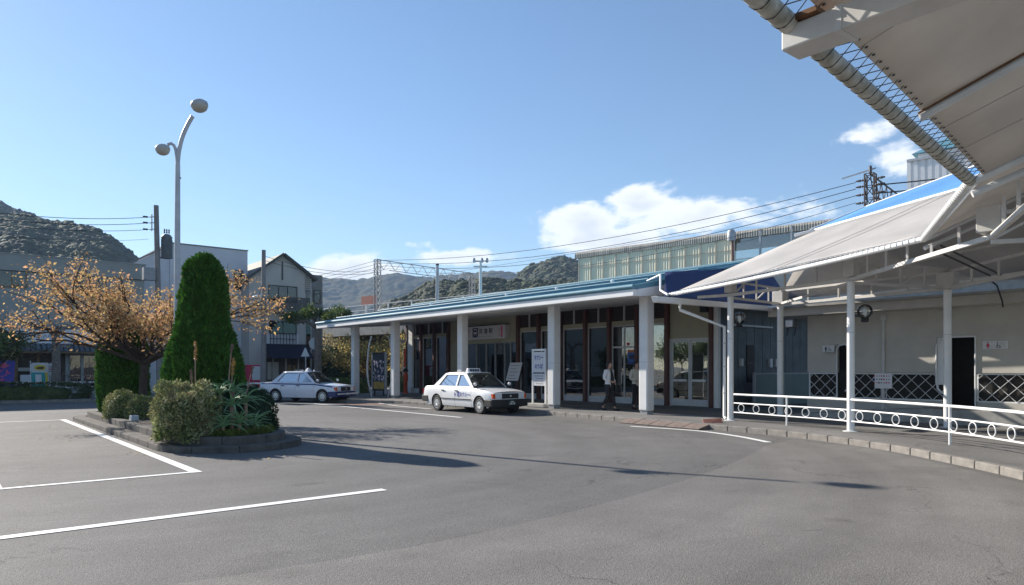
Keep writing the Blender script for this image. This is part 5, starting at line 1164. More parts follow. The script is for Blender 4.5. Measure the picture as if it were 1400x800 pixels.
def person(label, at, rz, coat, inner, walk, bag):
    t = thing('person', label, 'person', tuple(at), 'people walking under the colonnade', rz, local=True)
    # frame: faces -y, its own right hand is at -x
    st_ = .20 if walk else .05
    hipL, kneeL, ankL, toeL = (.09, .0, .90), (.095, -.10 * (st_ / .2), .50), (.09, -st_ * .9, .09), (.10, -st_ * .9 - .15, .04)
    hipR, kneeR, ankR, toeR = (-.09, .0, .90), (-.095, -.0, .49), (-.09, st_ * 1.2, .12), (-.10, st_ * 1.2 - .14, .045)
    P = (0, 0, .96)
    shL, shR = (.175, .01, 1.43), (-.175, .01, 1.43)
    elL, wrL = (.25, .04, 1.16), (.20, -.12, .98); elR, wrR = (-.25, .05, 1.16), (-.10, -.17, 1.06)
    def c3(p, a, b=None): return (*p, a, b or a)
    body = [[c3(P, .14, .10), (0, -.005, 1.12, .13, .095), (0, -.0, 1.30, .15, .105), (0, .01, 1.44, .085, .075), (0, .0, 1.51, .05, .05), (0, -.012, 1.57, .058, .066), (0, -.015, 1.63, .076, .092), (0, -.008, 1.70, .072, .088), (0, 0, 1.755, .035, .045)],
            [(0, -.015, 1.63, .076, .092), (0, -.108, 1.625, .010, .010), (0, -.118, 1.615, .007, .007)],
            [c3(P, .14, .10), c3(hipL, .085), c3(kneeL, .055), c3(ankL, .036), c3(toeL, .032, .025)], [c3(P, .14, .10), c3(hipR, .085), c3(kneeR, .055), c3(ankR, .036), c3(toeR, .032, .025)],
            [(0, .01, 1.44, .085, .075), c3(shL, .055), c3(elL, .038), c3(wrL, .026, .022)], [(0, .01, 1.44, .085, .075), c3(shR, .055), c3(elR, .038), c3(wrR, .026, .022)]]
    body += hand(wrL, (-.02, -.35, -1), 1) + hand(wrR, (.75, -.3, -.15), -1)
    bo = skin_mesh('body', body, 'skin', t)
    # head detail
    for s in (-1, 1):
        MB().lathe([(.001, -.008), (.009, 0), (.001, .006)], (s * .030, -.096, 1.648), 8, ax=(0, -1, 0)).build('eye', 'ink', bo, local=True); MB().lathe([(.006, -.01), (.026, 0), (.02, .008)], (s * .082, .0, 1.63), 8, ax=(s, 0, .1), ux=(0, 0, 1)).build('ear', 'skin', bo, local=True)
    MB().box(-.024, .024, -.104, -.094, 1.582, 1.590).build('mouth', 'ink_red', bo, local=True, bevel=.003)
    hr = MB(); rows = []
    for i in range(9):
        ph = R(10 + i * 13)     # from the crown down
        row = []
        for k in range(16):
            a = 2 * math.pi * k / 16; fr = math.cos(a + math.pi / 2)    # front is -y
            lim = 1.0 if math.sin(a) > -.35 else (.50 if math.sin(a) < -.6 else .72)
            q = ph * lim; row.append((.098 * math.sin(q) * math.cos(a), .006 + .112 * math.sin(q) * math.sin(a), 1.655 + .125 * math.cos(q) - (.04 if q > R(100) else 0)))
        rows.append(row)
    hr.grid(rows, close=True); hr.quad(*[Vector(p) for p in rows[0]]); hr.build('hair', 'hair', bo, local=True, smooth='all', solid=.012)
    skin_mesh('trousers', [[(0, .0, .97, .155, .115), (.09, .0, .88, .098, .10), (kneeL[0], kneeL[1], kneeL[2], .074, .078), (ankL[0], ankL[1] + .01, ankL[2] + .04, .060, .066)], [(0, .0, .97, .155, .115), (-.09, .0, .88, .098, .10), (kneeR[0], kneeR[1], kneeR[2], .074, .078), (ankR[0], ankR[1] + .01, ankR[2] + .04, .060, .066)]], 'cloth_black', t)
    for an, to_ in ((ankL, toeL), (ankR, toeR)): skin_mesh('shoe', [[(an[0], an[1] + .06, .045 if an is ankL else .075, .045, .045), (an[0], an[1], .05 if an is ankL else .08, .055, .055), (to_[0], to_[1] + .02, .042, .055, .045), (to_[0], to_[1] - .06, .038, .042, .036)]], 'black', t)
    jk = [[(0, .015, .80, .205, .150), (0, .01, .95, .19, .140), (0, .01, 1.14, .172, .130), (0, .012, 1.32, .190, .135), (0, .02, 1.45, .115, .095), (0, .015, 1.485, .07, .068)],
          [(0, .02, 1.45, .115, .095), c3(shL, .078), c3(elL, .064), c3(tuple(vl(elL, wrL, .86)), .052)], [(0, .02, 1.45, .115, .095), c3(shR, .078), c3(elR, .064), c3(tuple(vl(elR, wrR, .86)), .052)]]
    skin_mesh('jacket', jk, coat, t)
    if inner: skin_mesh('shirt', [[(.02, -.105, .82, .085, .080), (.015, -.105, 1.05, .090, .075), (.01, -.100, 1.25, .090, .082), (0, -.055, 1.44, .066, .062), (0, -.0, 1.50, .058, .058)]], inner, t)
    else: MB().box(-.006, .006, -.152, -.128, .82, 1.40).build('zip', 'ink_grey', t, local=True)
    if bag:
        b = MB().hexa([(.08, -.26, .66), (.34, -.26, .66), (.34, -.16, .66), (.08, -.16, .66), (.10, -.25, .92), (.32, -.25, .92), (.32, -.17, .92), (.10, -.17, .92)]).build('handbag', 'black', None, org=(0, 0, 0), bevel=.02)
        b.parent = None; b.matrix_world = t.matrix_basis.copy() if False else Matrix.Translation(at) @ Matrix.Rotation(rz, 4, 'Z'); tag(b, 'black bag in the hand of the person in the open white jacket', 'bag')
    return t
person('person in open white jacket over black top and trousers, walking with a bag', gp(833, 561.5, PZ), R(5), 'cloth_white', 'cloth_black', True, True)
person('person in beige jacket and black trousers, half behind a station column', gp(870, 560, PZ), R(-10), 'cloth_beige', None, False, False)
# ------------------------------------------------------------------ vegetation
M('conifer_leaf', (.060, .165, .018), .75, .2, 5., island=.35, trans=.15); M('shrub_dark', (.022, .060, .018), .6, .2, 8., island=.35, trans=.12)
M('shrub_pale', (.40, .36, .20), .75, .3, 2.2, dirt=(.12, .18, .04), island=.45, trans=.2); M('cherry_leaf', (.58, .36, .17), .75, .3, 1.5, dirt=(.36, .24, .11), island=.40, trans=.45)
M('yellow_leaf', (.52, .36, .13), .75, .3, 1.0, dirt=(.34, .30, .09), island=.40, trans=.5); M('green_leaf', (.13, .17, .055), .65, .3, 2., dirt=(.05, .095, .02), island=.40, trans=.3)
M('hedge_leaf', (.085, .115, .03), .7, .3, 3., dirt=(.03, .055, .012), island=.4, trans=.2); M('hedge_light', (.16, .22, .05), .7, .3, 3., island=.35, trans=.25); M('thicket_leaf', (.34, .27, .18), .85, .4, .6, dirt=(.20, .20, .09), island=.4, trans=.45)
M('aloe_leaf', (.19, .33, .15), .5, .25, 6.); M('aloe_flower', (.62, .33, .06), .6, .3, 20., island=.3); M('grass_blade', (.16, .20, .035), .8, .3, 4., island=.4, trans=.3); M('dry_twig', (.22, .15, .12), .9, .3, 6.)
def rnd_dirs(n):
    v = RNG.normal(0, 1, (n, 3)); return v / np.linalg.norm(v, axis=1, keepdims=True)
def grow(mb, p, d, L, r, depth, tips, spread=.6, up=.15, taper=.62, kids=(2, 3), seg=4, wig=.18, rng=random, minr=.004, sides=6):
    pts = [Vector(p)]; d = Vector(d).normalized()
    for k in range(seg):
        d = (d + Vector((rng.gauss(0, wig), rng.gauss(0, wig), rng.gauss(0, wig) + up * .3))).normalized(); pts.append(pts[-1] + d * L / seg)
    rs = [max(minr, lerp(r, r * taper, k / seg)) for k in range(seg + 1)]
    mb.tube(pts, rs, sides if r > .03 else 4, caps=False)
    for k in range(1, seg + 1): tips.append((pts[k], d.copy(), depth))
    if depth <= 0: return
    for k in range(rng.randint(*kids)):
        q = pts[rng.randint(max(1, seg - 2), seg)]; s = Vector((rng.gauss(0, 1), rng.gauss(0, 1), rng.gauss(0, .6))); s = (s - d * s.dot(d)).normalized()
        grow(mb, q, (d + s * spread * rng.uniform(.6, 1.3) + Vector((0, 0, up))).normalized(), L * rng.uniform(.6, .85), r * taper * rng.uniform(.7, .95), depth - 1, tips, spread, up, taper, kids, seg, wig, rng, minr, sides)
def leaf_part(t, pts, dirs, L_, W_, mat, jit=.6, name='crown'):
    V, Fq = leaves(np.array(pts), np.array(dirs), L_, W_, jitter=jit); return np_mesh(name, V, Fq, mat, t)
def leaf_cloud(tips, per, rad, mind, rng, maxdepth=99, droop=.3):
    P, D = [], []
    for p, d, dep in tips:
        if dep > mind: continue
        for k in range(per):
            o = Vector((rng.gauss(0, rad), rng.gauss(0, rad), rng.gauss(0, rad * .7))); P.append(p + o); D.append(Vector((d.x * .5 + rng.gauss(0, .4), d.y * .5 + rng.gauss(0, .4), -droop)))
    return P, D

# --- island: topiary conifers
def topiary(at, prof, n, label, lean=0):
    t = thing('conifer', label, 'tree', at, 'clipped conifers on the island'); at = Vector(at)
    hs = np.array([h for r_, h in prof]); rs = np.array([r_ for r_, h in prof])
    MB().lathe([(max(.02, r_ - .10), h) for r_, h in prof[:-1]] + [(.02, prof[-1][1] - .12)], tuple(at), 20).build('inner_growth', 'conifer_leaf', t, smooth='all')
    MB().lathe([(.09, -.02), (.07, .5), (.03, prof[-1][1] * .7)], tuple(at), 8).build('trunk', 'bark', t)
    w = RNG.random(n * 2); h = hs[0] + (hs[-1] - hs[0]) * w; r_ = np.interp(h, hs, rs); keep = RNG.random(n * 2) < (r_ / rs.max()) * .8 + .2; h = h[keep][:n]; r_ = r_[keep][:n]; m = len(h)
    a = RNG.random(m) * 2 * np.pi
    # vertical tufts: the surface swells and dips in clumps
    lump = np.array([noise.noise(Vector((math.cos(x) * 6 * rr_, math.sin(x) * 6 * rr_, z * 1.3)) + at) * .09 + noise.noise(Vector((math.cos(x) * 14 * rr_, math.sin(x) * 14 * rr_, z * 4.5))) * .06 for x, rr_, z in zip(a, r_, h)])
    rr2 = r_ + lump - .06 * RNG.random(m) ** 2
    P = np.stack([at.x + np.cos(a) * rr2, at.y + np.sin(a) * rr2, at.z + h], 1)
    D = np.stack([np.cos(a) * .75, np.sin(a) * .75, np.full(m, .95)], 1)
    V, Fq = leaves(P, D, .12, .05, jitter=.33); np_mesh('crown', V, Fq, 'conifer_leaf', t)
    return t
ca = onX(279, 520, 5.0); ca.z = .30
cz = .3
PROF = [(.92, 0), (.97, .5), (.96, 1.0), (.90, 1.45), (.79, 1.98), (.64, 2.43), (.56, 2.95), (.50, 3.54), (.43, 3.95), (.33, 4.15), (.18, 4.28), (.04, 4.34)]
topiary((ca.x, ca.y, .27), [(r_ * .88, h * .93) for r_, h in PROF], 36000, 'big bell-shaped clipped green conifer on the traffic island')
c2_ = onX(184, 520, 5.3)
topiary((4.72, 25.2, .27), [(.6, 0), (.68, .5), (.70, 1.1), (.66, 1.8), (.56, 2.3), (.34, 2.6), (.08, 2.75)], 14000, 'smaller dark conifer standing under the orange cherry tree')

# --- shrubs
def shrub(name, label, c, rx, ry, h, n, L_, mat, z0=.3, group='rounded shrubs on the island', cat='shrub', jit=.7, lumps=.16, rz=0, core='shrub_dark', sq=2.6):
    c = Vector(c); t = thing(name, label, cat, (c.x, c.y, z0), group)
    v = rnd_dirs(n); v[:, 2] = np.abs(v[:, 2]) * 1.0 - .05
    k = (np.abs(v[:, 0]) ** sq + np.abs(v[:, 1]) ** sq + np.abs(v[:, 2]) ** sq) ** (-1 / sq); v = v * k[:, None]
    lm = np.array([1 + lumps * (noise.noise(Vector(x) * 2.2 + c) + .6 * noise.noise(Vector(x) * 5.5 + c)) for x in v]) - .12 * RNG.random(n) ** 2
    P = v * lm[:, None] * np.array([rx, ry, h]); ca_, sa = math.cos(rz), math.sin(rz)
    P = np.stack([P[:, 0] * ca_ - P[:, 1] * sa, P[:, 0] * sa + P[:, 1] * ca_, P[:, 2]], 1) + np.array([c.x, c.y, z0 + .02])
    V, Fq = leaves(P, v * .8 + np.array([0, 0, .25]), L_, L_ * .55, jitter=jit); np_mesh('foliage', V, Fq, mat, t)
    co = MB(); rows = []
    for i in range(8):
        ph = R(2 + i * 12.5); rows.append([])
        for j in range(16):
            q = Vector((math.sin(ph) * math.cos(j * math.pi / 8), math.sin(ph) * math.sin(j * math.pi / 8), math.cos(ph)))
            kk = (abs(q.x) ** sq + abs(q.y) ** sq + abs(q.z) ** sq) ** (-1 / sq); q = q * kk * .84 * (1 + lumps * noise.noise(q * 2.2 + c)); x, y = q.x * rx, q.y * ry
            rows[-1].append((c.x + x * ca_ - y * sa, c.y + x * sa + y * ca_, z0 + q.z * h))
    co.grid(rows, close=True); co.quad(*rows[0][::-1]); co.build('branches', core, t, smooth='all')
    return t
shrub('flowering_shrub', 'big pale-leaved rounded shrub at the nose of the island beside the aloe', (4.10, 15.62, 0), .57, .78, 1.06, 10000, .07, 'shrub_pale', .24, core='hedge_leaf', lumps=.32)
shrub('evergreen_shrub', 'dark green rounded shrub at the island end nearest the taxis', (5.45, 16.3, 0), .70, .9, .92, 9000, .055, 'shrub_dark', .26)
shrub('flowering_shrub', 'pale-topped low shrub by the island kerb, farthest from the aloe', (4.2, 22.6, 0), .46, .52, .72, 4500, .05, 'shrub_pale', .25, core='hedge_leaf')
shrub('flowering_shrub', 'small pale shrub between the white block and the conifer', (4.55, 21.8, 0), .42, .45, .58, 3500, .05, 'shrub_pale', .25, core='hedge_leaf')
o = MB().box(4.08, 4.26, 20.75, 21.0, .271, .41).build('marker_block', 'ctr_white', bevel=.012); tag(o, 'small white block on the island kerb beside the shrubs', 'block')
# low turf along the island's edge
n = 5200; a = RNG.random(n) * math.pi * 1.1 + math.pi * .98; rr_ = .86 - .3 * RNG.random(n) ** 1.5; P = np.stack([4.95 + np.cos(a) * rr_, 15.6 + np.sin(a) * rr_, np.full(n, .262)], 1)
V, Fq = leaves(P, np.tile([0, 0, 1.0], (n, 1)), .15, .02, jitter=.4); o = np_mesh('turf', V, Fq, 'grass_blade', org=(5.5, 15, .3)); tag(o, 'fringe of yellow-green grass along the island kerb', 'grass', kind='stuff')
# dry leaves on the ground round the island
n = 130; P = np.stack([RNG.normal(4.0, 1.2, n), RNG.uniform(12.6, 24, n), np.full(n, .012)], 1); P = P[(P[:, 0] < 3.35) | (P[:, 1] < 13.6)]
V, Fq = leaves(P, np.tile([1.0, .3, 0], (len(P), 1)), .07, .045, jitter=.6); V[:, 2] = .012 + np.abs(V[:, 2] - .012) * .35; o = np_mesh('fallen_leaves', V, Fq, 'cherry_leaf', org=(4, 15, .01)); tag(o, 'scattered fallen leaves beside the island', 'leaves', kind='stuff')
# aloe
al = thing('aloe_plant', 'spiky blue-green aloe with flower stalks at the nose of the island', 'plant', (5.05, 14.95, .3))
rows = []
for k in range(8):
    u = k / 7; w = .028 * (1 - u) ** .8 + .002; x = .50 * u; z = .30 * u - .42 * u * u; rows.append([(x, -w, z + w * .5), (x, 0, z), (x, w, z + w * .5)])
lf0 = MB().grid(rows).build('leaf', 'aloe_leaf', al, local=True, smooth='all', solid=.008); first = True; rr = random.Random(12)
for (x, y, z, n_, s_) in ((4.62, 14.92, .45, 22, .95), (4.92, 14.86, .50, 24, 1.0), (5.28, 14.98, .42, 22, .9), (4.85, 15.12, .85, 24, 1.0), (5.2, 15.30, .92, 22, .95), (4.7, 15.4, 1.1, 20, .9), (5.0, 15.5, 1.15, 20, .85)):
    MB().tube([(x, y, .28), (x, y, z)], .035, 6).build('stem', 'stem_pink', al)
    for k in range(n_):
        if first: l_ = lf0; first = False
        else: l_ = lf0.copy(); COL.objects.link(l_); l_.parent = al
        l_.location = (x - 5.05, y - 14.95, z - .3 + rr.uniform(-.02, .02)); l_.rotation_euler = (0, -rr.uniform(-.15, 1.1) , 2.4 * k); q = s_ * rr.uniform(.75, 1.12); l_.scale = (q, q, q)
for px, py0, py1, tip, lean in ((267, 466, 545, .2, 0), (318, 488, 560, .14, .12), (316, 470, 520, 0, .1), (343, 500, 545, 0, .25), (262, 505, 560, 0, -.05), (300, 540, 575, .05, 0)):
    b = atD(px - lean * 30, py1, 15.2); tp = atD(px + lean * 12, py0, 15.2); MB().tube([b, vl(b, tp, .5) + Vector((0, 0, .02)), tp], [.016, .013, .010], 5).build('flower_stalk', 'stem_pink', al)
    n = 90; u = RNG.random((n, 1)) * (.55 if tip else .4); P = np.array(tp) + (np.array(b) - np.array(tp)) * u * .6; D = rnd_dirs(n); D[:, 2] = -.4
    V, Fq = leaves(P, D, .055 if tip else .04, .02, jitter=.2); np_mesh('flower_spike', V, Fq, 'aloe_flower' if tip > .1 else 'dry_twig', al)

# --- cherry tree on the island
def cherry():
    at = onX(214, 520, 5.0); base = Vector((5.0, 23.9, .28)); rng = random.Random(21); t = thing('cherry_tree', 'spreading cherry tree with orange autumn leaves on the island beside the lamp post', 'tree', tuple(base))
    mb = MB(); tips = []; top = base + Vector((.05, -.05, 1.75)); mb.tube([base - Vector((0, 0, .05)), base + Vector((.03, 0, .8)), top], [.15, .12, .11], 9)
    for a_, up_, L_ in ((-178, .58, 2.0), (-168, .55, 2.1), (-150, .5, 1.9), (-120, .45, 1.3), (-95, .35, 1.2), (-50, .35, 1.3), (-20, .42, 1.45), (5, .62, 1.9), (12, .40, 1.95), (45, .5, 1.3), (100, .4, 1.3), (150, .42, 1.9), (172, .60, 2.05), (175, .75, 1.8), (-60, 1.1, 1.3), (170, 1.2, 1.2), (-140, .9, 1.3), (120, .8, 1.3)):
        d = rtv * math.cos(R(a_)) + fwv * math.sin(R(a_)); d = Vector((d.x, d.y, up_)); grow(mb, top - Vector((0, 0, rng.uniform(0, .3))), d, L_, .062, 3, tips, .55, .07, .64, (2, 3), 4, .13, rng)
    mb.build('trunk', 'bark', t, smooth=True)
    lim = [x for x in tips if x[0].z < 4.95 - .10 * abs((x[0] - base).dot(rtv)) and x[0].z > 2.05 + .22 * abs((x[0] - base).dot(rtv))]
    P, D = leaf_cloud(lim, 8, .17, 2, rng); leaf_part(t, P, D, .098, .056, 'cherry_leaf'); return len(P)
nleaf = cherry()
def small_tree(name, label, base, trunk_h, L_, n_l, leaf, per, rad, lsz, seed, group=None, bark='bark', up=.25, depth=3, rt=.10, mind=2, spread=.6):
    rng = random.Random(seed); base = Vector(base); t = thing(name, label, 'tree', tuple(base), group); mb = MB(); tips = []
    top = base + Vector((rng.gauss(0, .15), rng.gauss(0, .15), trunk_h)); mb.tube([base - Vector((0, 0, .05)), vl(base, top, .5) + Vector((rng.gauss(0, .08), 0, 0)), top], [rt, rt * .85, rt * .75], 8)
    for k in range(n_l):
        a_ = 2 * math.pi * (k + rng.random() * .6) / n_l; grow(mb, top - Vector((0, 0, rng.uniform(0, .25))), (math.cos(a_), math.sin(a_), rng.uniform(.3, 1.0)), L_ * rng.uniform(.8, 1.2), rt * .5, depth, tips, spread, up * .4, .62, (2, 3), 3, .15, rng, minr=.008, sides=5)
    mb.build('trunk', bark, t, smooth=True)
    if per: P, D = leaf_cloud(tips, per, rad, mind, rng); leaf_part(t, P, D, lsz, lsz * .55, leaf)
    return t
for i, (px, D, lab) in enumerate(((470, 52, 'yellow-leaved cherry tree with forked dark trunk seen left of the first column'), (512, 50, 'yellow-leaved cherry tree behind the photo board'), (548, 55, 'yellow-leaved cherry tree beyond the orange banner'), (492, 60, 'yellow-leaved cherry tree standing behind the other yellow trees'), (585, 58, 'yellow-leaved cherry tree seen through the glazed station corner'))):
    small_tree('autumn_cherry', lab, (*atD(px, 504, D).xy, .02), 1.35, 1.35, 6, 'yellow_leaf', 5, .26, .17, 30 + i, 'yellow trees beyond the station')
# pollarded street trees
def pollard(base, h, label, seed, leaf, rt=.22, arms=5, armL=1.3, per=9, lean=(0, 0)):
    rng = random.Random(seed); base = Vector(base); t = thing('pollard_tree', label, 'tree', tuple(base), 'pollarded street trees'); mb = MB(); top = base + Vector((lean[0], lean[1], h)); P, D = [], []
    mb.tube([base - Vector((0, 0, .05)), vl(base, top, .5) + Vector((.04, 0, 0)), top], [rt * 1.2, rt, rt * .9], 9)
    for k in range(arms):
        a_ = 2 * math.pi * (k + rng.random() * .5) / arms; e = top + Vector((math.cos(a_) * armL, math.sin(a_) * armL, rng.uniform(.1, .65))); mb.tube([top - Vector((0, 0, .2)), vl(top, e, .5) + Vector((0, 0, .15)), e], [rt * .55, rt * .4, rt * .42], 7); mb.lathe([(.02, -.1), (rt * .5, 0), (rt * .4, .12), (.02, .18)], tuple(e), 7)
        for j in range(16):
            d = Vector((rng.gauss(0, .7) + math.cos(a_) * .3, rng.gauss(0, .7) + math.sin(a_) * .3, rng.uniform(.1, 1))).normalized(); q = e + d * rng.uniform(.35, .8); mb.tube([e, q], [.014, .006], 4, caps=False)
            for m in range(per): P.append(vl(e, q, rng.uniform(.4, 1.05)) + Vector((rng.gauss(0, .09), rng.gauss(0, .09), rng.gauss(0, .09)))); D.append(d)
    mb.build('trunk', 'bark_light', t, smooth=True)
    if P: leaf_part(t, P, D, .20, .075, leaf, .7)
    return t
b = atD(434, 504, 44); pollard((b.x, b.y, .02), 4.3, 'stout pollarded tree with grey-green leaf tufts beside the station roof end', 5, 'green_leaf', arms=7, armL=1.35, per=40)
b = onY(76, 504, 43.2); pollard((b.x, b.y, .14), 3.35, 'bare grey pollarded trunk behind the low hedge', 9, 'green_leaf', .20, 4, 1.0, 0)
b = onY(122, 504, 41.9)
small_tree('bare_tree', 'small bare twisted tree at the end of the low hedge', (b.x, b.y, .14), .55, .95, 5, 'cherry_leaf', 0, .1, .1, 77, bark='bark_twig', depth=3, rt=.09)
b = atD(-26, 504, 33); small_tree('street_tree', 'leafy green street tree at the edge of the shop front', (b.x, b.y, .02), 1.7, 1.0, 6, 'green_leaf', 10, .22, .16, 62, 'green street trees')
for i, (x, y) in enumerate(((-6.5, 39.5), (-11, 44), (1.5 - 9, 33))): small_tree('street_tree', 'leafy green street tree beside the rotary, mirrored in the shop windows', (x, y, .02), 2.2, 1.3, 6, 'green_leaf', 8, .3, .2, 90 + i, 'green street trees')
# hedges
def hedge(label, a, b, w, h, n, mat, z0=.12, group='clipped hedges along the streets', L_=.09):
    a = Vector(a); b = Vector(b); Ln = (b - a).length; shrub('hedge', label, ((a + b) / 2), Ln / 2, w / 2, h, n, L_, mat, z0, group, 'hedge', .8, .10, math.atan2((b - a).y, (b - a).x), 'hedge_leaf', 7.)
hedge('long low clipped hedge before the fish shop', (-3.5, 42.1, 0), (6.1, 41.45, 0), .8, .82, 9000, 'hedge_leaf')
hedge('short clipped hedge beside the small bare tree', (7.25, 41.7, 0), (8.4, 41.7, 0), .8, .72, 2200, 'hedge_leaf')
p, q = atD(440, 504, 46), atD(500, 504, 44); hedge('light green clipped hedge beyond the colonnade', (p.x, p.y, 0), (q.x, q.y, 0), .9, .95, 6000, 'hedge_light', .02)
p, q = atD(545, 504, 47), atD(600, 504, 44); hedge('light green hedge behind the glazed station corner', (p.x, p.y, 0), (q.x, q.y, 0), .9, 1.1, 4000, 'hedge_light', .02)
for i, (px, D, r_, h, m_, lab) in enumerate(((455, 66, 3.6, 4.4, 'thicket_leaf', 'brownish thicket behind the yellow trees, at the gable house end'), (500, 68, 3.8, 5.0, 'thicket_leaf', 'brownish thicket behind the yellow trees and the photo board'), (545, 66, 3.8, 5.2, 'thicket_leaf', 'brownish thicket behind the yellow trees and the orange banner'), (590, 66, 3.6, 4.6, 'thicket_leaf', 'brownish thicket behind the glazed station corner'), (458, 52, 1.3, 1.9, 'shrub_dark', 'dark evergreen bush under the forked yellow tree'))):
    b = atD(px, 504, D); shrub('bush', lab, (b.x, b.y, 0), r_, r_, h, 5200, .30 if r_ > 2 else .12, m_, 0, 'bushes beyond the station', 'bush', .9, .35)
# ------------------------------------------------------------------ lamp post on the island
LD = 19.6; LB = atD(242, 504, LD); LB.z = 0
lp = thing('street_lamp', 'tall grey lamp post with two arched arms and bowl heads on the island', 'street lamp', (LB.x, LB.y, 0))
def lpt(px, py): return atD(px, py, LD)
MB().tube([(LB.x, LB.y, .25), lpt(242.3, 400), lpt(242.6, 300), lpt(243, 225)], [.095, .082, .073, .064], 14).build('pole', 'galv', lp, smooth=True)
MB().lathe([(.2, .28), (.2, .31), (.13, .34), (.12, .7)], (LB.x, LB.y, 0), 12).build('base', 'galv', lp)
MB().tube(polyline([lpt(243, 226), lpt(244.6, 207), lpt(249.5, 187), (lpt(257, 170)), lpt(266, 154.5)], .12), .057, 12).build('arm', 'galv', lp, smooth=True)
MB().tube(polyline([lpt(242.2, 228), lpt(241.4, 212), lpt(238.5, 200), lpt(233, 196), lpt(227, 199.5)], .1), .042, 10).build('arm', 'galv', lp, smooth=True)
def head(c, r_, ax):
    h = MB().lathe([(.02, .17 * r_ / .3), (r_ * .55, .15 * r_ / .3), (r_ * .92, .07 * r_ / .3), (r_, 0), (r_ * .98, -.05)], c, 20, ax=ax).build('lamp_head', 'lamp_shell', lp, smooth=True)
    MB().lathe([(r_ * .93, -.045)] + [(r_ * .93 * math.cos(R(q)), -.05 - r_ * .72 * math.sin(R(q))) for q in (15, 35, 55, 72, 88)], c, 20, ax=ax).build('lens', 'lamp_lens', h, smooth=True)
head(lpt(272.5, 143), .232, Vector((0, 0, 1)) - rtv * .18); head(lpt(222.3, 203), .195, Vector((0, 0, 1)) - rtv * .12)
MB().tube([lpt(244, 243), lpt(247.5, 243.5)], .02, 6).build('step_peg', 'dark_metal', lp)

# ------------------------------------------------------------------ utility poles and wires
def util_pole(base, top, r_, label, name='utility_pole'):
    t = thing(name, label, 'utility pole', tuple(base), 'utility poles'); MB().tube([base, top], [r_, r_ * .7], 12).build('pole', 'pole_conc', t, smooth=True); return t
def wire(a, b, sag, r_, label, group='overhead wires'):
    a = Vector(a); b = Vector(b); o = MB().tube([vl(a, b, k / 16) - Vector((0, 0, sag * 4 * (k / 16) * (1 - k / 16))) for k in range(17)], r_, 4).build('overhead_wire', 'wire'); tag(o, label, 'wire', group)
UY = 44.0; ub = onY(219, 504, UY); ub.z = .1; ut = onY(213.5, 281, UY)
up = util_pole(ub, ut, .19, 'grey concrete utility pole with transformer behind the cherry tree')
for py in (297, 305, 314):
    a = onY(204, py, UY); b = onY(215, py - 1, UY); MB().beam(a, b, .05, .05).build('cross_arm', 'galv', up); MB().lathe([(.03, -.18), (.06, -.1), (.04, -.05), (.06, 0), (.03, .1)], a - Vector((.15, 0, 0)), 8, ax=(1, 0, 0)).build('insulator', 'insul', up)
MB().beam(onY(207.5, 293, UY), onY(207.5, 316, UY), .06, .06).build('arm_brace', 'galv', up)
tc_ = onY(228, 337, UY - .1); MB().lathe([(.24, -.7), (.27, -.65), (.27, .42), (.30, .46), (.30, .52), (.2, .66), (.1, .7)], tc_, 16).build('transformer', 'transformer', up, smooth=True)
for a_ in (0, 60, 120, 180, 240, 300): MB().box(tc_.x + .285 * math.cos(R(a_)) - .02, tc_.x + .285 * math.cos(R(a_)) + .02, tc_.y + .285 * math.sin(R(a_)) - .02, tc_.y + .285 * math.sin(R(a_)) + .02, tc_.z - .6, tc_.z + .4).build('cooling_fin', 'transformer', up)
for s in (-.12, 0, .12): MB().lathe([(.03, .74), (.05, .8), (.03, .86), (.05, .92), (.02, 1.0)], tc_ + Vector((s, 0, 0)), 8).build('bushing', 'insul', up)
MB().beam(onY(216, 352, UY), onY(236, 353, UY), .08, .08).build('platform', 'dark_metal', up)
MB().box(ub.x - .9, ub.x - .3, UY - .25, UY + .2, tc_.z - 2.0, tc_.z - 1.3).build('switch_box', 'steel_grey', up)
for nm_, py, p2, r_ in (('uppermost', 297, 287, .015), ('second highest', 305, 296, .015), ('third highest', 314, 303, .013), ('thin lowest', 327, 318, .008)): wire(onY(203, py, UY), onY(-60, p2 - 3, UY - 4), .25, r_, nm_ + ' of the level power wires leading off from the transformer pole', 'power wires from the transformer pole')
p36 = onY(360.5, 504, 42.5); p36.z = .05; t36 = onY(360.5, 342, 42.5); up2 = util_pole(p36, t36, .17, 'plain grey concrete pole before the gabled house')
MB().beam(onY(355, 404, 42.4), onY(361, 402, 42.4), .05, .05).build('lamp_arm', 'galv', up2); MB().lathe([(.05, .1), (.22, .04), (.25, 0), (.2, -.08), (.05, -.12)], onY(351, 406, 42.3), 12).build('lamp_head', 'white_paint', up2, smooth=True)
for py, dd in ((350, 0), (356, .3)): wire(onY(361, py, 42.5), atD(517, 369 + dd * 10, 62), .5, .014, ('upper' if py == 350 else 'lower') + ' thin wire from the plain concrete pole towards the railway', 'service wires from the plain pole')

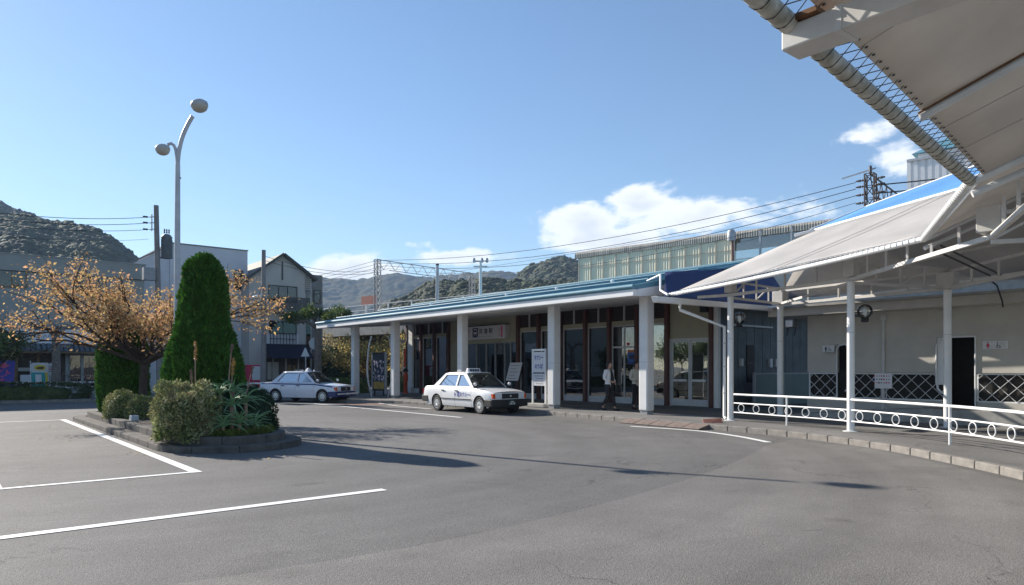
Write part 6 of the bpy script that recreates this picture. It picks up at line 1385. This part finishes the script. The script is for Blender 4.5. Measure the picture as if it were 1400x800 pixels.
# ------------------------------------------------------------------ buildings across the street
M('siding_green', (.30, .315, .30), .75, .08, 1.2); M('house_grey', (.44, .42, .39), .8, .08, 1.); M('house_white', (.58, .59, .62), .8, .06, 1.); M('annex_dark', (.20, .20, .195), .85, .15, 2.); M('roof_olive', (.17, .165, .135), .7, .15, 3.); M('shop_wood', (.22, .14, .07), .7, .25, 5.); M('blind', (.38, .37, .33), .7, .1, 3.); M('awning_navy', (.008, .010, .028), .8, .2, 3.); M('shop_inside', (.07, .055, .04), .8, .5, 1.5)
glass_mat('dark_pane', (.25, .28, .28), 1.0)
def windowp(par, Y, x0, x1, z0, z1, frame='dark_metal', mull=1, back='blind'):
    w = MB().box(x0 - .07, x1 + .07, Y - .05, Y - .005, z0 - .07, z0); w.box(x0 - .07, x1 + .07, Y - .05, Y - .005, z1, z1 + .07); w.box(x0 - .07, x0, Y - .05, Y - .005, z0, z1); w.box(x1, x1 + .07, Y - .05, Y - .005, z0, z1)
    for k in range(1, mull + 1): x = lerp(x0, x1, k / (mull + 1)); w.box(x - .03, x + .03, Y - .045, Y - .005, z0 + .001, z1 - .001)
    w = w.build('window', frame, par); MB().box(x0, x1, Y - .012, Y - .004, z0, z1).build('blind', back, w); MB().box(x0, x1, Y - .026, Y - .02, z0, z1).build('pane', 'dark_pane', w)
    return w
def xat(px, Y): return onY(px, 504, Y).x
def zat(px, py, Y): return onY(px, py, Y).z
YB = 48.0
fb = thing('fish_shop_building', 'long two-storey green-grey building with a fish shop and tiled awning', 'building', (0, YB, 0)); x1 = xat(197, YB)
MB().box(-4.5, x1, YB, YB + 9, 0, 7.05).build('wall', 'siding_green', fb); MB().box(-4.55, x1 + .05, YB - .12, YB + 9, 7.09, 7.98).build('parapet', 'siding_green', fb); MB().box(-4.55, x1 + .05, YB - .09, YB + 9, 7.051, 7.089).build('shadow_gap', 'dark_metal', fb); MB().box(-4.6, x1 + .1, YB - .16, YB + 9.05, 7.981, 8.04).build('coping', 'siding_green', fb)
for a, b, c, d, m_ in ((-3, 35, 394, 371, 1), (104, 143, 396, 374, 1)): windowp(fb, YB, xat(a, YB), xat(b, YB), zat(60, c, YB), zat(60, d, YB), 'shop_wood' if a < 0 else 'dark_metal', m_, 'blind' if a < 0 else 'shop_inside')
windowp(fb, YB, xat(14, YB), xat(34, YB), zat(20, 446, YB), zat(20, 428, YB), 'galv', 2)
MB().box(xat(8, YB), xat(36, YB), YB - .30, YB - .28, zat(20, 446, YB), zat(20, 432, YB)).build('balcony_grille', 'steel_grey', fb)
MB().box(xat(-40, YB), xat(137, YB), YB - .35, YB - .05, zat(60, 470, YB), zat(60, 450.5, YB)).build('shop_sign', 'sign_white', fb); ss = [o for o in fb.children if o.name.startswith('shop_sign')][0]
zc = zat(60, 460, YB); fsh = []
for a_, b_ in ((-1.2, -.05), (-.7, .32), (-.1, .42), (.35, .25), (.62, .06), (.95, .2), (1.0, .02), (.85, -.08), (.7, -.10), (.45, -.25), (0, -.36), (-.7, -.3)): fsh.append((xat(3, YB) + a_ * .62, YB - .353, zc + b_ * .95))
MB().quad(*fsh).build('fish_emblem', 'ink', ss)
text('shop_emblem', '木', 1, (xat(28, YB), YB - .35, zc - .05), (1, 0, 0), UZ, 'ink', ss, fit=(.5, .35)); MB().quad(*[(xat(28, YB) + a_, YB - .353, zc + b_) for a_, b_ in ((-.3, .2), (.3, .2), (.3, .27), (-.3, .27))]).build('emblem_bar', 'ink', ss)
rr = random.Random(8)
gs = MB(); x = xat(37, YB)
while x < xat(76, YB):
    w = rr.uniform(.08, .22); h = rr.uniform(.12, .3); gs.tube([(x, YB - .352, zc - h / 2), (x + w * .5, YB - .352, zc + h / 2), (x + w, YB - .352, zc - h * .2)], .022, 4); x += w + .05
gs.build('script_lettering', 'ink_grey', ss)
tw = MB()
for k in range(40):
    x = xat(-40, YB) + k * .26
    if x > xat(137, YB): break
    tw.hexa([(x, YB - 1.0, 2.62), (x + .24, YB - 1.0, 2.62), (x + .24, YB - .36, 3.0), (x, YB - .36, 3.0), (x + .04, YB - 1.0, 2.70), (x + .20, YB - 1.0, 2.70), (x + .20, YB - .36, 3.08), (x + .04, YB - .36, 3.08)])
tw.build('tiled_awning', 'tile_roof', fb); MB().box(xat(-40, YB), xat(137, YB), YB - .95, YB - .02, 2.52, 2.60).build('awning_soffit', 'shop_wood', fb)
MB().box(xat(-30, YB), xat(92, YB), YB - .03, YB - .002, .1, 2.5).build('shop_opening', 'shop_inside', fb)
for px in (22, 52, 91, 112, 136): MB().box(xat(px, YB) - .07, xat(px, YB) + .07, YB - .14, YB - .031, .1, 2.5).build('shop_post', 'shop_wood' if px < 60 else 'siding_green', fb)
MB().box(xat(96, YB), xat(135, YB), YB - .03, YB - .002, .6, 2.4).build('shop_window', 'dark_pane', fb)
for k, (px, z0, z1, m_) in enumerate(((8, .5, 1.1, 'hedge_leaf'), (12, .3, 1.5, 'shop_wood'), (36, .9, 1.3, 'ctr_white'), (33, 1.5, 1.7, 'blind'), (62, .3, .9, 'ctr_white'), (68, .9, 1.3, 'ink_grey'))): MB().box(xat(px, YB) - .3, xat(px, YB) + .3, YB - .3, YB - .05, z0, z1).build('shop_ware', m_, fb, bevel=.02)
# white block
wb = thing('white_building', 'plain white three-storey block with lean-to wing behind the fish shop', 'building', (13, 50, 0)); WY = 49.6; a, b = xat(190, WY), xat(338.5, WY)
MB().box(xat(232, WY), b, WY, WY + 9, 0, zat(290, 338.5, WY)).build('wall', 'house_white', wb); MB().box(xat(232, WY) - .04, b + .04, WY - .05, WY + 9, zat(290, 338.5, WY), zat(290, 338.5, WY) + .07).build('coping', 'annex_dark', wb)
zA, zB = zat(180, 363, WY), zat(232, 336, WY); xa, xb = xat(176, WY), xat(231.8, WY)
MB().hexa([(xa, WY + .05, 0), (xb, WY + .05, 0), (xb, WY + 8, 0), (xa, WY + 8, 0), (xa, WY + .05, zA), (xb, WY + .05, zB), (xb, WY + 8, zB), (xa, WY + 8, zA)]).build('wing_wall', 'house_white', wb); MB().beam((xa - .1, WY - .02, zA + .05), (xb + .05, WY - .02, zB + .05), .12, .10).build('wing_verge', 'annex_dark', wb)
windowp(wb, WY, xat(321, WY), xat(331, WY), zat(326, 395, WY), zat(326, 371, WY), mull=0); windowp(wb, WY, xat(300, WY), xat(316, WY), zat(326, 470, WY), zat(326, 445, WY), mull=1)
# gabled house
gh = thing('gabled_house', 'grey gabled house with navy shop awning and balcony opposite the station', 'house', (18.5, YB, 0)); x0, x1, xr = xat(340.5, YB), xat(426, YB), xat(386, YB); ze0, ze1, zr = zat(340, 379, YB), zat(426, 380, YB), zat(386, 348, YB)
prof = [(x0, 0), (x1, 0), (x1, ze1), (xr, zr), (x0, ze0)]; gm = MB(); n = 5; gm.add([(x, YB, z) for x, z in prof] + [(x, YB + 10, z) for x, z in prof], [(0, 1, 2, 3, 4), (9, 8, 7, 6, 5), (0, 5, 6, 1), (1, 6, 7, 2), (4, 9, 5, 0)]); gm.build('wall', 'house_grey', gh)
MB().slab([(x0 - .35, YB - .3, ze0 - .2), (xr, YB - .3, zr + .06), (xr, YB + 10.2, zr + .06), (x0 - .35, YB + 10.2, ze0 - .2)], .10).build('roof', 'roof_olive', gh); MB().slab([(xr, YB - .3, zr + .06), (x1 + .3, YB - .3, ze1 - .16), (x1 + .3, YB + 10.2, ze1 - .16), (xr, YB + 10.2, zr + .06)], .10).build('roof', 'roof_olive', gh)
for p, q in (((x0 - .35, ze0 - .2), (xr, zr + .02)), ((xr, zr + .02), (x1 + .3, ze1 - .16))): MB().beam((p[0], YB - .33, p[1]), (q[0], YB - .33, q[1]), .05, .16).build('barge_board', 'dark_metal', gh)
windowp(gh, YB, xat(368, YB), xat(405, YB), zat(386, 412, YB), zat(386, 392, YB), mull=2); windowp(gh, YB, xat(369, YB), xat(404, YB), zat(386, 455, YB), zat(386, 440, YB), mull=1); MB().box(xr - .05, xr + .05, YB - .03, YB - .002, zat(386, 383, YB), zat(386, 358, YB)).build('gable_strip', 'dark_metal', gh)
gr_ = MB(); za, zb_ = zat(386, 471, YB), zat(386, 456, YB)
for k in range(9): x = lerp(xat(369, YB), xat(404, YB), k / 8); gr_.box(x - .02, x + .02, YB - .12, YB - .08, za, zb_)
for z in (za, (za + zb_) / 2, zb_): gr_.box(xat(368, YB), xat(405, YB), YB - .125, YB - .075, z - .02, z + .02)
gr_.build('window_grille', 'dark_metal', gh)
MB().box(xat(365, YB), xat(408, YB), YB - .02, YB - .002, za, zb_).build('grille_backing', 'house_white', gh)
MB().box(xat(372, YB), xat(415, YB), YB - 1.0, YB - .01, zat(386, 428, YB), zat(386, 425, YB)).build('balcony_floor', 'annex_dark', gh); bl = [o for o in gh.children if o.name.startswith('balcony_floor')][0]
for k in range(22): x = lerp(xat(372, YB), xat(415, YB), k / 21); MB().box(x - .035, x + .035, YB - 1.0, YB - .96, zat(386, 425, YB), zat(386, 409, YB)).build('baluster', 'dark_metal', bl)
MB().box(xat(372, YB), xat(415, YB), YB - 1.02, YB - .94, zat(386, 409, YB), zat(386, 407.5, YB)).build('balcony_rail', 'dark_metal', bl)
MB().hexa([(xat(362, YB), YB - 1.3, 2.35), (xat(419, YB), YB - 1.3, 2.35), (xat(419, YB), YB - .02, 2.35), (xat(362, YB), YB - .02, 2.35), (xat(362, YB), YB - 1.2, 2.45), (xat(419, YB), YB - 1.2, 2.45), (xat(419, YB), YB - .02, 3.35), (xat(362, YB), YB - .02, 3.35)]).build('shop_awning', 'awning_navy', gh)
MB().box(xat(362, YB), xat(417, YB), YB - .02, YB - .002, .1, 2.34).build('shop_front', 'shop_inside', gh)
for k in range(7): x = lerp(xat(364, YB), xat(416, YB), k / 6); MB().box(x - .05, x + .05, YB - .06, YB - .021, .1, 2.34).build('shop_mullion', 'blind' if k % 2 else 'dark_metal', gh)
for px, z0, z1, m_ in ((368, .9, 2.1, 'blind'), (377, .9, 2.1, 'blind'), (398, 1.3, 1.9, 'shop_wood'), (408, 1.0, 1.6, 'ctr_white')): MB().box(xat(px, YB) - .3, xat(px, YB) + .3, YB - .03, YB - .021, z0, z1).build('shop_display', m_, gh)
MB().box(xat(418.5, YB), xat(424, YB), YB - .06, YB - .003, .1, zat(386, 395, YB)).build('glazed_strip', 'dark_pane', gh)
for k in range(9): z = lerp(zat(420, 400, YB), zat(420, 378, YB), k / 8); MB().box(xat(417, YB), xat(424, YB), YB - .08, YB - .004, z, z + .05).build('ladder_rung', 'annex_dark', gh)
MB().box(x1 - 1, xat(441, YB + 2.2), YB + 2.2, YB + 9, 0, zat(433, 376, YB) + .3).build('annex', 'annex_dark', gh); windowp(gh, YB + 2.2, xat(430, YB + 2.2), xat(437, YB + 2.2), zat(433, 414, YB + 2.2), zat(433, 398, YB + 2.2), mull=0)
# street furniture before the houses
def sign_post(px, D, label, name, zt):
    b = atD(px, 504, D); t = thing(name, label, 'sign', (b.x, b.y, .05)); MB().tube([(b.x, b.y, .05), (b.x, b.y, zt)], .035, 8).build('post', 'galv', t); return t, b
t, b = sign_post(418, 43, 'white triangular road sign on a grey post, seen from its back', 'road_sign', 2.9); MB().prism([(-.26, -.24), (.26, -.24), (.03, .28), (-.03, .28)], 0, .012).xf(Matrix.Translation((b.x - .05, b.y - .06, 2.62)) @ Matrix(((rtv.x, 0, -fwv.x, 0), (rtv.y, 0, -fwv.y, 0), (0, 1, 0, 0), (0, 0, 0, 1)))).build('triangle_plate', 'ctr_white', t)
t, b = sign_post(431, 46.5, 'round white sign with orange mark beside the pollarded tree', 'round_sign', 3.6); MB().lathe([(.42, 0), (.42, .02)], b + Vector((0, 0, 3.3 - b.z)) - fwv * .06, 8, ax=-fwv).build('plate', 'ctr_white', t); MB().lathe([(.14, 0), (.14, .01)], b + Vector((0, 0, 3.42 - b.z)) - fwv * .085 + rtv * .14, 10, ax=-fwv).build('orange_mark', 'post_orange', t)
def low_fence(label, a, b, z0, n, rails, group):
    a = Vector(a); b = Vector(b); t = thing('low_fence', label, 'fence', tuple((a + b) / 2), group)
    for k in range(n + 1): p = vl(a, b, k / n); MB().box(p.x - .04, p.x + .04, p.y - .04, p.y + .04, z0, z0 + .85).build('post', 'white_paint', t)
    for z in rails: MB().beam((a.x, a.y, z0 + z), (b.x, b.y, z0 + z), .04, .09).build('rail', 'white_paint', t)
low_fence('low white three-rail fence behind the hedge of the fish shop', (-3.6, 43.6, .14), (6.7, 42.6, .14), .14, 6, (.3, .55, .8), 'low white fences')
p, q = atD(338, 504, 41), atD(432, 504, 41); low_fence('low white rail along the pavement before the gabled house', (p.x, p.y, .02), (q.x, q.y, .02), .02, 5, (.45, .78), 'low white fences')
vm = thing('vending_machine', 'red and white vending machine beside the gabled house', 'vending machine', (xat(346, 47), 47, 0)); x = xat(346, 47); MB().box(x - .45, x + .45, 46.9, 47.6, .05, 1.9).build('cabinet', 'ink_red', vm, bevel=.03); MB().box(x - .1, x + .42, 46.88, 46.899, .9, 1.8).build('display', 'ctr_white', vm); MB().box(x - .1, x + .42, 46.88, 46.899, .3, .6).build('hatch', 'black', vm)
# shop banners
def nobori(px, Y, w, z0, z1, label, base, lean):
    x = xat(px, Y); t = thing('nobori_banner', label, 'banner', (x - w / 2, Y, .14), 'shop banners'); MB().tube([(x - w / 2 - .03, Y, .14), (x - w / 2 - .03 + lean * .3, Y, z1 + .1)], .02, 6).build('pole', 'white_paint', t)
    MB().grid([[(x - w / 2 + w * i / 5 + lean * (u - .5), Y - .03 + .03 * math.sin(i * 1.3 + u * 3), lerp(z0, z1, u)) for i in range(6)] for u in (0, .25, .5, .75, 1)]).build('cloth', base, t, solid=.004); return t, x
t, x = nobori(5, 43.4, .85, .35, 2.05, 'blue shop banner with pink lettering before the fish shop', 'banner_blue', .1)
for k, ch in enumerate('ひもの'): text('banner_character', ch, 1, (x, 43.35, 1.42 - .42 * k), (1, 0, 0), UZ, 'sign_pink', t, fit=(.55, .36), off=.01)
MB().quad(*[(x + a_, 43.335, 1.80 + b_) for a_, b_ in ((-.25, 0), (0, -.16), (.25, 0), (0, .16))]).build('diamond', 'sign_pink', t)
t, x = nobori(55, 43.6, .75, .38, 1.95, 'teal and white shop banner with yellow oval emblem before the fish shop', 'banner_white', -.06)
MB().quad(*[(x + a_, 43.53, z) for a_, z in ((-.36, .38), (.26, .38), (.20, 1.45), (-.40, 1.45))]).build('teal_panel', 'banner_teal', t); MB().quad(*[(x + a_, 43.53, z) for a_, z in ((.265, .38), (.36, .38), (.30, 1.45), (.205, 1.45))]).build('yellow_strip', 'banner_yellow', t)
MB().quad(*[(x - .02 + .25 * math.cos(a_), 43.53, 1.70 + .14 * math.sin(a_)) for a_ in [k * math.pi / 8 for k in range(16)]]).build('oval_emblem', 'banner_yellow', t); MB().quad(*[(x + a_, 43.526, 1.66 + b_) for a_, b_ in ((-.2, -.02), (.12, -.04), (.14, .06), (.17, .1), (.1, .09), (-.12, .06))]).build('emblem_shape', 'ink', t); MB().quad(*[(x + a_, 43.527, z) for a_, z in ((-.2, .85), (.06, .85), (.04, 1.35), (-.22, 1.35))]).build('white_patch', 'banner_white', t); MB().quad(*[(x + a_, 43.527, z) for a_, z in ((-.12, .42), (.02, .42), (.02, .75), (-.12, .75))]).build('yellow_writing', 'banner_yellow', t)
hx = thing('hexagon_sign', 'hexagonal white shop sign beside the teal banner', 'sign', (xat(71, 44), 44, .14)); x = xat(71, 44); MB().lathe([(.36, 0), (.36, .03)], (x, 43.95, 1.62), 6, ax=(0, -1, 0), ux=(0, 0, 1)).build('plate', 'sign_white', hx); MB().tube([(x, 44, .14), (x, 44, 1.6)], .03, 6).build('post', 'dark_metal', hx)
for z, m_ in ((1.74, 'ink_grey'), (1.62, 'ink_red'), (1.5, 'ink_grey')): MB().box(x - .22, x + .22, 43.914, 43.918, z - .025, z + .025).build('sign_line', m_, hx)
# low wall and pale van-height screen seen beyond the colonnade
b0, b1 = atD(556, 504, 46), atD(648, 504, 40); lw = MB().beam((b0.x, b0.y, .45), (b1.x, b1.y, .45), .2, .8).build('low_wall', 'house_white'); tag(lw, 'low pale wall seen between the far columns', 'wall')

# ------------------------------------------------------------------ railway: viaduct, platform shed, gantries
TA = R(9.6); tv = Vector((-math.sin(TA), math.cos(TA), 0)); nv_ = Vector((math.cos(TA), math.sin(TA), 0)); TO = Vector((33.1, 33.5, 0))
def T(s, off, z): p = TO - tv * s + nv_ * off; return Vector((p.x, p.y, z))
def tbox(mb, s0, s1, o0, o1, z0, z1): return mb.hexa([T(s0, o0, z0), T(s0, o1, z0), T(s1, o1, z0), T(s1, o0, z0), T(s0, o0, z1), T(s0, o1, z1), T(s1, o1, z1), T(s1, o0, z1)])
vd = thing('railway_viaduct', 'concrete railway viaduct with pale parapet running behind the station roof', 'viaduct', tuple(T(0, 4, 0)))
M('parapet', (.55, .55, .53), .8, .15, 1.); M('shed_panel', (.88, .80, .60), .9, .14, 1.4, streak=True); M('shed_eave', (.36, .34, .30), .7, .35, 3., streak=True); M('shed_frame', (.48, .43, .35), .6, .2, 3.); M('tower_panel', (.80, .80, .80), .5, .08, 2., streak=True)
tbox(MB(), -75, 40, .3, 12, 4.6, 5.7).build('deck', 'concrete', vd)
for s in range(-70, 40, 10): tbox(MB(), s, s + 1.2, 1.5, 10.5, 0, 4.6).build('pier', 'concrete', vd)
for s in range(-74, -1, 3):
    tbox(MB(), s + .02, s + 2.98, .30, .42, 5.7, 6.45).build('parapet_panel', 'parapet', vd); tbox(MB(), s, s + .10, .22, .30, 5.7, 7.25).build('parapet_post', 'white_paint', vd)
for z in (6.75, 7.2): tbox(MB(), -75, -1, .25, .31, z, z + .05).build('parapet_rail', 'white_paint', vd)
tbox(MB(), -75, 40, 6, 6.15, 5.7, 6.6).build('far_parapet', 'parapet', vd)
sh = thing('platform_shed', 'cream corrugated platform shed with brown curved eaves on the viaduct', 'platform shed', tuple(T(8, 1, 5.7)))
def corr(mb, s0, s1, off, z0, z1, pitch=.16):
    n = int((s1 - s0) / pitch * 2); rows = [[T(s0 + (s1 - s0) * k / n, off + (.03 if k % 2 else 0), z) for k in range(n + 1)] for z in (z0, z1)]; return mb.grid(rows)
sn = 10.6
for k in range(11):
    s0 = sn * k / 11; corr(MB(), s0 + .03, s0 + sn / 11 - .03, .10, 5.7, 8.95).build('wall_panel', 'shed_panel', sh, solid=.02)
    tbox(MB(), s0 - .03, s0 + .03, .07, .12, 5.7, 8.95).build('mullion', 'shed_frame', sh)
for z in (6.6, 8.3): tbox(MB(), 0, sn, .075, .095, z, z + .04).build('girt', 'shed_frame', sh)
tbox(MB(), -.06, .0, .1, 6, 5.7, 8.95).build('end_wall', 'shed_panel', sh)
ev = [(.7, 9.38), (.32, 9.4), (.14, 9.34), (.06, 9.22), (.05, 8.94), (.085, 8.94), (.09, 9.16), (.17, 9.26), (.3, 9.3), (.7, 9.3)]
for s0, s1 in ((-.3, sn), (sn + .02, 26)):
    n = int((s1 - s0) / .07); rows = [[T(s0 + (s1 - s0) * k / n, o_ + (.012 if k % 2 else -.006), z) for o_, z in ev] for k in range(n + 1)]; MB().grid(rows).build('eave', 'shed_eave', sh)
tbox(MB(), -.2, 26, .5, 6.2, 9.3, 9.4).build('roof', 'shed_eave', sh)
for s in (sn + .1, 12.2, 13.9, 15.6, 17.3, 19): tbox(MB(), s - .05, s + .05, .05, .15, 5.7, 9.28).build('window_post', 'galv', sh)
tbox(MB(), sn + .15, 25, .06, .14, 5.7, 7.25).build('low_wall', 'shed_frame', sh); tbox(MB(), sn + .15, 25, .09, .11, 7.26, 8.9).build('window_pane', 'glass', sh); tbox(MB(), sn + .1, 25, .05, .13, 7.75, 7.80).build('window_rail', 'galv', sh)
MB().lathe([(.22, 0), (.24, .1), (.24, .45), (.16, .6), (.02, .66)], T(sn + .1, -.25, 8.8), 12).build('rain_head', 'galv', sh, smooth=True); MB().tube([T(sn + .1, -.1, 8.8), T(sn + .1, .0, 5.8)], .06, 8).build('downpipe', 'rust_red', sh)
for s, off, z, w, h, l in ((-24.5, 1.0, 7.35, 2.2, .75, 'red-brown board standing on the viaduct beside the lattice mast'), (-34, .1, 6.3, 1.6, .35, 'narrow red-brown board low on the viaduct parapet')):
    t = thing('track_board', l, 'board', tuple(T(s, off, 5.7)), 'red-brown boards on the viaduct'); tbox(MB(), s, s + w, off - .12, off - .06, z, z + h).build('panel', 'billboard', t)
    for e in (.15, w - .15): tbox(MB(), s + e - .04, s + e + .04, off - .055, off + .02, 5.71, z + h).build('leg', 'steel_grey', t)
# gantries
def lattice_mast(par, c, z0, z1, w, mat):
    c = Vector(c); cs = [c + tv * a + nv_ * b for a in (-w / 2, w / 2) for b in (-w / 2, w / 2)]
    for p in cs: MB().beam((p.x, p.y, z0), (p.x, p.y, z1), .055, .055).build('mast_leg', mat, par)
    br = MB(); n = max(2, int((z1 - z0) / (w * 1.3)))
    for k in range(n):
        za, zb_ = lerp(z0, z1, k / n), lerp(z0, z1, (k + 1) / n)
        for i, j in ((0, 1), (1, 3), (3, 2), (2, 0)): br.beam((cs[i].x, cs[i].y, za), (cs[j].x, cs[j].y, zb_), .035, .035); br.beam((cs[i].x, cs[i].y, zb_), (cs[j].x, cs[j].y, zb_), .03, .03)
    br.build('mast_bracing', mat, par)
def truss(par, a, b, h, mat, n):
    a = Vector(a); b = Vector(b); up_ = Vector((0, 0, h))
    MB().beam(a, b, .06, .06).build('top_chord', mat, par); MB().beam(a - up_ + (b - a) / n, b - up_ - (b - a) / n, .055, .055).build('bottom_chord', mat, par); br = MB()
    for k in range(n):
        p, q = vl(a, b, k / n), vl(a, b, (k + 1) / n); m_ = vl(p, q, .5) - up_; br.beam(p, m_, .035, .035); br.beam(m_, q, .035, .035)
    br.build('web_bracing', mat, par)
gA = atD(516, 355, 57.6); ga = thing('catenary_gantry', 'grey lattice gantry over the tracks beside the red-brown board', 'gantry', (gA.x, gA.y, 5.7), 'catenary gantries'); lattice_mast(ga, (gA.x, gA.y, 0), 5.7, gA.z, .38, 'steel_grey'); truss(ga, gA, gA + nv_ * 11, .75, 'steel_grey', 9); e = gA + nv_ * 11; lattice_mast(ga, (e.x, e.y, 0), 5.7, gA.z, .38, 'steel_grey')
gB = atD(1190, 238, 34.5); gb = thing('catenary_gantry', 'dark rusty lattice gantry with insulators above the blue canopy sheet', 'gantry', (gB.x, gB.y, 5.7), 'catenary gantries'); M('gantry_dark', (.075, .055, .05), .7, .35, 6.); lattice_mast(gb, (gB.x, gB.y, 0), 5.7, gB.z, .42, 'gantry_dark'); truss(gb, gB, gB + nv_ * 9, .9, 'gantry_dark', 9); e = gB + nv_ * 9; lattice_mast(gb, (e.x, e.y, 0), 5.7, gB.z, .42, 'gantry_dark')
for dz in (-.25, -.55, -.95, -1.35):
    for s in (1, -1): MB().lathe([(.03, 0), (.07, .05), (.03, .1), (.07, .15), (.03, .2), (.07, .25), (.03, .45)], gB + Vector((0, 0, dz)) + tv * .21 * s, 8, ax=tv * s).build('insulator', 'insul', gb)
for k in range(5): MB().lathe([(.03, 0), (.08, -.08), (.04, -.16), (.08, -.24), (.04, -.32), (.02, -.6)], gB + nv_ * (1.2 + k * 1.3) - Vector((0, 0, .9)), 8).build('insulator', 'insul', gb)
MB().beam(gB + Vector((0, 0, 0)) + tv * 1.3, gB + Vector((0, 0, .25)) - tv * .25, .06, .06).build('outrigger', 'galv', gb); MB().lathe([(.06, 0), (.08, .1), (.08, .35), (.03, .42)], gB, 8).build('finial', 'insul', gb)
for k, (z, o_) in enumerate(((-.3, 0), (-.62, .1), (-.95, .25), (-1.3, .0))):
    a = gB + tv * .66 + Vector((0, 0, z)); wire(a, gA + Vector((0, 0, -.05 - k * .18)) + nv_ * (.4 * k), 1.0 + .2 * k, .017 if k < 3 else .012, ('uppermost', 'second highest', 'third highest', 'lowest')[k] + ' of the feeder wires between the rusty gantry and the lattice mast', 'railway feeder wires')
    wire(gA + Vector((0, 0, -.05 - k * .18)) + nv_ * (.4 * k), gA + tv * 60 + Vector((0, 0, -.4)) + nv_ * (.4 * k), 1.0, .018, ('uppermost', 'second highest', 'third highest', 'lowest')[k] + ' of the feeder wires running on beyond the lattice mast', 'railway feeder wires beyond the mast')
for off, z in ((3.0, 10.2), (3.0, 9.0), (6.5, 10.0), (6.5, 8.9)): wire(T(8, off, z), T(-80, off, z), .7, .011, ('upper' if z > 9.5 else 'lower') + ' contact wire over the ' + ('nearer' if off < 4 else 'farther') + ' track behind the station roof', 'railway contact wires')
for dz in (-.5, -.9): wire(gB + nv_ * .3 + Vector((0, 0, dz)), gB + nv_ * 4 - tv * 14 + Vector((0, 0, dz + .6)), .2, .03, ('upper' if dz > -.7 else 'lower') + ' dark wire leading from the rusty gantry to the tower', 'wires at the tower')
b = atD(598, 363, 50); t = thing('signal_pole', 'plain concrete railway pole standing between gantry and antenna mast', 'pole', (b.x, b.y, 5.7)); MB().tube([(b.x, b.y, 5.7), tuple(b)], [.14, .11], 10).build('pole', 'galv', t, smooth=True); MB().lathe([(.12, 0), (.12, .12)], tuple(b), 8).build('cap', 'dark_metal', t)
b = atD(657, 357, 46); t = thing('antenna_mast', 'white antenna mast with short cross arms behind the station roof', 'mast', (b.x, b.y, 5.7)); MB().tube([(b.x, b.y, 5.7), tuple(b)], [.12, .09], 10).build('pole', 'white_paint', t, smooth=True)
for dz in (0, -.35): MB().beam(b + Vector((0, 0, dz)) - rtv * .45, b + Vector((0, 0, dz)) + rtv * .45, .07, .07).build('cross_arm', 'galv', t)
for s in (-.42, .1, .42): MB().lathe([(.08, -.15), (.1, 0), (.06, .15)], b + rtv * s + Vector((0, 0, .05)), 8).build('antenna', 'galv', t)
# lift tower
tp = atD(1240, 222, 45); tw_ = thing('lift_tower', 'pale ribbed metal tower with blue hipped roof above the platform', 'tower', (tp.x, tp.y, 0)); a0 = Vector((tp.x, tp.y, 0)); 
def tw(s, o_, z): p = a0 - tv * s + nv_ * o_; return Vector((p.x, p.y, z))
ZT = tp.z
def ribbed(s0, s1, o0, o1, n):
    rows = []
    for z in (5, ZT):
        r_ = []
        for k in range(n):
            for u, d in ((0, 0), (.55, 0), (.6, .07), (.95, .07)): f = (k + u) / n; r_.append((lerp(s0, s1, f), lerp(o0, o1, f), d))
        r_.append((s1, o1, 0)); rows.append([tw(s + (d if s0 == s1 else 0), o_ + (d if o0 == o1 else 0), z) for s, o_, d in r_])
    return MB().grid(rows)
ribbed(0, 7, 0, 0, 18).build('wall_panel', 'tower_panel', tw_); ribbed(0, 0, 0, 6, 15).build('wall_panel', 'tower_panel', tw_); MB().hexa([tw(0, -.08, ZT), tw(0, 6, ZT), tw(7, 6, ZT), tw(7, -.08, ZT), tw(0, -.08, ZT + .15), tw(0, 6, ZT + .15), tw(7, 6, ZT + .15), tw(7, -.08, ZT + .15)]).build('coping', 'galv', tw_)
MB().hexa([tw(.5, .6, ZT + .15), tw(.5, 5, ZT + .15), tw(6, 5, ZT + .15), tw(6, .6, ZT + .15), tw(.5, .6, ZT + .55), tw(.5, 5, ZT + .55), tw(6, 5, ZT + .55), tw(6, .6, ZT + .55)]).build('upper_wall', 'tower_panel', tw_)
MB().hexa([tw(.2, .3, ZT + .55), tw(.2, 5.3, ZT + .55), tw(6.3, 5.3, ZT + .55), tw(6.3, .3, ZT + .55), tw(2.4, 2.5, ZT + 2.0), tw(2.4, 3, ZT + 2.0), tw(4, 3, ZT + 2.0), tw(4, 2.5, ZT + 2.0)]).build('hipped_roof', 'blue_roof', tw_)
# air
hz = bpy.data.materials.new('air'); hz.use_nodes = True; N = hz.node_tree.nodes; N.remove(N['Principled BSDF']); pv = N.new('ShaderNodeVolumePrincipled'); pv.inputs['Color'].default_value = (.50, .70, 1, 1); pv.inputs['Density'].default_value = .00023; pv.inputs['Anisotropy'].default_value = 0; hz.node_tree.links.new(pv.outputs[0], N['Material Output'].inputs['Volume'])
HAZE = True
if HAZE:
    o = MB().box(-1900, 1900, -1900, 1900, -3, 330).build('haze', hz, org=(0, 0, 0), kind='stuff'); tag(o, 'thin blue haze in the air between the hills', 'haze')
